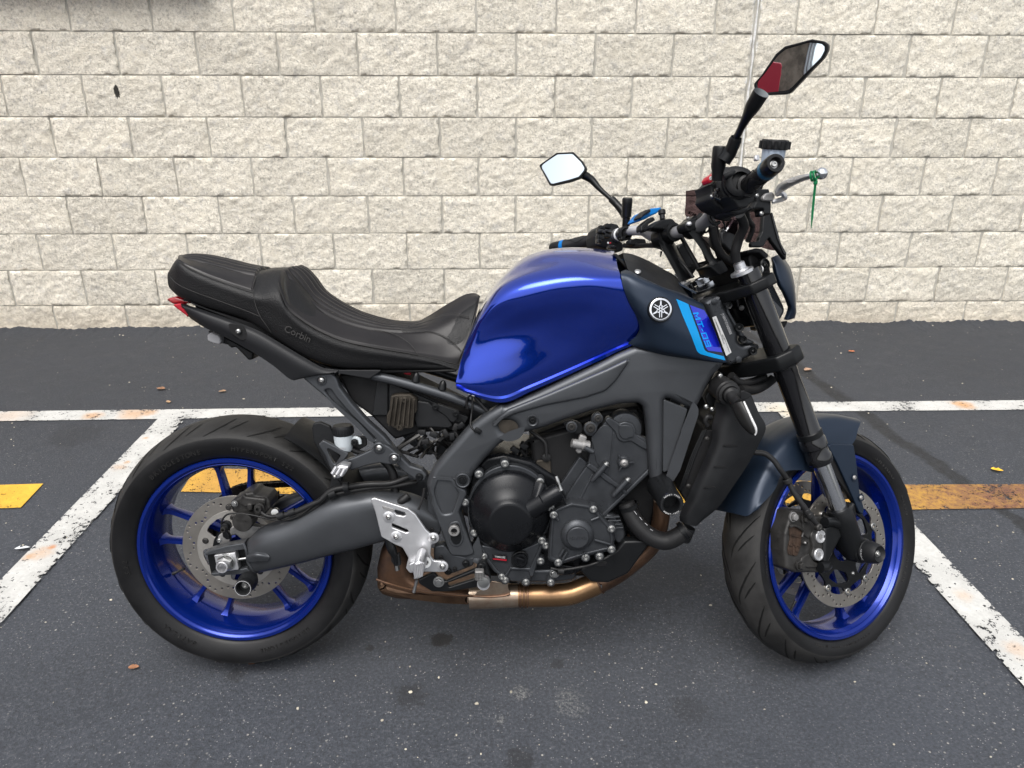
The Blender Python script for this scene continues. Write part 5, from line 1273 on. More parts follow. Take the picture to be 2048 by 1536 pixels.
# brake pedal and master-cylinder rod
pd_ = slab('brake_pedal', tr('G 700,1300 790,1255 820,1290 860,1310 1040,1235 1060,1190 1100,1195 1130,1290 1100,1330 1040,1345 880,1370 780,1370 700,1320', -.172), .012, 'black_satin', bike, bev=.003, rnd=.008,
           holes=[rounded(tr('G 870,1320 1030,1262 1035,1295 880,1345', -.172), .004)])
lathe('pedal_tip', [(0, -.008), (.014, -.008), (.014, .012), (0, .012)], P('G', 1085, 1312, -.185), YAX, 'alu', pd_, 26)
lathe('pedal_washer', [(.0125, 0), (.0125, .003), (.006, .004), (0, .004)], P('G', 1085, 1312, -.197), YAX, 'zinc', pd_, 22)
kn = slab('pedal_rubber', tr('G 1032,1252 1085,1252 1090,1300 1070,1312 1032,1305', -.20), .02, 'alu_dull', pd_, bev=.002, rnd=.004)
bm = bmesh.new()
for i in range(6):
    for j in range(6): box_bm(bm, P('G', 1036 + 9 * i, 1258 + 8.5 * j, -.2008), .0017, .0012, .0017)
o = from_bm('knurl', bm, 'black_satin', pd_); o['kind'] = 'stuff'
bolt(P('G', 1070, 1218, -.175), .0075, 'black_satin', pd_)
lathe('washer', [(.0125, -.002), (.0125, .002), (0, .002)], P('G', 820, 1310, -.174), YAX, 'zinc', pd_, 22); bolt(P('G', 820, 1310, -.177), .0072, 'zinc', pd_, kind='hex', h=.006)
tube('master_rod', tr('G 525,1060,-165 540,1110,-166 560,1160,-166 572,1235,-166'), [.010, .011, .006, .004], 'black_satin', bike, n=12, seg=20)
lathe('rod_end', [(0, -.004), (.0055, -.004), (.0055, .008), (0, .008)], P('G', 573, 1222, -.166), (0.1, 0, -1), 'zinc', bike, 6)
slab('brake_switch', tr('G 540,1145 585,1150 598,1215 560,1220 538,1190', -.168), .014, 'black_plastic', bike, bev=.002, rnd=.004)
tube('shock_hose', tr('G 640,800,-125 600,835,-128 560,860,-128'), [.0085, .010, .0075], 'hose', bike, n=10, seg=14)
tube('thin_cable', tr('G 735,760,-140 725,820,-145 700,885,-150'), .003, 'hose', bike, n=6, seg=10)
# ------------------------------------------------------------------ engine
ENG = box('engine_core', P('C', 760, 900, 0) + Vector((0, .0, 0)), .34, .18, .20, 'engine_black', bike, Matrix.Rotation(.0, 3, 'Y'), .02)
slab('airbox', tr('C 640,300 860,215 1100,140 1330,110 1375,200 1390,360 1000,420 800,420', -.085), .17, 'dark', bike, bev=.01)
slab('cylinder_core', tr('C 600,330 1100,200 1390,330 1400,560 1060,860 760,830 640,700', -.105), .21, 'dark', bike, bev=.01)
chain_case = slab('chain_case', tr('C 1112,195 1395,335 1395,528 1085,838 985,768 800,802 852,690 935,565 985,500 1000,420 1015,335', -.125), .03, 'engine', bike, bev=.004, rnd=.01)
slab('case_step', tr('C 800,640 935,440 985,490 985,560 850,740 700,820 640,760', -.117), .02, 'engine', chain_case, bev=.004, rnd=.006)
slab('head_cover', tr('N 1100,185 1170,112 1360,235 1400,215 1480,200 1590,240 1640,330 1640,440 1830,565 1838,700 1720,640 1545,530 1500,545 1430,560 1350,520 1305,460 1295,390', -.130), .02, 'engine', bike, bev=.003, rnd=.012)
slab('head_cover_pad', tr('N 1350,250 1400,265 1500,255 1590,300 1615,400 1600,470 1530,470 1480,505 1400,490 1350,420 1345,340', -.1335), .01, 'engine', chain_case, bev=.002, rnd=.02)
cb = P('N', 1450, 340, -.118)
lathe('cam_bulge', [(.040, -.05), (.040, -.006), (.037, -.001), (.030, .001), (0, .001)], cb, YAX, 'engine', bike, 40)
slab('case_flange', tr('N 780,965 850,905 1100,1080 1330,1255 1500,1400 1470,1460 1290,1320 1140,1230 1000,1120', -.131), .012, 'engine', chain_case, bev=.003, rnd=.004)
slab('case_rib', tr('N 1250,390 1260,400 1215,840 1190,1180 1175,1185 1200,830', -.1285), .006, 'engine', chain_case, bev=.002, rnd=.002)
slab('case_channel', tr('N 860,480 1080,240 1240,300 1250,420 1205,830 1190,1150 1110,1080 960,900 930,760 900,600', -.1265), .006, 'engine', chain_case, bev=.002, rnd=.02)
slab('case_rib', tr('C 1395,525 1400,560 1100,850 1075,835', -.130), .02, 'engine', chain_case, bev=.004, rnd=.004)
slab('case_rib', tr('C 1015,560 1030,568 930,760 905,770', -.1265), .008, 'engine', chain_case, bev=.002, rnd=.003)
for (x0, y0, x1, y1) in ((905, 1190, 1135, 920), (1262, 1452, 1502, 1188)):
    a, b = P('N', x0, y0, -.136), P('N', x1, y1, -.136); d = (b - a)
    lathe('stud_boss', [(0, -.006), (.0045, -.004), (.0062, .002), (.0068, d.length * .5), (.0072, d.length - .001), (.006, d.length), (0, d.length)], a, d, 'engine', chain_case, 18)
    bolt(b, .0062, 'zinc', chain_case, axis=d, kind='socket', h=.005)
cb2 = P('N', 1432, 900, -.131)
lathe('centre_boss', [(.0145, -.006), (.0145, 0), (.012, .003), (.0, .003)], cb2, YAX, 'engine', chain_case, 26)
bolt(cb2 + Vector((0, -.003, 0)), .0095, 'alu_dull', chain_case, kind='round', h=.008)
for a in (25, 140, 265):
    d = Vector((math.cos(math.radians(a + 100)), 0, math.sin(math.radians(a + 100)))); r = Matrix((d, Vector((0, 1, 0)), d.cross(Vector((0, 1, 0))))).transposed()
    box('boss_fin', cb2 + d * .017, .012, .008, .003, 'engine', chain_case, r, .001)
# thermostat, mount plate, injectors
p0, p1 = P('N', 830, 620, -.14), P('N', 535, 560, -.145); d = p1 - p0
lathe('sensor_body', [(0, 0), (.012, 0), (.012, d.length * .35), (.0105, d.length * .4), (.0105, d.length * .82), (.0095, d.length * .85), (.0095, d.length * .98), (.007, d.length), (0, d.length)], p0, d, 'alu_dull', bike, 24)
slab('sensor_lug', tr('N 690,420 810,470 770,560 760,640 700,740 650,750 600,700 640,640 660,500', -.143), .014, 'alu_dull', bike, bev=.003, rnd=.004)
p0, p1 = P('N', 760, 640, -.152), P('N', 905, 715, -.152)
lathe('sensor_pin', [(0, 0), (.0058, 0), (.0062, (p1 - p0).length), (.003, (p1 - p0).length + .003), (0, (p1 - p0).length + .003)], p0, p1 - p0, 'engine', bike, 16)
slab('mount_plate', tr('N 880,120 920,60 1000,35 1060,90 1060,150 1000,260 900,460 800,430 740,330 770,240 870,230', -.132), .010, 'engine', bike, bev=.002, rnd=.008)
slab('mount_plate', tr('N 380,215 540,170 640,200 720,250 730,380 640,420 520,370 440,290', -.130), .010, 'black_satin', bike, bev=.002, rnd=.008)
for x, y, r in ((538, 285, .0072), (860, 310, .0082), (990, 145, .0062)):
    lathe('collar', [(r * 1.75, -.006), (r * 1.75, .003), (r * 1.5, .004), (0, .004)], P('N', x, y, -.134), YAX, 'engine', bike, 22); bolt(P('N', x, y, -.138), r, 'caliper', bike, kind='socket')
st_c = P('C', 690, 430, -.10)
lathe('starter_motor', [(.026, -.06), (.026, -.006), (.023, .001), (0, .003)], st_c, YAX, 'regulator', bike, 30)
lathe('grommet', [(.010, 0), (.010, .006), (.006, .008), (0, .008)], P('C', 710, 448, -.108), YAX, 'hose', bike, 18)
tube('starter_lead', tr('C 712,440,-.116 700,350,-115 640,300,-110 600,270,-105'.replace('-.116', '-116')), .0042, 'hose', bike, n=8, seg=20)
slab('starter_lug', tr('C 640,470 740,470 745,560 720,600 690,600 650,540', -.11), .02, 'regulator', bike, bev=.003, rnd=.006)
random.seed(5)
for i in range(18):
    x0, y0 = random.uniform(480, 860), random.uniform(280, 420); pts = [P('C', x0, y0, -.085 + random.uniform(-.02, .02))]
    for k in range(3): x0 += random.uniform(-60, 60); y0 += random.uniform(40, 130); pts.append(P('C', x0, y0, -.085 + random.uniform(-.02, .02)))
    tube('wiring', pts, random.choice((.0022, .0032, .0045)), random.choice(('hose', 'dark', 'hose', 'caliper')), bike, n=6, seg=14)
for x, y, w in ((800, 330, .02), (560, 370, .018), (620, 330, .014), (500, 400, .02), (860, 360, .018)): box('connector', P('C', x, y, -.09), w, .016, .014, 'black_plastic', bike, Matrix.Rotation(.7 * w * 50, 3, 'Y'), .002)
tube('bright_fitting', tr('C 775,575,-150 790,620,-152 808,670,-154'), [.004, .0055, .0045, .006], 'zinc', bike, n=8, seg=8)
tube('clutch_wire', tr('C 770,600,-150 800,680,-156 830,740,-158 850,790,-158'), .0022, 'engine_black', bike, n=6, seg=14)
# crankcase, clutch cover
slab('head_front', tr('C 1230,650 1390,520 1425,640 1440,770 1400,940 1290,1010 1200,870', -.08), .16, 'dark', bike, bev=.006)
slab('crankcase', tr('C 190,640 205,560 300,450 430,430 620,480 800,600 860,700 1180,860 1220,1000 1200,1120 900,1240 520,1280 350,1210 250,1080 190,900', -.118), .236, 'engine_black', bike, bev=.01, rnd=.02)
cf = []
for k in range(48):
    a = 2 * pi * k / 48; cf.append(P('C', 466 + 284 * math.cos(a), 800 + 298 * math.sin(a), -.138))
cc = slab('clutch_flange', cf, .03, 'engine', bike, bev=.003, rnd=0)
oc, ob_ = P('C', 462, 815, -.150), P('C', 462, 905, -.192)
def blob_cover(name, c0, rings, m, parent, n=48, ang=40):
    """bulged cover: each ring = (zoom key, cx, cy, rx, ry, lateral)"""
    bm = bmesh.new(); prev = None
    for z, cx, cy, rx, ry, lat in rings:
        cur = [bm.verts.new(P(z, cx + rx * math.cos(2*pi*k/n), cy + ry * math.sin(2*pi*k/n), lat)) for k in range(n)]
        if prev:
            for k in range(n): bm.faces.new((prev[k], prev[(k + 1) % n], cur[(k + 1) % n], cur[k]))
        prev = cur
    bm.faces.new(prev); return from_bm(name, bm, m, parent, None, ang)
clutch = blob_cover('clutch_cover', None, [('C', 466, 806, 274, 276, -.136), ('C', 464, 812, 268, 268, -.148), ('C', 463, 818, 258, 258, -.155), ('C', 462, 826, 244, 244, -.160), ('C', 461, 850, 210, 200, -.168), ('C', 462, 872, 182, 170, -.176), ('C', 464, 886, 162, 152, -.183), ('C', 466, 893, 150, 143, -.1885), ('C', 467, 897, 140, 134, -.1905), ('C', 468, 898, 128, 122, -.1912)], 'engine_black', bike)
skin('cover_rib', [tr('C 520,1000,-176 560,860,-180 600,740,-172 640,610,-158'), tr('C 545,980,-186 590,850,-190 640,740,-182 690,630,-164'), tr('C 600,960,-178 640,850,-180 690,770,-172 720,680,-158')], 14, 10, 'engine_black', clutch, ang=60)
p0, p1 = P('C', 640, 770, -.165), P('C', 800, 672, -.165); d = p1 - p0; L = d.length
lathe('water_neck', [(0, -.02), (.024, -.02), (.024, L * .3), (.021, L * .34), (.0205, L * .9), (.018, L), (0, L)], p0, d, 'engine_black', bike, 28)
for x, y in ((433, 493), (260, 562), (668, 612), (740, 790), (166, 750), (228, 955), (680, 1007)):
    lathe('bolt_boss', [(.011, -.02), (.011, -.001), (.0098, .001), (0, .001)], P('C', x, y, -.145), YAX, 'engine', cc, 18); bolt(P('C', x, y, -.146), .0062, 'zinc', cc, kind='socket', h=.007)
lower = slab('sump_cover', tr('C 250,1030 300,1130 300,1140 360,1215 420,1255 480,1280 590,1285 640,1200 662,1140 700,1000 560,1060 400,1060', -.140), .03, 'engine', bike, bev=.004, rnd=.01)
slab('cover_rib', tr('C 262,1040 275,1035 320,1120 380,1200 430,1240 470,1180 485,1185 440,1262 360,1215 300,1135', -.145), .01, 'engine', lower, bev=.003, rnd=.004)
slab('cover_rib', tr('C 470,1185 600,1190 650,1080 690,990 700,1000 660,1120 625,1240 605,1255 590,1210 470,1205', -.145), .01, 'engine', lower, bev=.003, rnd=.004)
for x, y in ((293, 1113), (672, 1142), (412, 1248), (574, 1283), (708, 1040), (435, 1270), (740, 1285)):
    lathe('bolt_boss', [(.0105, -.02), (.0105, 0), (.0092, .002), (0, .002)], P('C', x, y, -.1445), YAX, 'engine', lower, 18); bolt(P('C', x, y, -.1465), .0058, 'zinc', lower, kind='socket', h=.006)
slab('filler_seat', tr('C 478,1105 520,1080 570,1080 590,1110 580,1180 540,1190 476,1175', -.148), .01, 'black_satin', lower, bev=.002, rnd=.01)
fcap = lathe('oil_filler_cap', [(.0150, -.004), (.0150, .007), (.0135, .009), (.010, .009), (.0095, .006), (0, .006)], P('C', 538, 1128, -.150), YAX, 'engine_black', lower, 28)
box('cap_grip', P('C', 538, 1128, -.160), .020, .006, .0055, 'engine_black', fcap, Matrix.Rotation(.35, 3, 'Y'), .0015)
stk = slab('oil_sticker', tr('C 350,1096 448,1106 448,1152 348,1140', -.1452), .0008, 'black_gloss', lower, bev=.0002, rnd=.001)
a, b = P('C', 362, 1112, -.1468), P('C', 438, 1120, -.1468)
text('lettering', 'YAMALUBE', (a + b) / 2, b - a, Vector((0, 0, 1)), .0062, 'white_print', stk, .0002, sx=.78)
slab('sticker_band', tr('C 352,1124 446,1132 446,1142 358,1132', -.1466), .0005, 'red_plastic', stk, bev=.0001, rnd=0)
slab('oil_pan', tr('C 350,1180 640,1200 760,1200 900,1180 915,1250 890,1275 760,1290 480,1285 400,1270', -.122), .24, 'engine', bike, bev=.008, rnd=.01)
# crank-end cover
ko = tr('C 740,880 752,810 790,785 880,752 990,768 1046,795 1085,850 1150,920 1164,1000 1150,1068 960,1112 800,1165 722,1135 730,1000', -.160)
kc = slab('crank_cover', ko, .05, 'engine', bike, bev=.004, rnd=.012)
slab('crank_cover_lip', tr('C 738,880 752,808 790,783 880,750 990,766 1048,793 1088,850 1153,920 1168,1000 1152,1072 960,1116 800,1169 718,1138 727,1000', -.158), .012, 'engine', kc, bev=.003, rnd=.012)
rim_o = tr('C 745,885 757,815 792,791 880,758 988,774 1040,800 1080,853 1145,923 1158,1000 1145,1063 958,1106 800,1158 728,1130 736,1000', -.1635)
rim_i = tr('C 760,890 770,828 800,806 882,775 982,790 1028,812 1066,862 1128,930 1140,1000 1130,1050 955,1092 804,1140 746,1118 752,1000', -.1635)
slab('crank_cover_rim', rim_o, .006, 'engine', kc, bev=.0018, rnd=.008, holes=[rounded(rim_i, .008)])
kp = P('C', 915, 962, -.160)
lathe('crank_cap', [(.036, -.004), (.0365, .006), (.0345, .009), (.0285, .0135), (.0255, .0145), (.0245, .0205), (.0230, .022), (0, .022)], kp, YAX, 'engine', kc, 48)
text('lettering', 'YAMAHA', kp + Vector((.0005, -.0224, -.0)), Vector((1, 0, .02)), Vector((0, 0, 1)), .0088, 'engine', kc, .0016, sx=1.0, bold=.0003)
for x0, y0, x1, y1 in ((830, 1060, 800, 1110), (970, 1080, 960, 1100), (1030, 1000, 1135, 1030), (790, 870, 765, 830), (1010, 870, 1060, 850), (850, 1080, 820, 1130)):
    a, b = P('C', x0, y0, -.1635), P('C', x1, y1, -.1635); tube('cover_rib', [a, (a + b) / 2, b], .0035, 'engine', kc, n=8, seg=4)
for x, y in ((760, 835), (1025, 797), (1145, 928), (1145, 1065), (972, 1120), (790, 1152), (1066, 1112)):
    lathe('bolt_boss', [(.0105, -.02), (.0105, 0), (.0092, .002), (0, .002)], P('C', x, y, -.1625), YAX, 'engine', kc, 18); bolt(P('C', x, y, -.1645), .0062, 'zinc', kc, kind='socket', h=.007)
slab('lower_boss', tr('C 760,1170 830,1170 900,1180 905,1230 840,1240 770,1240', -.135), .03, 'engine_black', bike, bev=.004, rnd=.008)
bolt(P('C', 765, 1225, -.14), .0075, 'zinc', bike, kind='hex', h=.006)
tube('sensor_lead', tr('C 740,1190,-150 800,1200,-152 900,1190,-152 1030,1160,-150 1130,1110,-146 1220,1060,-140'), .0036, 'hose', bike, n=8, seg=30)
lathe('lead_plug', [(.009, 0), (.009, .014), (0, .014)], P('C', 785, 1205, -.15), (1, 0, -.1), 'hose', bike, 12)
# generator side bulge and black belly guard
slab('front_case', tr('C 1100,830 1160,840 1225,900 1240,980 1200,1040 1160,1000 1140,920', -.135), .06, 'engine', bike, bev=.006, rnd=.02)
for k in range(4): slab('case_fin', tr(f'C {1100 + 8*k},{850 + 24*k} {1200 + 8*k},{845 + 24*k} {1202 + 8*k},{853 + 24*k} {1100 + 8*k},{860 + 24*k}', -.140), .012, 'engine', bike, bev=.001, rnd=.001)
slab('belly_guard', tr('C 918,1196 1010,1285 1125,1290 1255,1230 1330,1130 1392,1040 1390,1005 1230,1010 1180,1070 1060,1140', -.150), .03, 'black_satin', bike, bev=.006, rnd=.012)
slab('guard_dimple', tr('C 1030,1155 1070,1140 1120,1150 1110,1170 1060,1185', -.1515), .004, 'dark', bike, bev=.001, rnd=.008)
# ------------------------------------------------------------------ exhaust under the engine
tube('exhaust_pipe', tr('C 500,1372,-92 640,1373,-92 780,1370,-92 870,1360,-92 960,1328,-90 1060,1285,-88'), .0268, 'bronze_bright', bike, n=28, seg=50)
tube('exhaust_header', tr('C 1040,1296,-86 1170,1232,-86 1300,1140,-88 1400,1050,-92 1450,960,-96 1476,860,-98 1482,740,-98'), [.026, .024, .0225, .0215, .0205, .0195, .0195], 'bronze', bike, n=24, seg=50)
for yy in (-.02, .06): tube('exhaust_header', shift(tr('C 1040,1296,-86 1170,1232,-86 1300,1140,-88 1400,1050,-92 1450,960,-96 1476,860,-98 1482,740,-98'), dy=.095 + yy), .0195, 'bronze', bike, n=16, seg=40)
tube('pipe_clip', tr('C 1075,1300,-114 1075,1330,-112 1072,1360,-104'), .0025, 'zinc', bike, n=6, seg=8)
for x in (535, 560, 583): lathe('pipe_clamp', [(.0275, -.0025), (.0298, -.0018), (.0298, .0018), (.0275, .0025)], P('C', x, 1372, -.092), (1, 0, .0), 'bronze', bike, 32)
lathe('pipe_collar', [(.027, 0), (.0285, .001), (.0285, .004), (.027, .005)], P('C', 1055, 1288, -.088), (1, 0, .5), 'bronze', bike, 32)
tube('exhaust_link', tr('C 200,1378,-88 330,1376,-90 430,1374,-92 520,1372,-92'), [.030, .030, .0285, .0275], 'bronze_pale', bike, n=26, seg=24)
slab('heat_shield', tr('C 250,1345 330,1300 345,1275 455,1295 455,1320 470,1362 460,1378 380,1385 230,1378', -.122), .004, 'bronze_pale', bike, bev=.0015, rnd=.006)
tube('shield_edge', tr('C 225,1376,-124 330,1380,-124 430,1372,-124 468,1360,-124'), .003, 'bronze', bike, n=6, seg=14)
mf = slab('muffler', tr('G 497,1095 560,1085 612,1112 640,1200 664,1290 860,1368 1032,1385 1032,1440 800,1444 560,1427 478,1402 452,1360 448,1250 470,1150', -.095), .22, 'bronze', bike, bev=.026, rnd=.02, res=6, ang=60)
slab('muffler_skirt', tr('G 450,1296 520,1318 700,1365 860,1385 1034,1392 1034,1442 800,1447 560,1430 475,1404 449,1362', -.098), .226, mat('dark_bronze', (.085, .052, .033), .4, .8, var=.3, vscale=15, rvar=.1), mf, bev=.024, rnd=.018, res=5, ang=60)
tube('seam_weld', tr('G 450,1297,-112 520,1322,-117 700,1368,-119 860,1388,-119 1034,1396,-116'), .0028, 'bronze', mf, n=7, seg=30)
slab('seam_strap', tr('G 1018,1392 1036,1392 1036,1445 1018,1447', -.1), .2, 'bronze_pale', mf, bev=.02, rnd=.002)
# ------------------------------------------------------------------ cooling: hose, radiator, shrouds
tube('coolant_hose', tr('C 1245,755,-128 1285,850,-136 1340,925,-143 1420,985,-150 1510,1008,-156 1590,975,-160 1650,925,-160'), [.0185, .0195, .0205, .0205, .0205, .020, .019], 'hose', bike, n=24, seg=60)
for x, y, d in ((1262, 775, (.4, 0, -1)), (1625, 940, (.7, 0, .5))): lathe('hose_clamp', [(.0205, -.005), (.0222, -.0045), (.0222, .0045), (.0205, .005)], P('C', x, y, -.131 if x < 1500 else -.160), d, 'black_satin', bike, 26)
for k in range(4): tube('hose_print', [P('C', 1296 + 36 * k, 808 + 40 * k, -.1555 - .005 * k), P('C', 1314 + 36 * k, 832 + 36 * k, -.1580 - .005 * k)], .0007, 'grey_print', bike, n=5, seg=4)
rad = slab('radiator', tr('M 350,590 440,600 640,300 720,330 330,1200 230,1300 130,1120', -.135), .27, 'dark', bike, bev=.004, rnd=.01)
for k in range(3): tube('core_edge', tr(f'M {352 - 14*k},{592 + 6*k},-138 {262 - 14*k},{800},-138 {205 - 14*k},{960},-138 {145 - 12*k},{1110},-138'), .0022, 'black_satin', rad, n=6, seg=10)
sh_rows = [tr('M 425,366,-148 434,440,-150 402,560,-150 396,690,-152 300,930,-154 200,1150,-154 128,1310,-152 128,1375,-150'),
           tr('M 500,369,-166 520,470,-168 480,600,-169 440,760,-171 360,950,-172 275,1150,-171 200,1310,-168 180,1400,-164'),
           tr('M 556,372,-172 590,500,-175 570,640,-176 510,800,-177 430,980,-177 350,1160,-175 275,1320,-171 225,1412,-166'),
           tr('M 640,360,-171 690,500,-175 680,640,-176 620,800,-176 530,980,-175 430,1160,-173 345,1310,-169 270,1415,-164'),
           tr('M 742,310,-152 800,450,-156 860,575,-158 800,722,-160 695,910,-160 560,1110,-160 455,1255,-158 300,1386,-154')]
shr = skin('radiator_shroud', sh_rows, 50, 34, 'black_plastic', bike, ang=30, thick=.004, smooth_v=True)
mirrored(shr)
slab('shroud_top', tr('M 645,252 735,290 752,330 790,430 860,560 745,400 640,375', -.154), .006, 'black_plastic', bike, bev=.002, rnd=.006)
for cx_, cy_, w in ((562, 735, 74), (474, 915, 66), (380, 1088, 60)):
    ol = [( -1, 0), (-.6, -.6), (0, -.9), (.6, -.6), (1, 0), (.55, .75), (0, 1), (-.55, .75)]
    slab('louvre', [P('M', cx_ + w * u, cy_ + 13 * v, -.1785) for u, v in ol], .004, 'black_plastic', shr, bev=.0012, rnd=.004)
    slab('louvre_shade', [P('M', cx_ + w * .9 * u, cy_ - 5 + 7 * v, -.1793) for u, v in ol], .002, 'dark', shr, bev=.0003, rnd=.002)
for x, y in ((357, 672), (200, 1075)): bolt(P('M', x, y, -.158), .0052, 'caliper', shr, kind='round')
lathe('radiator_outlet', [(.019, 0), (.019, .03), (.017, .034), (0, .034)], P('M', 190, 1420, -.155), (-.35, 0, -1), 'black_plastic', bike, 22)
for x, y, m in ((352, 398, 'zinc'), (402, 420, 'zinc'), (470, 135, 'zinc')): bolt(P('M', x, y, -.14), .0058, m, bike, kind='round')
tube('overflow_hose', tr('M 360,560,-140 345,520,-142 360,485,-142 395,490,-140'), .006, 'hose', bike, n=8, seg=16)
slab('horn_bracket', tr('M 340,320 420,190 470,100 500,120 430,360 400,470', -.12), .03, 'black_satin', bike, bev=.003, rnd=.006)
# hoses between radiator and steering head
tube('radiator_hose', tr('M 645,255,-90 760,255,-60 850,215,-40 920,160,-30'), .011, 'hose', bike, n=12, seg=20)
tube('radiator_hose', tr('M 560,130,-80 640,195,-70 740,185,-50 860,140,-40'), .009, 'hose', bike, n=12, seg=20)
# indicator on its rubber stalk
lathe('stalk_socket', [(.026, -.05), (.0265, -.006), (.022, 0), (0, 0)], P('M', 545, 285, -.175), (.15, -1, -.1), 'hose', bike, 30)
lathe('stalk_ring', [(.0245, -.003), (.0245, .003), (.019, .006), (.019, .001)], P('M', 548, 288, -.178), (.15, -1, -.1), 'hose', bike, 30)
lathe('stalk_ring', [(.0175, -.003), (.0175, .006), (.012, .012), (.008, .013)], P('M', 560, 295, -.182), (.15, -1, -.1), 'hose', bike, 26)
tube('stalk', tr('M 560,300,-190 590,340,-205 630,375,-225'), [.0115, .0105, .0105], 'hose', bike, n=14, seg=10)
ind = skin('indicator', [tr('M 560,385,-222 600,480,-232 650,560,-240 712,622,-246 745,640,-246'), tr('M 600,368,-236 660,470,-250 705,560,-258 740,620,-260 757,643,-258'), tr('M 664,352,-240 708,440,-252 745,520,-259 772,590,-261 766,642,-258'), tr('M 690,358,-228 730,450,-236 760,520,-242 786,590,-246 783,632,-246'), tr('M 660,372,-215 690,460,-222 720,530,-228 750,600,-234 760,640,-238')], 30, 30, 'orange_glass', bike, ring=True, caps=True, ang=45)
tube('indicator_stripe', tr('M 672,356,-239 706,430,-250 742,510,-258 774,580,-262 778,618,-260 768,640,-258'), [.0022, .0024, .0026, .0028, .0026, .0016], 'white_print', ind, n=8, seg=30)
# frame slider
p, yb = along('C', 1478, 650, 1545, 765, -.150, hi=.16)
L = -yb - .150
sl = lathe('crash_bobbin', [(0, -.02), (.030, -.012), (.0285, .0), (.0265, L * .5), (.0265, L - .008), (.025, L - .002), (.0235, L), (.0172, L), (.0165, L - .004), (.0155, L - .03), (0, L - .03)], p, YAX, 'black_satin', bike, 44)
lathe('bobbin_ring', [(.0232, L), (.0232, L + .0008), (.0195, L + .0008), (.0195, L)], p, YAX, 'black_plastic', sl, 40)
bm = bmesh.new()
ring_letters(bm, 'WOMET-TECH', p, .0214, -L - .0011, math.radians(90), .0042, .0036, .0003)
ring_letters(bm, 'WOMET-TECH', p, .0214, -L - .0011, math.radians(-90), .0042, .0036, .0003, flip=True)
o = from_bm('bobbin_print', bm, 'white_print', sl, None, None); o['kind'] = 'stuff'
# side stand on the far flank
tube('side_stand', [Vector((.62, .13, .20)), Vector((.66, .20, .10)), Vector((.70, .262, -.030))], .011, 'black_satin', bike, n=12, seg=10)
slab('stand_foot', [Vector((.67, .24, -.035)), Vector((.74, .24, -.035)), Vector((.74, .30, -.047)), Vector((.67, .30, -.047))], .008, 'black_satin', bike, nrm=Vector((0, .19, .98)), bev=.002)
# ================================================================== FRONT END (turns with the bars)
def S(z, x, y, lat): return P(z, x, y, lat, SI)
def st(s, y=None, plane=None): return tr(s, y, SI, plane)
BS3 = (BIKE @ STEER).to_3x3()
def wn_(v): return BS3.inverted() @ Vector(v).normalized()
fa, fb = S('B', 755, 665, -.105), S('L', 1150, 330, -.105)
FD = (fb - fa).normalized()
def fork_at(z_): return fa + FD * ((z_ - fa.z) / FD.z)
def steerpart(o): o.matrix_local = STEER; return o
for sgn in (1, -1):
    mv = lambda v: Vector((v.x, v.y * sgn, v.z))
    ax = Vector((FD.x, FD.y * sgn, FD.z)); f0 = mv(fork_at(.392))
    H = lambda z_: (z_ - .392) / FD.z
    low = lathe('fork_leg', [(0, H(.28)), (.024, H(.29)), (.0275, H(.33)), (.0285, H(.37)), (.0285, H(.402)), (.0265, H(.406)), (.0208, H(.406)), (.0208, H(.37))], f0, ax, 'black_satin', bike, 36, STEER)
    lathe('fork_tube', [(.0204, H(.36)), (.0204, H(.53))], f0, ax, 'chrome', low, 36)
    up = lathe('fork_outer', [(.0208, H(.516)), (.0285, H(.516)), (.0295, H(.523)), (.0295, H(.534)), (.0275, H(.537)), (.0275, H(.552)), (.0305, H(.555)), (.0300, H(.572)), (.0262, H(.580)), (.0262, H(.72)), (.0272, H(.725)), (.0272, H(.90)), (.0262, H(.905)), (.0262, H(.95)), (.025, H(.955)), (0, H(.955))], f0, ax, 'black_gloss', bike, 40, STEER)
    lathe('seal_ring', [(.0262, H(.575)), (.0285, H(.577)), (.0285, H(.588)), (.0262, H(.59))], f0, ax, 'black_satin', up, 36)
    c0 = mv(S('L', 1005, 165, -.105)); capb = lathe('fork_cap', [(0, -.004), (.0255, -.004), (.0255, .002), (.0235, .0035), (.016, .0035), (.015, .007), (.0128, .008), (.0122, .0205), (.0105, .022), (.0075, .022), (.007, .028), (.0055, .029), (.0052, .031), (0, .031)], c0, ax, 'alu', up, 32)
    lathe('cap_bolt', [(.0098, .008), (.0098, .018), (.0085, .0195), (0, .0195)], c0, ax, 'zinc', capb, 6)
# triple clamps
uc = st('L 262,420 380,340 480,330 560,250 700,235 850,265 960,230 1150,180 1270,100 1310,130 1300,180 1180,265 1000,330 850,372 640,410 420,470 330,490 280,470', -.105)
pl_n = FD
pc_ = fork_at(.925)
def clampslab(name, c, outline, th, m, bev=.004):
    z = FD; x = Vector((1, 0, 0)); x = (x - z * x.dot(z)).normalized(); y = z.cross(x)
    return slab(name, [c + x * u + Vector((0, 1, 0)) * v for u, v in outline], th, m, bike, bev=bev, rnd=.012, nrm=FD, mtx=STEER)
cl = Vector((pc_.x, 0, pc_.z))
upc = clampslab('upper_clamp', cl + FD * .008, [(.038, .14), (.005, .145), (-.03, .13), (-.055, .07), (-.062, 0), (-.055, -.07), (-.03, -.13), (.005, -.145), (.038, -.14), (.045, -.10), (.02, -.05), (.005, 0), (.02, .05), (.045, .10)], .026, 'black_satin', .005)
pd2 = fork_at(.757); cl2 = Vector((pd2.x, 0, pd2.z))
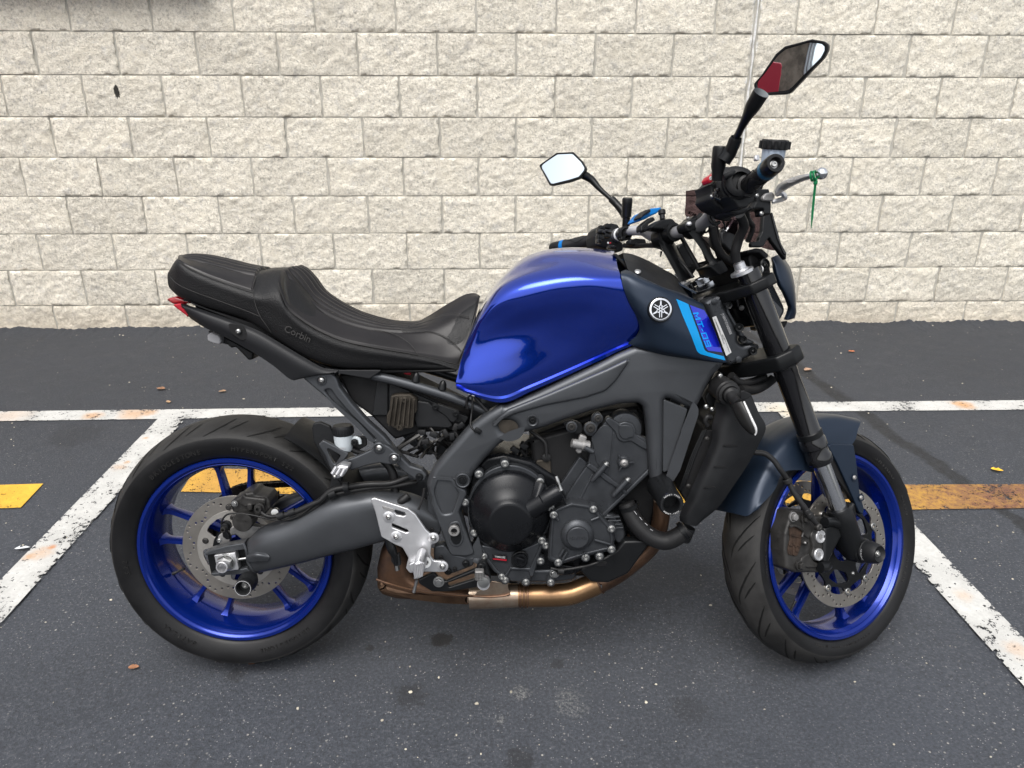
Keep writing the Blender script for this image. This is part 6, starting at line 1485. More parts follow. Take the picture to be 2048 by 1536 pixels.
loc = clampslab('lower_clamp', cl2 + FD * .02, [(.036, .14), (.0, .145), (-.035, .13), (-.06, .06), (-.066, 0), (-.06, -.06), (-.035, -.13), (.0, -.145), (.036, -.14), (.042, -.08), (.03, 0), (.042, .08)], .036, 'black_satin', .006)
for s in (-1, 1):
    f_ = fork_at(.757); lathe('clamp_sleeve', [(.0275, -.02), (.034, -.018), (.034, .018), (.0275, .02)], Vector((f_.x, f_.y * -s * 1 if s < 0 else .105, f_.z)), FD, 'black_satin', loc, 34)
sn = S('L', 465, 330, 0)
lathe('stem_nut', [(.023, -.012), (.023, .0), (.0165, .001), (.0165, .014), (.0145, .016), (.009, .016), (.0085, .008), (0, .008)], sn, FD, 'chrome', upc, 6)
lathe('stem_washer', [(.026, -.016), (.026, -.011), (0, -.011)], sn, FD, 'black_satin', upc, 30)
bolt(S('L', 1280, 128, -.118), .0062, 'white_print', upc, axis=Vector((.9, -.45, .1)), name='pinch_bolt', kind='socket', h=.003)
# steering head casting (belongs to the frame, does not turn)
hd = slab('steering_head', tr('L 470,600 560,540 720,470 770,540 760,640 820,720 900,880 960,1010 960,1140 1020,1190 1130,1160 1260,1190 1260,1240 1170,1330 1000,1420 830,1490 780,1440 700,1200 560,820', -.062), .125, 'engine', bike, bev=.012, rnd=.014, res=4, ang=50)
slab('head_rib', tr('L 760,480 800,600 830,720 920,870 1010,1010 1080,1090 1150,1130 1190,1150 1100,1190 1020,1150 940,1010 860,860 790,720 730,560', -.066), .02, 'engine', hd, bev=.005, rnd=.012)
for x, y, r in ((838, 488, .0082), (815, 632, .0072), (968, 945, .0085), (1022, 1108, .0075), (1160, 1275, .0078)):
    lathe('head_boss', [(r * 1.15, -.01), (r * 1.15, .003), (r, .005), (r * .6, .004), (r * .5, -.002), (0, -.002)], P('L', x, y, -.070), YAX, 'black_satin', hd, 24)
    if r > .0076: bolt(P('L', x, y, -.073), r * .55, 'black_satin', hd, kind='round')
for x, y in ((620, 585), (960, 1390)): lathe('cast_spot', [(.0072, -.004), (.0072, .0008), (.0062, .0014), (0, .0014)], P('L', x, y, -.063), YAX, 'engine', hd, 24)
bolt(P('L', 1000, 668, -.03), .006, 'alu_dull', hd, kind='round')
vin = slab('vin_label', tr('L 590,800 645,782 860,1290 785,1342', -.0645), .0006, 'white_print', hd, bev=.0002, rnd=.001)
for (a_, b_, s_, sz) in (((625, 830), (700, 1000), 'MFD BY MOTOR CO LTD', .0030), ((715, 1020), (770, 1130), '09/22', .0052), ((760, 1090), (830, 1290), 'WEIGHT 09/22 SEE BELOW', .0030), ((640, 860), (760, 1180), 'THIS VEHICLE CONFORMS TO STANDARDS', .0028)):
    a, b = P('L', *a_, -.0652), P('L', *b_, -.0652)
    t_ = text('lettering', s_, (a + b) / 2, b - a, Vector((0, -1, 0)).cross(b - a), sz, 'dark', vin, .0001)
    t_.scale = (1, 1, 1)
a, b = P('L', 712, 705, -.0655), P('L', 868, 1080, -.0655)
text('lettering', 'JYARN71E1NA000008', (a + b) / 2, b - a, Vector((0, -1, 0)).cross(b - a), .0088, 'grey_print', hd, .0002, sx=.62)
lathe('head_bearing', [(.026, -.012), (.028, -.010), (.028, -.002), (.024, 0), (.024, .008)], P('L', 500, 520, 0), FD, 'alu_dull', bike, 30)
# lower fork: caliper lug, axle boss, bobbin
axl = S('P', 1080, 770, -.105)
lug = slab('fork_lug', st('P 800,430 830,330 1000,290 1080,160 1105,180 1130,420 1150,560 1180,640 1180,860 1080,900 1000,800 930,640 960,540 740,965 690,930 700,480', -.112), .034, 'black_satin', bike, bev=.008, rnd=.012, mtx=STEER)
tube('caliper_arm', st('P 700,410,-112 790,410,-110 880,430,-106'), [.012, .012, .015], 'black_satin', bike, n=16, seg=8, mtx=STEER)
tube('caliper_arm', st('P 640,990,-110 700,985,-110 730,960,-106'), [.0125, .0125, .012], 'black_satin', bike, n=16, seg=8, mtx=STEER)
lathe('axle_boss', [(.030, -.03), (.030, .004), (.027, .008), (0, .008)], Vector((FC.x, -.118, FC.z)), YAX, 'black_satin', bike, 34, STEER)
bb = lathe('axle_bobbin', [(.0265, 0), (.0265, .004), (.0255, .005), (.0262, .014), (.0225, .032), (.0185, .038), (.0175, .037), (.0125, .032), (.007, .031), (0, .031)], Vector((FC.x, -.128, FC.z)), YAX, 'black_plastic', bike, 40, STEER)
bolt(Vector((FC.x, -.1600, FC.z)), .0055, 'zinc', bb, kind='socket', h=.004)
bm = bmesh.new(); 
for k, ch in enumerate('EVOTECH'):
    a = math.radians(215 - k * 9); rr = Vector((math.cos(a), 0, math.sin(a))); me = text_mesh(ch, .0052, .0002)
    right = Vector((rr.z, 0, -rr.x)); z = rr; up_ = z.cross(right)
    me.transform(Matrix(((right.x, up_.x, z.x, FC.x + rr.x * .0264), (right.y, up_.y, z.y, -.1365), (right.z, up_.z, z.z, FC.z + rr.z * .0264), (0, 0, 0, 1)))); bm.from_mesh(me); bpy.data.meshes.remove(me)
o = from_bm('bobbin_print', bm, 'grey_print', bb, None, None); o['kind'] = 'stuff'
# front caliper
fcal = slab('front_caliper', st('P 195,560 235,430 280,262 330,245 425,255 470,330 600,335 690,340 705,400 690,470 640,490 560,560 560,720 540,800 560,900 640,930 700,935 725,990 690,1050 600,1062 420,1060 330,1060 215,1010 205,880 185,780', -.098), .052, 'caliper', bike, bev=.007, rnd=.010, mtx=STEER)
slab('caliper_housing', st('P 520,580 570,500 650,480 715,520 722,600 690,700 690,820 690,880 640,920 570,905 530,850 560,740', -.106), .03, 'caliper', fcal, bev=.004, rnd=.014)
slab('caliper_web', st('P 470,330 560,470 540,560 500,640 440,580 420,470 420,380', -.102), .02, 'caliper', fcal, bev=.004, rnd=.01)
slab('caliper_web', st('P 400,880 500,800 560,910 640,940 600,1000 480,1000 400,960', -.102), .02, 'caliper', fcal, bev=.004, rnd=.01)
slab('pad_recess', st('P 250,460 300,450 415,500 420,560 400,640 395,720 350,850 240,830 230,760 262,620', -.1005), .004, 'rust_brown', fcal, bev=.0008, rnd=.006)
for s_ in ('P 262,560 410,600 405,620 258,585', 'P 255,690 390,720 388,745 250,715', 'P 300,640 330,640 320,840 290,830', 'P 345,620 372,625 360,800 335,790'): slab('pad_spring', st(s_, -.1025), .003, 'rust_brown', fcal, bev=.0006, rnd=.002)
tube('pad_pin', st('P 250,470,-104 310,455,-105 400,500,-105 428,530,-104 410,600,-104'), .0028, 'caliper', fcal, n=7, seg=20)
bolt(S('P', 445, 675, -.106), .0068, 'caliper', fcal, kind='round', h=.010); bolt(S('P', 450, 676, -.113), .003, 'alu_dull', fcal, kind='round', h=.004)
for x, y, r in ((645, 596, .0150), (622, 826, .0142)):
    pcp = S('P', x, y, -.108); q = lathe('piston_cap', [(r, -.006), (r, .0015), (r * .93, .0026), (r * .80, .0026), (r * .76, .0008), (0, .0008)], pcp, YAX, 'alu', fcal, 34)
    sl_ = []
    for k in range(12): a = 2*pi*k/12; rr = r * (.50 if k % 2 else .34); sl_.append(pcp + Vector((rr*math.cos(a), -.0012, rr*math.sin(a))))
    slab('cap_socket', sl_, .001, 'alu_dull', q, bev=.0002, rnd=.001)
for x, y, m in ((300, 345, 'alu_dull'), (450, 370, 'caliper'), (385, 968, 'caliper')): bolt(S('P', x, y, -.104), .0075, m, fcal, kind='hex', h=.009)
tube('front_brake_hose', st('M 760,790,-70 850,800,-80 930,860,-90 980,930,-96') + st('B 470,480,-98 510,560,-106 560,630,-114 600,690,-118 640,735,-120'), [.0062] * 5 + [.0062, .0068, .0062, .0048], 'hose', bike, n=12, seg=60, mtx=STEER)
for z, x, y, l, r in (('B', 470, 490, -.099, .011), ('B', 575, 655, -.115, .0085), ('B', 590, 675, -.117, .0088)): lathe('hose_ferrule', [(r * .8, -.006), (r, -.004), (r, .004), (r * .8, .006)], S(z, x, y, l), (.4, -.1, -1), 'hose', bike, 16, STEER)
lathe('banjo', [(.0085, -.006), (.0085, .004), (.0062, .006), (.003, .006), (0, .003)], S('B', 637, 740, -.122), YAX, 'caliper', bike, 20, STEER)
# mudguard
def pol(a, r, y): return FC + Vector((r * math.cos(math.radians(a)), y, r * math.sin(math.radians(a))))
angs = [160, 149, 137, 124, 111, 99, 87, 74.5]
mr = [[pol(a, r, 0) for a, r in zip(angs, (.322, .324, .325, .325, .324, .322, .321, .321))],
      [pol(a, r, -.034) for a, r in zip(angs, (.320, .322, .323, .323, .322, .320, .319, .318))],
      [pol(a, r, -.060) for a, r in zip(angs, (.314, .315, .315, .314, .313, .311, .310, .311))],
      [pol(a, r, -.0715) for a, r in zip((157.5, 147, 136, 124, 111, 98, 87, 77), (.308, .304, .302, .296, .288, .284, .287, .298))],
      [pol(a, r, -.0755) for a, r in zip((156.5, 146, 135.5, 124.5, 114, 100, 89, 79), (.306, .292, .290, .272, .250, .243, .250, .282))],
      [pol(a, r, -.078) for a, r in zip((155.5, 145, 135, 126, 117, 103, 91, 80.5), (.304, .277, .279, .246, .213, .205, .215, .262))]]
fen = skin('front_mudguard', mr, 60, 30, 'navy', bike, mirror=True, ang=50, thick=.003, mtx=STEER)
slab('mudguard_stay', st('B 690,300 715,290 830,295 845,400 852,480 862,560 885,640 880,672 860,660 800,520 740,390', -.088), .007, 'navy', fen, bev=.002, rnd=.008)
slab('mudguard_stay', st('B 700,330 760,420 830,560 880,668 862,668 800,560 700,420', -.081), .01, 'dark', fen, bev=.002, rnd=.004)
for x, y in ((832, 472), (868, 580)):
    lathe('stay_washer', [(.0088, -.002), (.0088, .001), (0, .001)], S('B', x, y, -.0895), YAX, 'navy', fen, 20); bolt(S('B', x, y, -.0905), .0058, 'alu_dull', fen, kind='round')
# headlamp
slab('headlamp_core', st('L 1140,150 1290,60 1400,40 1450,300 1560,520 1640,700 1560,840 1500,900 1420,760 1330,600 1280,400 1200,260', -.075), .15, 'lamp_glass', bike, bev=.012, rnd=.02, res=4, mtx=STEER)
hsd = skin('headlamp_cowl', [st('L 1405,-30,-80 1425,60,-84 1445,200,-88 1500,350,-90 1570,470,-88 1630,620,-82 1640,680,-76 1590,830,-70'), st('L 1425,-40,-92 1470,60,-98 1520,210,-102 1570,350,-103 1635,480,-100 1690,610,-94 1700,700,-88 1650,838,-78'), st('L 1500,-70,-90 1560,5,-94 1640,140,-96 1700,300,-96 1735,450,-93 1752,600,-88 1755,720,-84 1735,815,-76'), st('L 1560,-65,-70 1610,0,-70 1680,110,-70 1730,280,-68 1752,440,-66 1762,600,-62 1762,730,-60 1740,820,-56')], 40, 20, 'navy', bike, ang=45, thick=.004, mtx=STEER)
slab('headlamp_hood', st('J 1020,1005 1190,965 1270,980 1380,1075 1330,1140 1225,1045 1040,1040', -.10), .20, 'black_plastic', bike, bev=.004, rnd=.01, mtx=STEER)
slab('headlamp_body', st('J 1040,1040 1240,1050 1380,1160 1410,1400 1380,1536 1150,1536 1100,1300', -.08), .16, 'dark', bike, bev=.006, rnd=.02, mtx=STEER)
lathe('headlamp_pivot', [(.014, -.01), (.014, .004), (.011, .006), (.009, .002), (0, .002)], S('J', 1290, 1225, -.10), YAX, 'black_satin', bike, 26, STEER); bolt(S('J', 1310, 1235, -.106), .006, 'black_satin', bike, kind='round', mtx=STEER)
slab('lamp_bracket', st('L 1530,870 1660,840 1610,945 1545,930', -.05), .10, 'dark', bike, bev=.003, mtx=STEER)
# smoked fly screen with its dark frame
sc_ = [st('J 102,95,140 95,300,140 88,455,140 165,492,132'), st('J 480,60,70 470,260,70 470,440,70 470,600,70'), st('J 900,200,-10 900,400,-10 910,620,-10 920,800,-10'), st('J 1240,330,-85 1270,520,-85 1300,740,-85 1320,980,-85'), st('J 1385,400,-118 1450,640,-118 1500,830,-114 1560,1010,-106')]
sc = skin('fly_screen', sc_, 24, 24, 'smoke', bike, thick=.003, mtx=STEER, smooth_u=True)
slab('screen_frame', st('J 1290,460 1395,420 1540,900 1640,1060 1640,1160 1560,1060 1410,860 1380,800 1330,860 1290,950 1100,950 1105,870 1215,870 1225,800 1270,720', -.121), .012, 'black_satin', bike, bev=.003, rnd=.01, mtx=STEER)
slab('screen_edge', st('J 1400,420 1425,420 1560,900 1640,1040 1640,1080 1600,1060 1500,820', -.124), .008, 'black_gloss', bike, bev=.002, rnd=.006, mtx=STEER)
a, b = S('J', 150, 432, .132), S('J', 232, 466, .13)
text('lettering', 'STAR', (a + b) / 2, b - a, Vector((0, -1, 0)).cross(b - a), .010, 'dark', bike, .0006, mtx=STEER, bold=.0004)
# instrument pod behind the bars
slab('instrument_pod', st('J 640,720 700,700 880,560 900,640 900,900 860,1100 660,900 640,800', .02), .05, 'black_plastic', bike, bev=.005, rnd=.01, mtx=STEER)
slab('instrument_face', st('J 650,700 790,520 910,540 890,620 720,715', .03), .01, 'lamp_glass', bike, bev=.001, rnd=.006, mtx=STEER)
tube('instrument_trim', st('J 700,712,20 760,630,20 810,545,20'), .003, 'alu', bike, n=6, seg=6, mtx=STEER)
# ------------------------------------------------------------------ handlebar
barpts = [Vector((.925, .41, 1.087)), S('D', 370, 1345, .315), S('D', 540, 1312, .245), S('D', 640, 1285, .185), S('D', 720, 1285, .135), S('D', 790, 1318, .085), S('D', 860, 1318, .05), S('D', 960, 1290, .0), S('D', 1040, 1275, -.035), S('D', 1110, 1235, -.075), S('D', 1165, 1165, -.125), S('D', 1210, 1100, -.175), S('D', 1330, 1040, -.245), S('D', 1440, 950, -.315), S('D', 1570, 850, -.395)]
barpts[0] = S('D', 165, 1392, .40)
tube('handlebar', barpts, [.011] * 4 + [.0112, .0125, .0142, .0142, .0142, .0130, .0115] + [.011] * 4, 'bar', bike, n=20, seg=110, mtx=STEER)
# left polished section reads brighter
tube('bar_sleeve', barpts[3:6], [.0118, .0125, .0135], 'bar_light', bike, n=20, seg=16, mtx=STEER)
def grip(name, p0, p1, ring, end):
    d = p1 - p0; L = d.length
    g = lathe(name, [(.0, 0), (.022, 0), (.022, .006), (.0175, .008), (.0165, .02), (.0158, L * .5), (.0162, L * .9), (.0178, L * .93), (.0180, L * .96), (.016, L * .965)], p0, d, 'hose', bike, 30, STEER)
    n = 6
    for k in range(n):
        a = 2*pi*k/n; x, y, z = basis(d)
        tube('grip_line', [p0 + z * (L * t) + (x * math.cos(a + .5 * math.sin(9 * t)) + y * math.sin(a + .5 * math.sin(9 * t))) * .0166 for t in (.12, .25, .4, .55, .7, .85)], .0008, 'groove', g, n=5, seg=20)
    lathe('end_ring', [(.0165, L * .955), (.0178, L * .955), (.0178, L * .955 + .012), (.016, L * .955 + .012)], p0, d, ring, g, 30)
    e = lathe('bar_end', [(.0165, L + .004), (.0175, L + .006), (.0172, L + .034), (.0155, L + .040), (.0105, L + .040), (.0095, L + .030), (0, L + .030)], p0, d, 'black_satin', g, 30)
    bolt(p0 + d.normalized() * (L + .030), .0052, 'zinc', e, axis=d, kind='socket', h=.004)
    return g
gR0, gR1 = S('D', 1395, 1000, -.275), S('D', 1520, 895, -.368)
grip('right_grip', gR0, gR1, 'blue_anod', None).name = 'throttle_grip'
gL0, gL1 = S('D', 440, 1340, .275), S('D', 220, 1385, .375)
g_ = grip('left_grip', gL0, gL1, 'bright_blue', None); g_.name = 'clutch_grip'
# right switchgear and throttle housing
dR = (gR1 - gR0).normalized(); hub = S('D', 1300, 1010, -.235)
th = lathe('throttle_housing', [(0, -.022), (.034, -.022), (.038, -.018), (.038, .004), (.034, .008), (.030, .010), (.030, .020), (.024, .024), (0, .024)], hub + dR * .012, dR, 'black_plastic', bike, 36, STEER)
lathe('throttle_collar', [(.0275, .02), (.0285, .024), (.0285, .032), (.024, .036), (.018, .037)], hub + dR * .010, dR, 'black_plastic', th, 34)
swg = slab('switchgear', st('I 340,620 440,510 490,505 560,570 470,640 400,700 370,820 460,960 560,1090 560,1170 420,1120 300,1060 215,960 240,880 225,800 210,760 260,740 310,690', -.225), .05, 'black_plastic', bike, bev=.005, rnd=.008, mtx=STEER)
slab('switch_skirt', st('I 440,900 560,930 640,960 830,880 835,990 760,1040 740,1080 620,1090 590,1040 560,1000', -.262), .05, 'black_plastic', bike, bev=.004, rnd=.008, mtx=STEER)
slab('switch_skirt', st('I 500,1090 740,1080 800,1050 760,1120 700,1160 600,1180 520,1160', -.235), .05, 'black_plastic', bike, bev=.005, rnd=.012, mtx=STEER)
rb = slab('stop_switch', st('I 185,690 215,640 345,552 330,610 285,660 260,710 215,748', -.232), .022, 'red_plastic', bike, bev=.002, rnd=.004, mtx=STEER)
tube('switch_mark', st('I 205,680,-233 218,655,-233 232,665,-233 222,690,-233 208,690,-233'), .0012, 'white_print', rb, n=5, seg=16)
for i, (x, y) in enumerate(((310, 840), (280, 890), (265, 930), (300, 945), (330, 960))): box('switch_button', S('I', x, y, -.245), .008, .010, .007, 'black_gloss', swg, Matrix.Rotation(.6 * i, 3, 'Y'), .0015)
bolt(S('I', 235, 925, -.245), .0035, 'zinc', swg, kind='round')
tube('throttle_tab', st('I 400,660,-262 470,630,-266 540,595,-268 590,575,-268'), [.006, .0065, .006, .0035], 'black_plastic', th, n=10, seg=12)
tube('bar_strap', st('I 190,1180,-150 215,1260,-158 270,1310,-160 340,1290,-160'), .0042, 'hose', bike, n=8, seg=16, mtx=STEER)
lathe('cable_boot', [(0, -.01), (.0095, -.01), (.011, 0), (.0105, .022), (.008, .026), (0, .026)], S('I', 330, 1180, -.165), (.9, -.2, -.15), 'hose', bike, 18, STEER)
slab('tie_tail', st('I 385,1260 410,1260 450,1390 440,1398', -.16), .003, 'dark', bike, bev=.0008, mtx=STEER)
# master cylinder, lever, reservoir
mc = slab('master_cylinder', st('I 850,780 900,740 920,820 1040,820 1050,860 1070,1000 1070,1180 970,1180 970,1100 800,1100 830,1060 860,1000 840,880', -.205), .03, 'black_satin', bike, bev=.004, rnd=.006, mtx=STEER)
slab('lever_pivot', st('I 950,930 1000,880 1090,860 1130,920 1090,990 960,985', -.212), .02, 'alu_dull', mc, bev=.003, rnd=.006)
for x, y in ((865, 915), (930, 1165)): bolt(S('I', x, y, -.214), .0048, 'zinc', mc, kind='round')
lever = skin('brake_lever', [st('I 1108,850,-222 1160,765,-235 1265,700,-262 1410,645,-292 1530,618,-318 1645,600,-340'), st('I 1130,880,-232 1195,805,-245 1295,750,-270 1425,695,-300 1545,655,-325 1655,632,-345'), st('I 1135,920,-222 1225,865,-232 1325,805,-256 1435,750,-286 1550,705,-312 1660,668,-338'), st('I 1118,890,-208 1185,820,-220 1285,760,-245 1410,705,-276 1535,665,-304 1648,638,-330')], 40, 24, 'alu', bike, ring=True, caps=True, mtx=STEER)
slab('lever_flute', st('I 1285,735 1340,695 1450,660 1560,648 1580,655 1520,680 1420,715 1330,742', -.294), .004, 'alu_dull', lever, bev=.001, rnd=.006)
lathe('lever_ball', [(0, -.0115)] + [(.0115 * math.sin(a), -.0115 * math.cos(a)) for a in np.linspace(.3, pi - .3, 9)] + [(0, .0115)], S('I', 1768, 608, -.345), (1, 0, 0), 'chrome', lever, 24)
skin('lever_root', [st('I 1110,880,-212 1200,860,-222 1270,880,-226 1290,950,-224 1240,995,-218 1080,1035,-208'), st('I 1130,900,-218 1190,880,-226 1235,895,-230 1250,945,-228 1210,970,-222 1090,1005,-212')], 30, 8, 'alu', lever, ang=50, thick=.006)
rb_ = S('I', 1090, 370, -.17); ru2 = wn_((.05, .05, 1)); R_ = .0245
res = lathe('fluid_reservoir', [(0, -.034), (R_ * .6, -.033), (R_ * .85, -.026), (R_ * .95, -.012), (R_ * 1.0, .012), (R_ * 1.02, .016), (0, .016)], rb_, ru2, 'smoke_plastic', bike, 36, STEER)
cp_ = lathe('reservoir_cap', [(R_ * 1.1, .014), (R_ * 1.18, .017), (R_ * 1.18, .030), (R_ * 1.1, .034), (R_ * .9, .0345), (0, .034)], rb_, ru2, 'black_plastic', res, 40)
x_, y_, z_ = basis(ru2)
for k in range(14):
    a = 2*pi*k/14; d_ = x_ * math.cos(a) + y_ * math.sin(a); lathe('cap_lobe', [(.0042, .0155), (.0042, .031), (0, .032)], rb_ + d_ * R_ * 1.16, ru2, 'black_plastic', cp_, 8)
slab('reservoir_clip', st('I 850,350 905,340 910,420 850,430', -.19), .008, 'alu', res, bev=.002, rnd=.004)
tube('reservoir_arm', [rb_ - ru2 * .03, S('I', 930, 700, -.185), S('I', 890, 800, -.2)], .008, 'black_plastic', bike, n=10, seg=10, mtx=STEER)
# clamps and risers
for s, (zx, zy, lat) in ((-1, (1045, 1265, -.045)), (1, (850, 1330, .05))):
    q = S('D', zx, zy, lat); foot = Vector((fork_at(.945).x - .045, lat, .95))
    x, y, z = Vector((1, 0, 0)), Vector((0, 1, 0)), (q - foot).normalized()
    lathe('bar_clamp', [(.0145, -.016), (.0235, -.015), (.0245, 0), (.0235, .015), (.0145, .016)], q, (0, 1, 0), 'black_satin', bike, 26, STEER)
    lathe('clamp_split', [(.0246, -.0165), (.0246, .0165)], q + z * .0, (0, 1, 0), 'dark', bike, 6, STEER) if False else None
    for dx in (-.014, .014): bolt(q + Vector((dx, 0, .021)), .004, 'alu_dull', bike, axis=Vector((dx * 20, 0, 1)), mtx=STEER, kind='round')
skin('riser', [st('J 130,720,-62 330,1000,-62 440,1180,-64 450,1260,-70'), st('J 300,760,-66 400,960,-66 490,1120,-68 560,1210,-74'), st('J 440,900,-56 470,1000,-56 520,1120,-58 620,1180,-62'), st('J 440,800,-25 460,960,-25 520,1100,-25 600,1170,-25'), st('J 160,760,-25 340,1010,-25 450,1190,-25 460,1250,-25')], 16, 20, 'black_satin', bike, ring=True, caps=True, mtx=STEER, ang=40, smooth_v=False)
slab('riser_foot', st('J 440,1240 560,1205 650,1150 690,1200 745,1290 735,1330 620,1385 570,1350', -.072), .05, 'black_satin', bike, bev=.003, rnd=.004, mtx=STEER)
slab('riser_cap', st('J 80,590 170,520 320,460 395,425 420,480 440,560 470,640 330,640 230,700 130,720 90,660', -.062), .034, 'black_satin', bike, bev=.005, rnd=.016, mtx=STEER)
lathe('clamp_bore', [(.019, -.002), (.019, .0015), (.0148, .002), (.0148, -.002)], S('J', 375, 610, -.0635), YAX, 'black_satin', bike, 28, STEER)
bolt(S('J', 140, 590, -.064), .006, 'alu', bike, axis=Vector((-.4, -.6, .7)), kind='round', mtx=STEER)
skin('riser', [st('E 440,330,38 500,440,38 555,540,38 575,590,36'), st('E 510,330,34 560,440,34 610,530,34 640,560,34'), st('E 540,345,60 590,440,60 640,530,60 660,560,60'), st('E 460,350,66 520,450,66 570,540,66 590,590,66')], 14, 16, 'black_satin', bike, ring=True, caps=True, mtx=STEER, ang=40)
slab('riser_cap', st('K 1470,500 1560,465 1610,500 1640,600 1640,700 1560,720 1500,640', .045), .03, 'black_satin', bike, bev=.005, rnd=.012, mtx=STEER)
slab('riser', st('E 560,360 610,330 700,480 650,560 590,440', .07), .03, 'black_satin', bike, bev=.004, rnd=.01, mtx=STEER)
# cables around the bars
for w, r in (('E 590,310,20 640,400,0 690,490,-10 720,560,-10', .005), ('E 700,170,-70 780,200,-60 810,300,-40 830,420,-40 900,470,-50', .008), ('E 780,230,-80 800,330,-70 850,420,-60 920,470,-55', .009), ('E 960,160,-150 985,230,-140 950,320,-120 930,400,-110 935,460,-105', .0105), ('E 1000,100,-150 1010,180,-140 1040,240,-120 1010,330,-100', .006), ('E 450,350,80 520,400,60 600,480,20 660,560,0', .004), ('E 700,280,-20 730,380,-10 760,460,-10', .006), ('E 640,480,0 720,500,-5 800,520,-10', .005)):
    tube('control_cable', st(w), r, 'hose', bike, n=12, seg=30, mtx=STEER)
for w, r in (('K 1010,690,200 1150,700,170 1300,690,130 1420,690,90', .0062), ('K 1080,600,190 1150,660,170 1250,690,140 1400,670,100', .004), ('K 1400,690,95 1520,720,60 1600,780,40', .005)): tube('control_cable', st(w), r, 'hose', bike, n=10, seg=24, mtx=STEER)
slab('loom_tie', st('K 1515,760 1540,770 1515,845 1503,850', .06), .002, 'dark', bike, bev=.0005, mtx=STEER)
lathe('bar_tie', [(.0155, -.004), (.0155, .004)], S('K', 1440, 600, .088), (.5, .9, .2), 'dark', bike, 20, STEER)
slab('cable_guide', st('K 1090,610 1180,590 1310,600 1320,690 1240,690 1100,680', .16), .02, 'black_plastic', bike, bev=.003, rnd=.006, mtx=STEER)
# left switchgear and clutch perch
ls = slab('switchgear', st('K 625,560 650,470 700,420 760,400 850,380 930,400 960,450 960,560 930,620 1000,640 1010,760 900,780 800,740 640,690', .225), .05, 'black_plastic', bike, bev=.005, rnd=.01, mtx=STEER)
for i, (x, y, w, h) in enumerate(((700, 450, .014, .010), (690, 500, .020, .010), (785, 430, .014, .012), (780, 500, .022, .008), (680, 590, .018, .012), (840, 720, .022, .010), (770, 560, .016, .010), (660, 610, .010, .02))): box('switch_button', S('K', x, y, .195), w, .014, h, 'black_gloss' if i % 2 else 'black_satin', ls, Matrix.Rotation(.15, 3, 'Y'), .0018)
bolt(S('K', 795, 655, .195), .0025, 'white_print', ls, kind='round'); bolt(S('K', 825, 655, .195), .0022, 'red_plastic', ls, kind='round')
lathe('perch_ring', [(.0125, -.009), (.0165, -.008), (.0165, .008), (.0125, .009)], S('K', 935, 545, .215), (.2, 1, .1), 'alu', bike, 26, STEER)
lathe('clutch_perch', [(.0125, -.016), (.0175, -.015), (.0175, .015), (.0125, .016)], S('K', 1005, 530, .195), (.2, 1, .1), 'black_satin', bike, 26, STEER)
slab('perch_clamp', st('K 975,580 1020,560 1030,600 1000,625 970,605', .18), .014, 'black_satin', bike, bev=.002, rnd=.004, mtx=STEER)
# phone mount
pm = slab('phone_mount', st('K 1215,340 1240,300 1300,225 1390,180 1520,165 1525,195 1460,250 1380,285 1300,330 1240,352', .055), .05, 'bright_blue', bike, bev=.004, rnd=.008, mtx=STEER)
slab('mount_head', st('K 1232,305 1255,265 1330,195 1375,185 1385,225 1300,270 1245,318', .045), .03, 'black_plastic', pm, bev=.003, rnd=.012)
slab('mount_arm', st('K 1245,420 1310,360 1410,290 1440,330 1440,345 1345,400 1340,480 1310,505 1290,480 1255,500 1245,470', .05), .022, 'black_plastic', pm, bev=.003, rnd=.008)
slab('mount_base', st('K 1370,430 1440,380 1530,330 1680,315 1750,400 1800,420 1740,470 1660,540 1580,480 1420,465 1385,465', .02), .03, 'black_satin', pm, bev=.005, rnd=.012)
lathe('mount_knob', [(0, -.012), (.006, -.012), (.006, -.002), (.0085, 0), (.0085, .008), (.007, .010), (0, .010)], S('K', 1530, 260, .03), (0, .1, 1), 'black_plastic', pm, 20)
lathe('mount_clamp', [(.0145, -.014), (.0215, -.013), (.0215, .013), (.0145, .014)], S('D', 905, 1300, .022), (.05, 1, 0), 'black_satin', bike, 26, STEER)

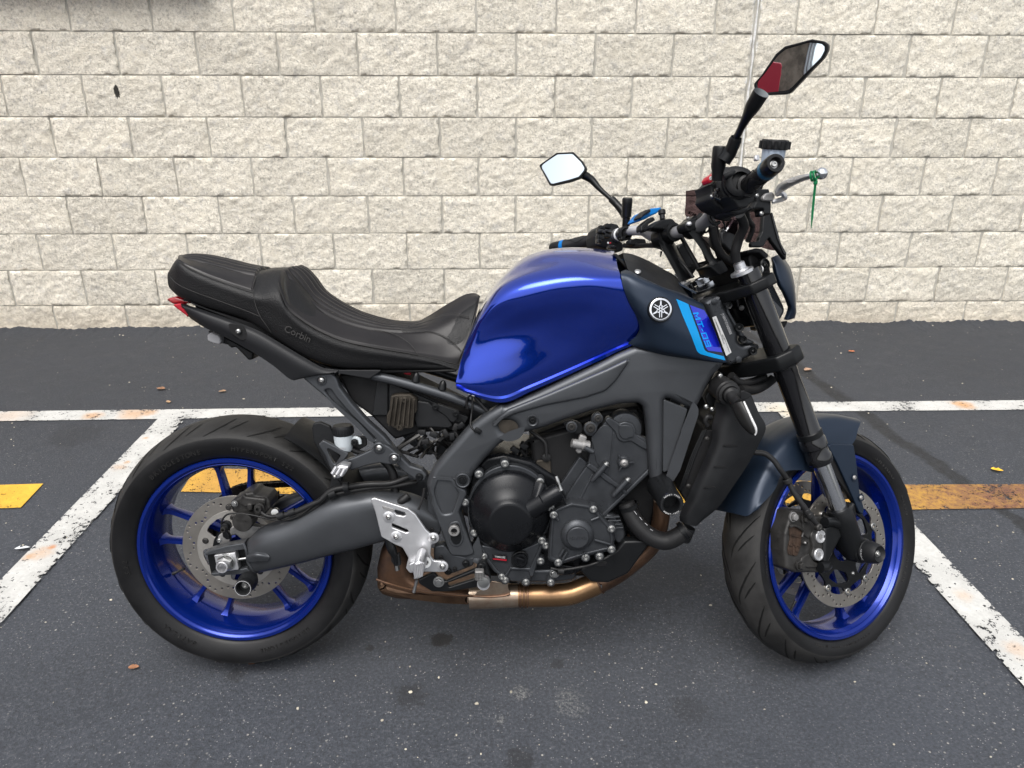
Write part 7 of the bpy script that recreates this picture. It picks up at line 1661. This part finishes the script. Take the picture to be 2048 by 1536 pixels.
# ------------------------------------------------------------------ mirrors
def mirror_head(name, z, glass, lat, nw, grow, depth, bulge, parent_name):
    c2 = (sum(p[0] for p in glass) / len(glass), sum(p[1] for p in glass) / len(glass))
    c = S(z, *c2, lat); n_ = wn_(nw); pl = (c, n_)
    G_ = [hit(*px(z, *p), c, n_, SI) for p in glass]
    cen = sum(G_, Vector()) / len(G_)
    outer = [g + (g - cen).normalized() * grow for g in G_]
    if n_.dot(SI @ CAM_LOC - c) < 0: n_ = -n_
    hsg = slab(name, [g + n_ * .001 for g in outer], .004, 'black_satin', bike, bev=.0015, rnd=.006, nrm=n_, mtx=STEER, holes=[rounded([g + (g - cen).normalized() * .0005 for g in G_], .008)])
    # shell behind
    ro = rounded(outer, .012); bm = bmesh.new(); prev = None
    for t, k in ((0, 1.0), (.3, 1.0), (.6, .94), (.85, .78), (1.0, .5)):
        cur = [bm.verts.new(cen + (q - cen) * k - n_ * (depth * t + .002)) for q in ro]
        if prev:
            for i in range(len(ro)): bm.faces.new((prev[i], prev[(i + 1) % len(ro)], cur[(i + 1) % len(ro)], cur[i]))
        prev = cur
    bm.faces.new(prev); from_bm('mirror_shell', bm, 'black_satin', hsg, None, 50)
    ri = [Vector(v) for v in resamp(rounded(G_, .009), 48, False, closed=True)]; rmx = max((q - cen).length_squared for q in ri); bm = bmesh.new(); prev = None
    for k in (1.0, .85, .7, .55, .4, .25, .1):
        cur = [bm.verts.new(cen + (q - cen) * k + n_ * (bulge * (1 - ((q - cen) * k).length_squared / rmx) - .0012)) for q in ri]
        if prev:
            for i in range(len(ri)): bm.faces.new((prev[i], prev[(i + 1) % len(ri)], cur[(i + 1) % len(ri)], cur[i]))
        prev = cur
    bm.faces.new(prev); gl = from_bm('mirror_glass', bm, 'mirror', hsg, None, 80)
    print('MIRROR', [tuple(round(v, 2) for v in ((BIKE @ STEER).to_3x3() @ n_))], [tuple(round(v, 2) for v in (BIKE @ STEER) @ cen)])
    return hsg
ML = mirror_head('rear_view_mirror', 'D', [(68, 868), (175, 797), (272, 793), (325, 845), (352, 888), (312, 938), (250, 958), (136, 986), (108, 935)], .47, (-.50, -.78, .40), .006, .022, .0022, 'left')
MR = mirror_head('rear_view_mirror', 'D', [(1452, 335), (1500, 285), (1590, 165), (1640, 125), (1790, 80), (1865, 88), (1888, 105), (1885, 135), (1860, 180), (1665, 382), (1630, 390), (1462, 405)], -.42, (-.66, -.74, .06), .006, .020, .0042, 'right')
def stem(pts, rr, m='black_satin'):
    tube('mirror_stem', pts, rr, m, bike, n=14, seg=30, mtx=STEER)
stem(st('D 330,920,465 390,955,455 440,1010,440 520,1085,415 560,1130,400'), [.013, .0105, .0072, .0062, .0062])
lathe('stem_nut', [(.0075, -.014), (.0105, -.013), (.0105, .013), (.0075, .014)], S('D', 540, 1100, .408), S('D', 570, 1130, .39) - S('D', 500, 1060, .42), 'black_satin', bike, 18, STEER)
tube('mirror_stem', st('D 550,1112,395 585,1150,385 610,1185,375'), [.0095, .0115, .0125], 'black_satin', bike, n=14, seg=10, mtx=STEER)
lathe('mirror_boss', [(0, -.058), (.0098, -.058), (.0098, -.034), (.0122, -.032), (.0130, 0), (.0130, .010), (.0112, .014), (0, .014)], S('D', 622, 1110, .20), wn_((0, 0, 1)), 'black_satin', bike, 22, STEER)
stem(st('D 1480,400,-420 1450,450,-408 1420,500,-395 1360,610,-360 1320,690,-330'), [.014, .013, .0085, .0064, .0064])
lathe('stem_nut', [(.0075, -.018), (.0112, -.017), (.0118, .010), (.0098, .016)], S('D', 1300, 740, -.318), S('D', 1320, 690, -.33) - S('D', 1280, 790, -.31), 'black_satin', bike, 18, STEER)
tube('mirror_stem', st('D 1310,720,-320 1280,780,-308 1240,840,-298'), [.0105, .0125, .0125], 'black_satin', bike, n=14, seg=10, mtx=STEER)
lathe('mirror_boss', [(0, -.046), (.0098, -.046), (.011, -.03), (.0135, -.02), (.0140, .012), (.012, .016), (0, .016)], S('D', 1213, 800, -.285), wn_((0.02, 0.02, 1)), 'black_satin', bike, 24, STEER)

# ------------------------------------------------------------------ green cable tie hanging on the lever
w_ = BIKE @ STEER
a = w_ @ S('I', 1662, 640, -.342)
ct = bpy.data.objects.new('cable_tie', None); COL.objects.link(ct); ct.location = a
tag(ct, 'green nylon cable tie looped round the end of the brake lever', 'cable tie')
ld = (w_.to_3x3() @ (S('I', 1768, 608, -.345) - S('I', 1540, 660, -.318))).normalized()
for k in (-.0035, .002):
    lathe('tie_loop', [(.0085, -.0018), (.0102, -.0018), (.0102, .0018), (.0085, .0018), (.0085, -.0018)], ld * k, ld, 'green', ct, 24)
box('tie_head', Vector((.003, -.004, -.012)), .007, .005, .007, 'green', ct, None, .001)
Lt = .086
bm = bmesh.new(); prev = None
for t in np.linspace(0, 1, 14):
    w = .0022 * (1 if t < .72 else 1 - .85 * (t - .72) / .28); z = -.012 - Lt * t; x = .003 + .0060 * t; y = -.004 + .003 * math.sin(2 * t)
    cur = [bm.verts.new((x + u * w, y + v * .0006, z)) for u, v in ((-1, -1), (1, -1), (1, 1), (-1, 1))]
    if prev:
        for q in range(4): bm.faces.new((prev[q], prev[(q + 1) % 4], cur[(q + 1) % 4], cur[q]))
    prev = cur
from_bm('tie_tail', bm, 'green', ct, None, 40)
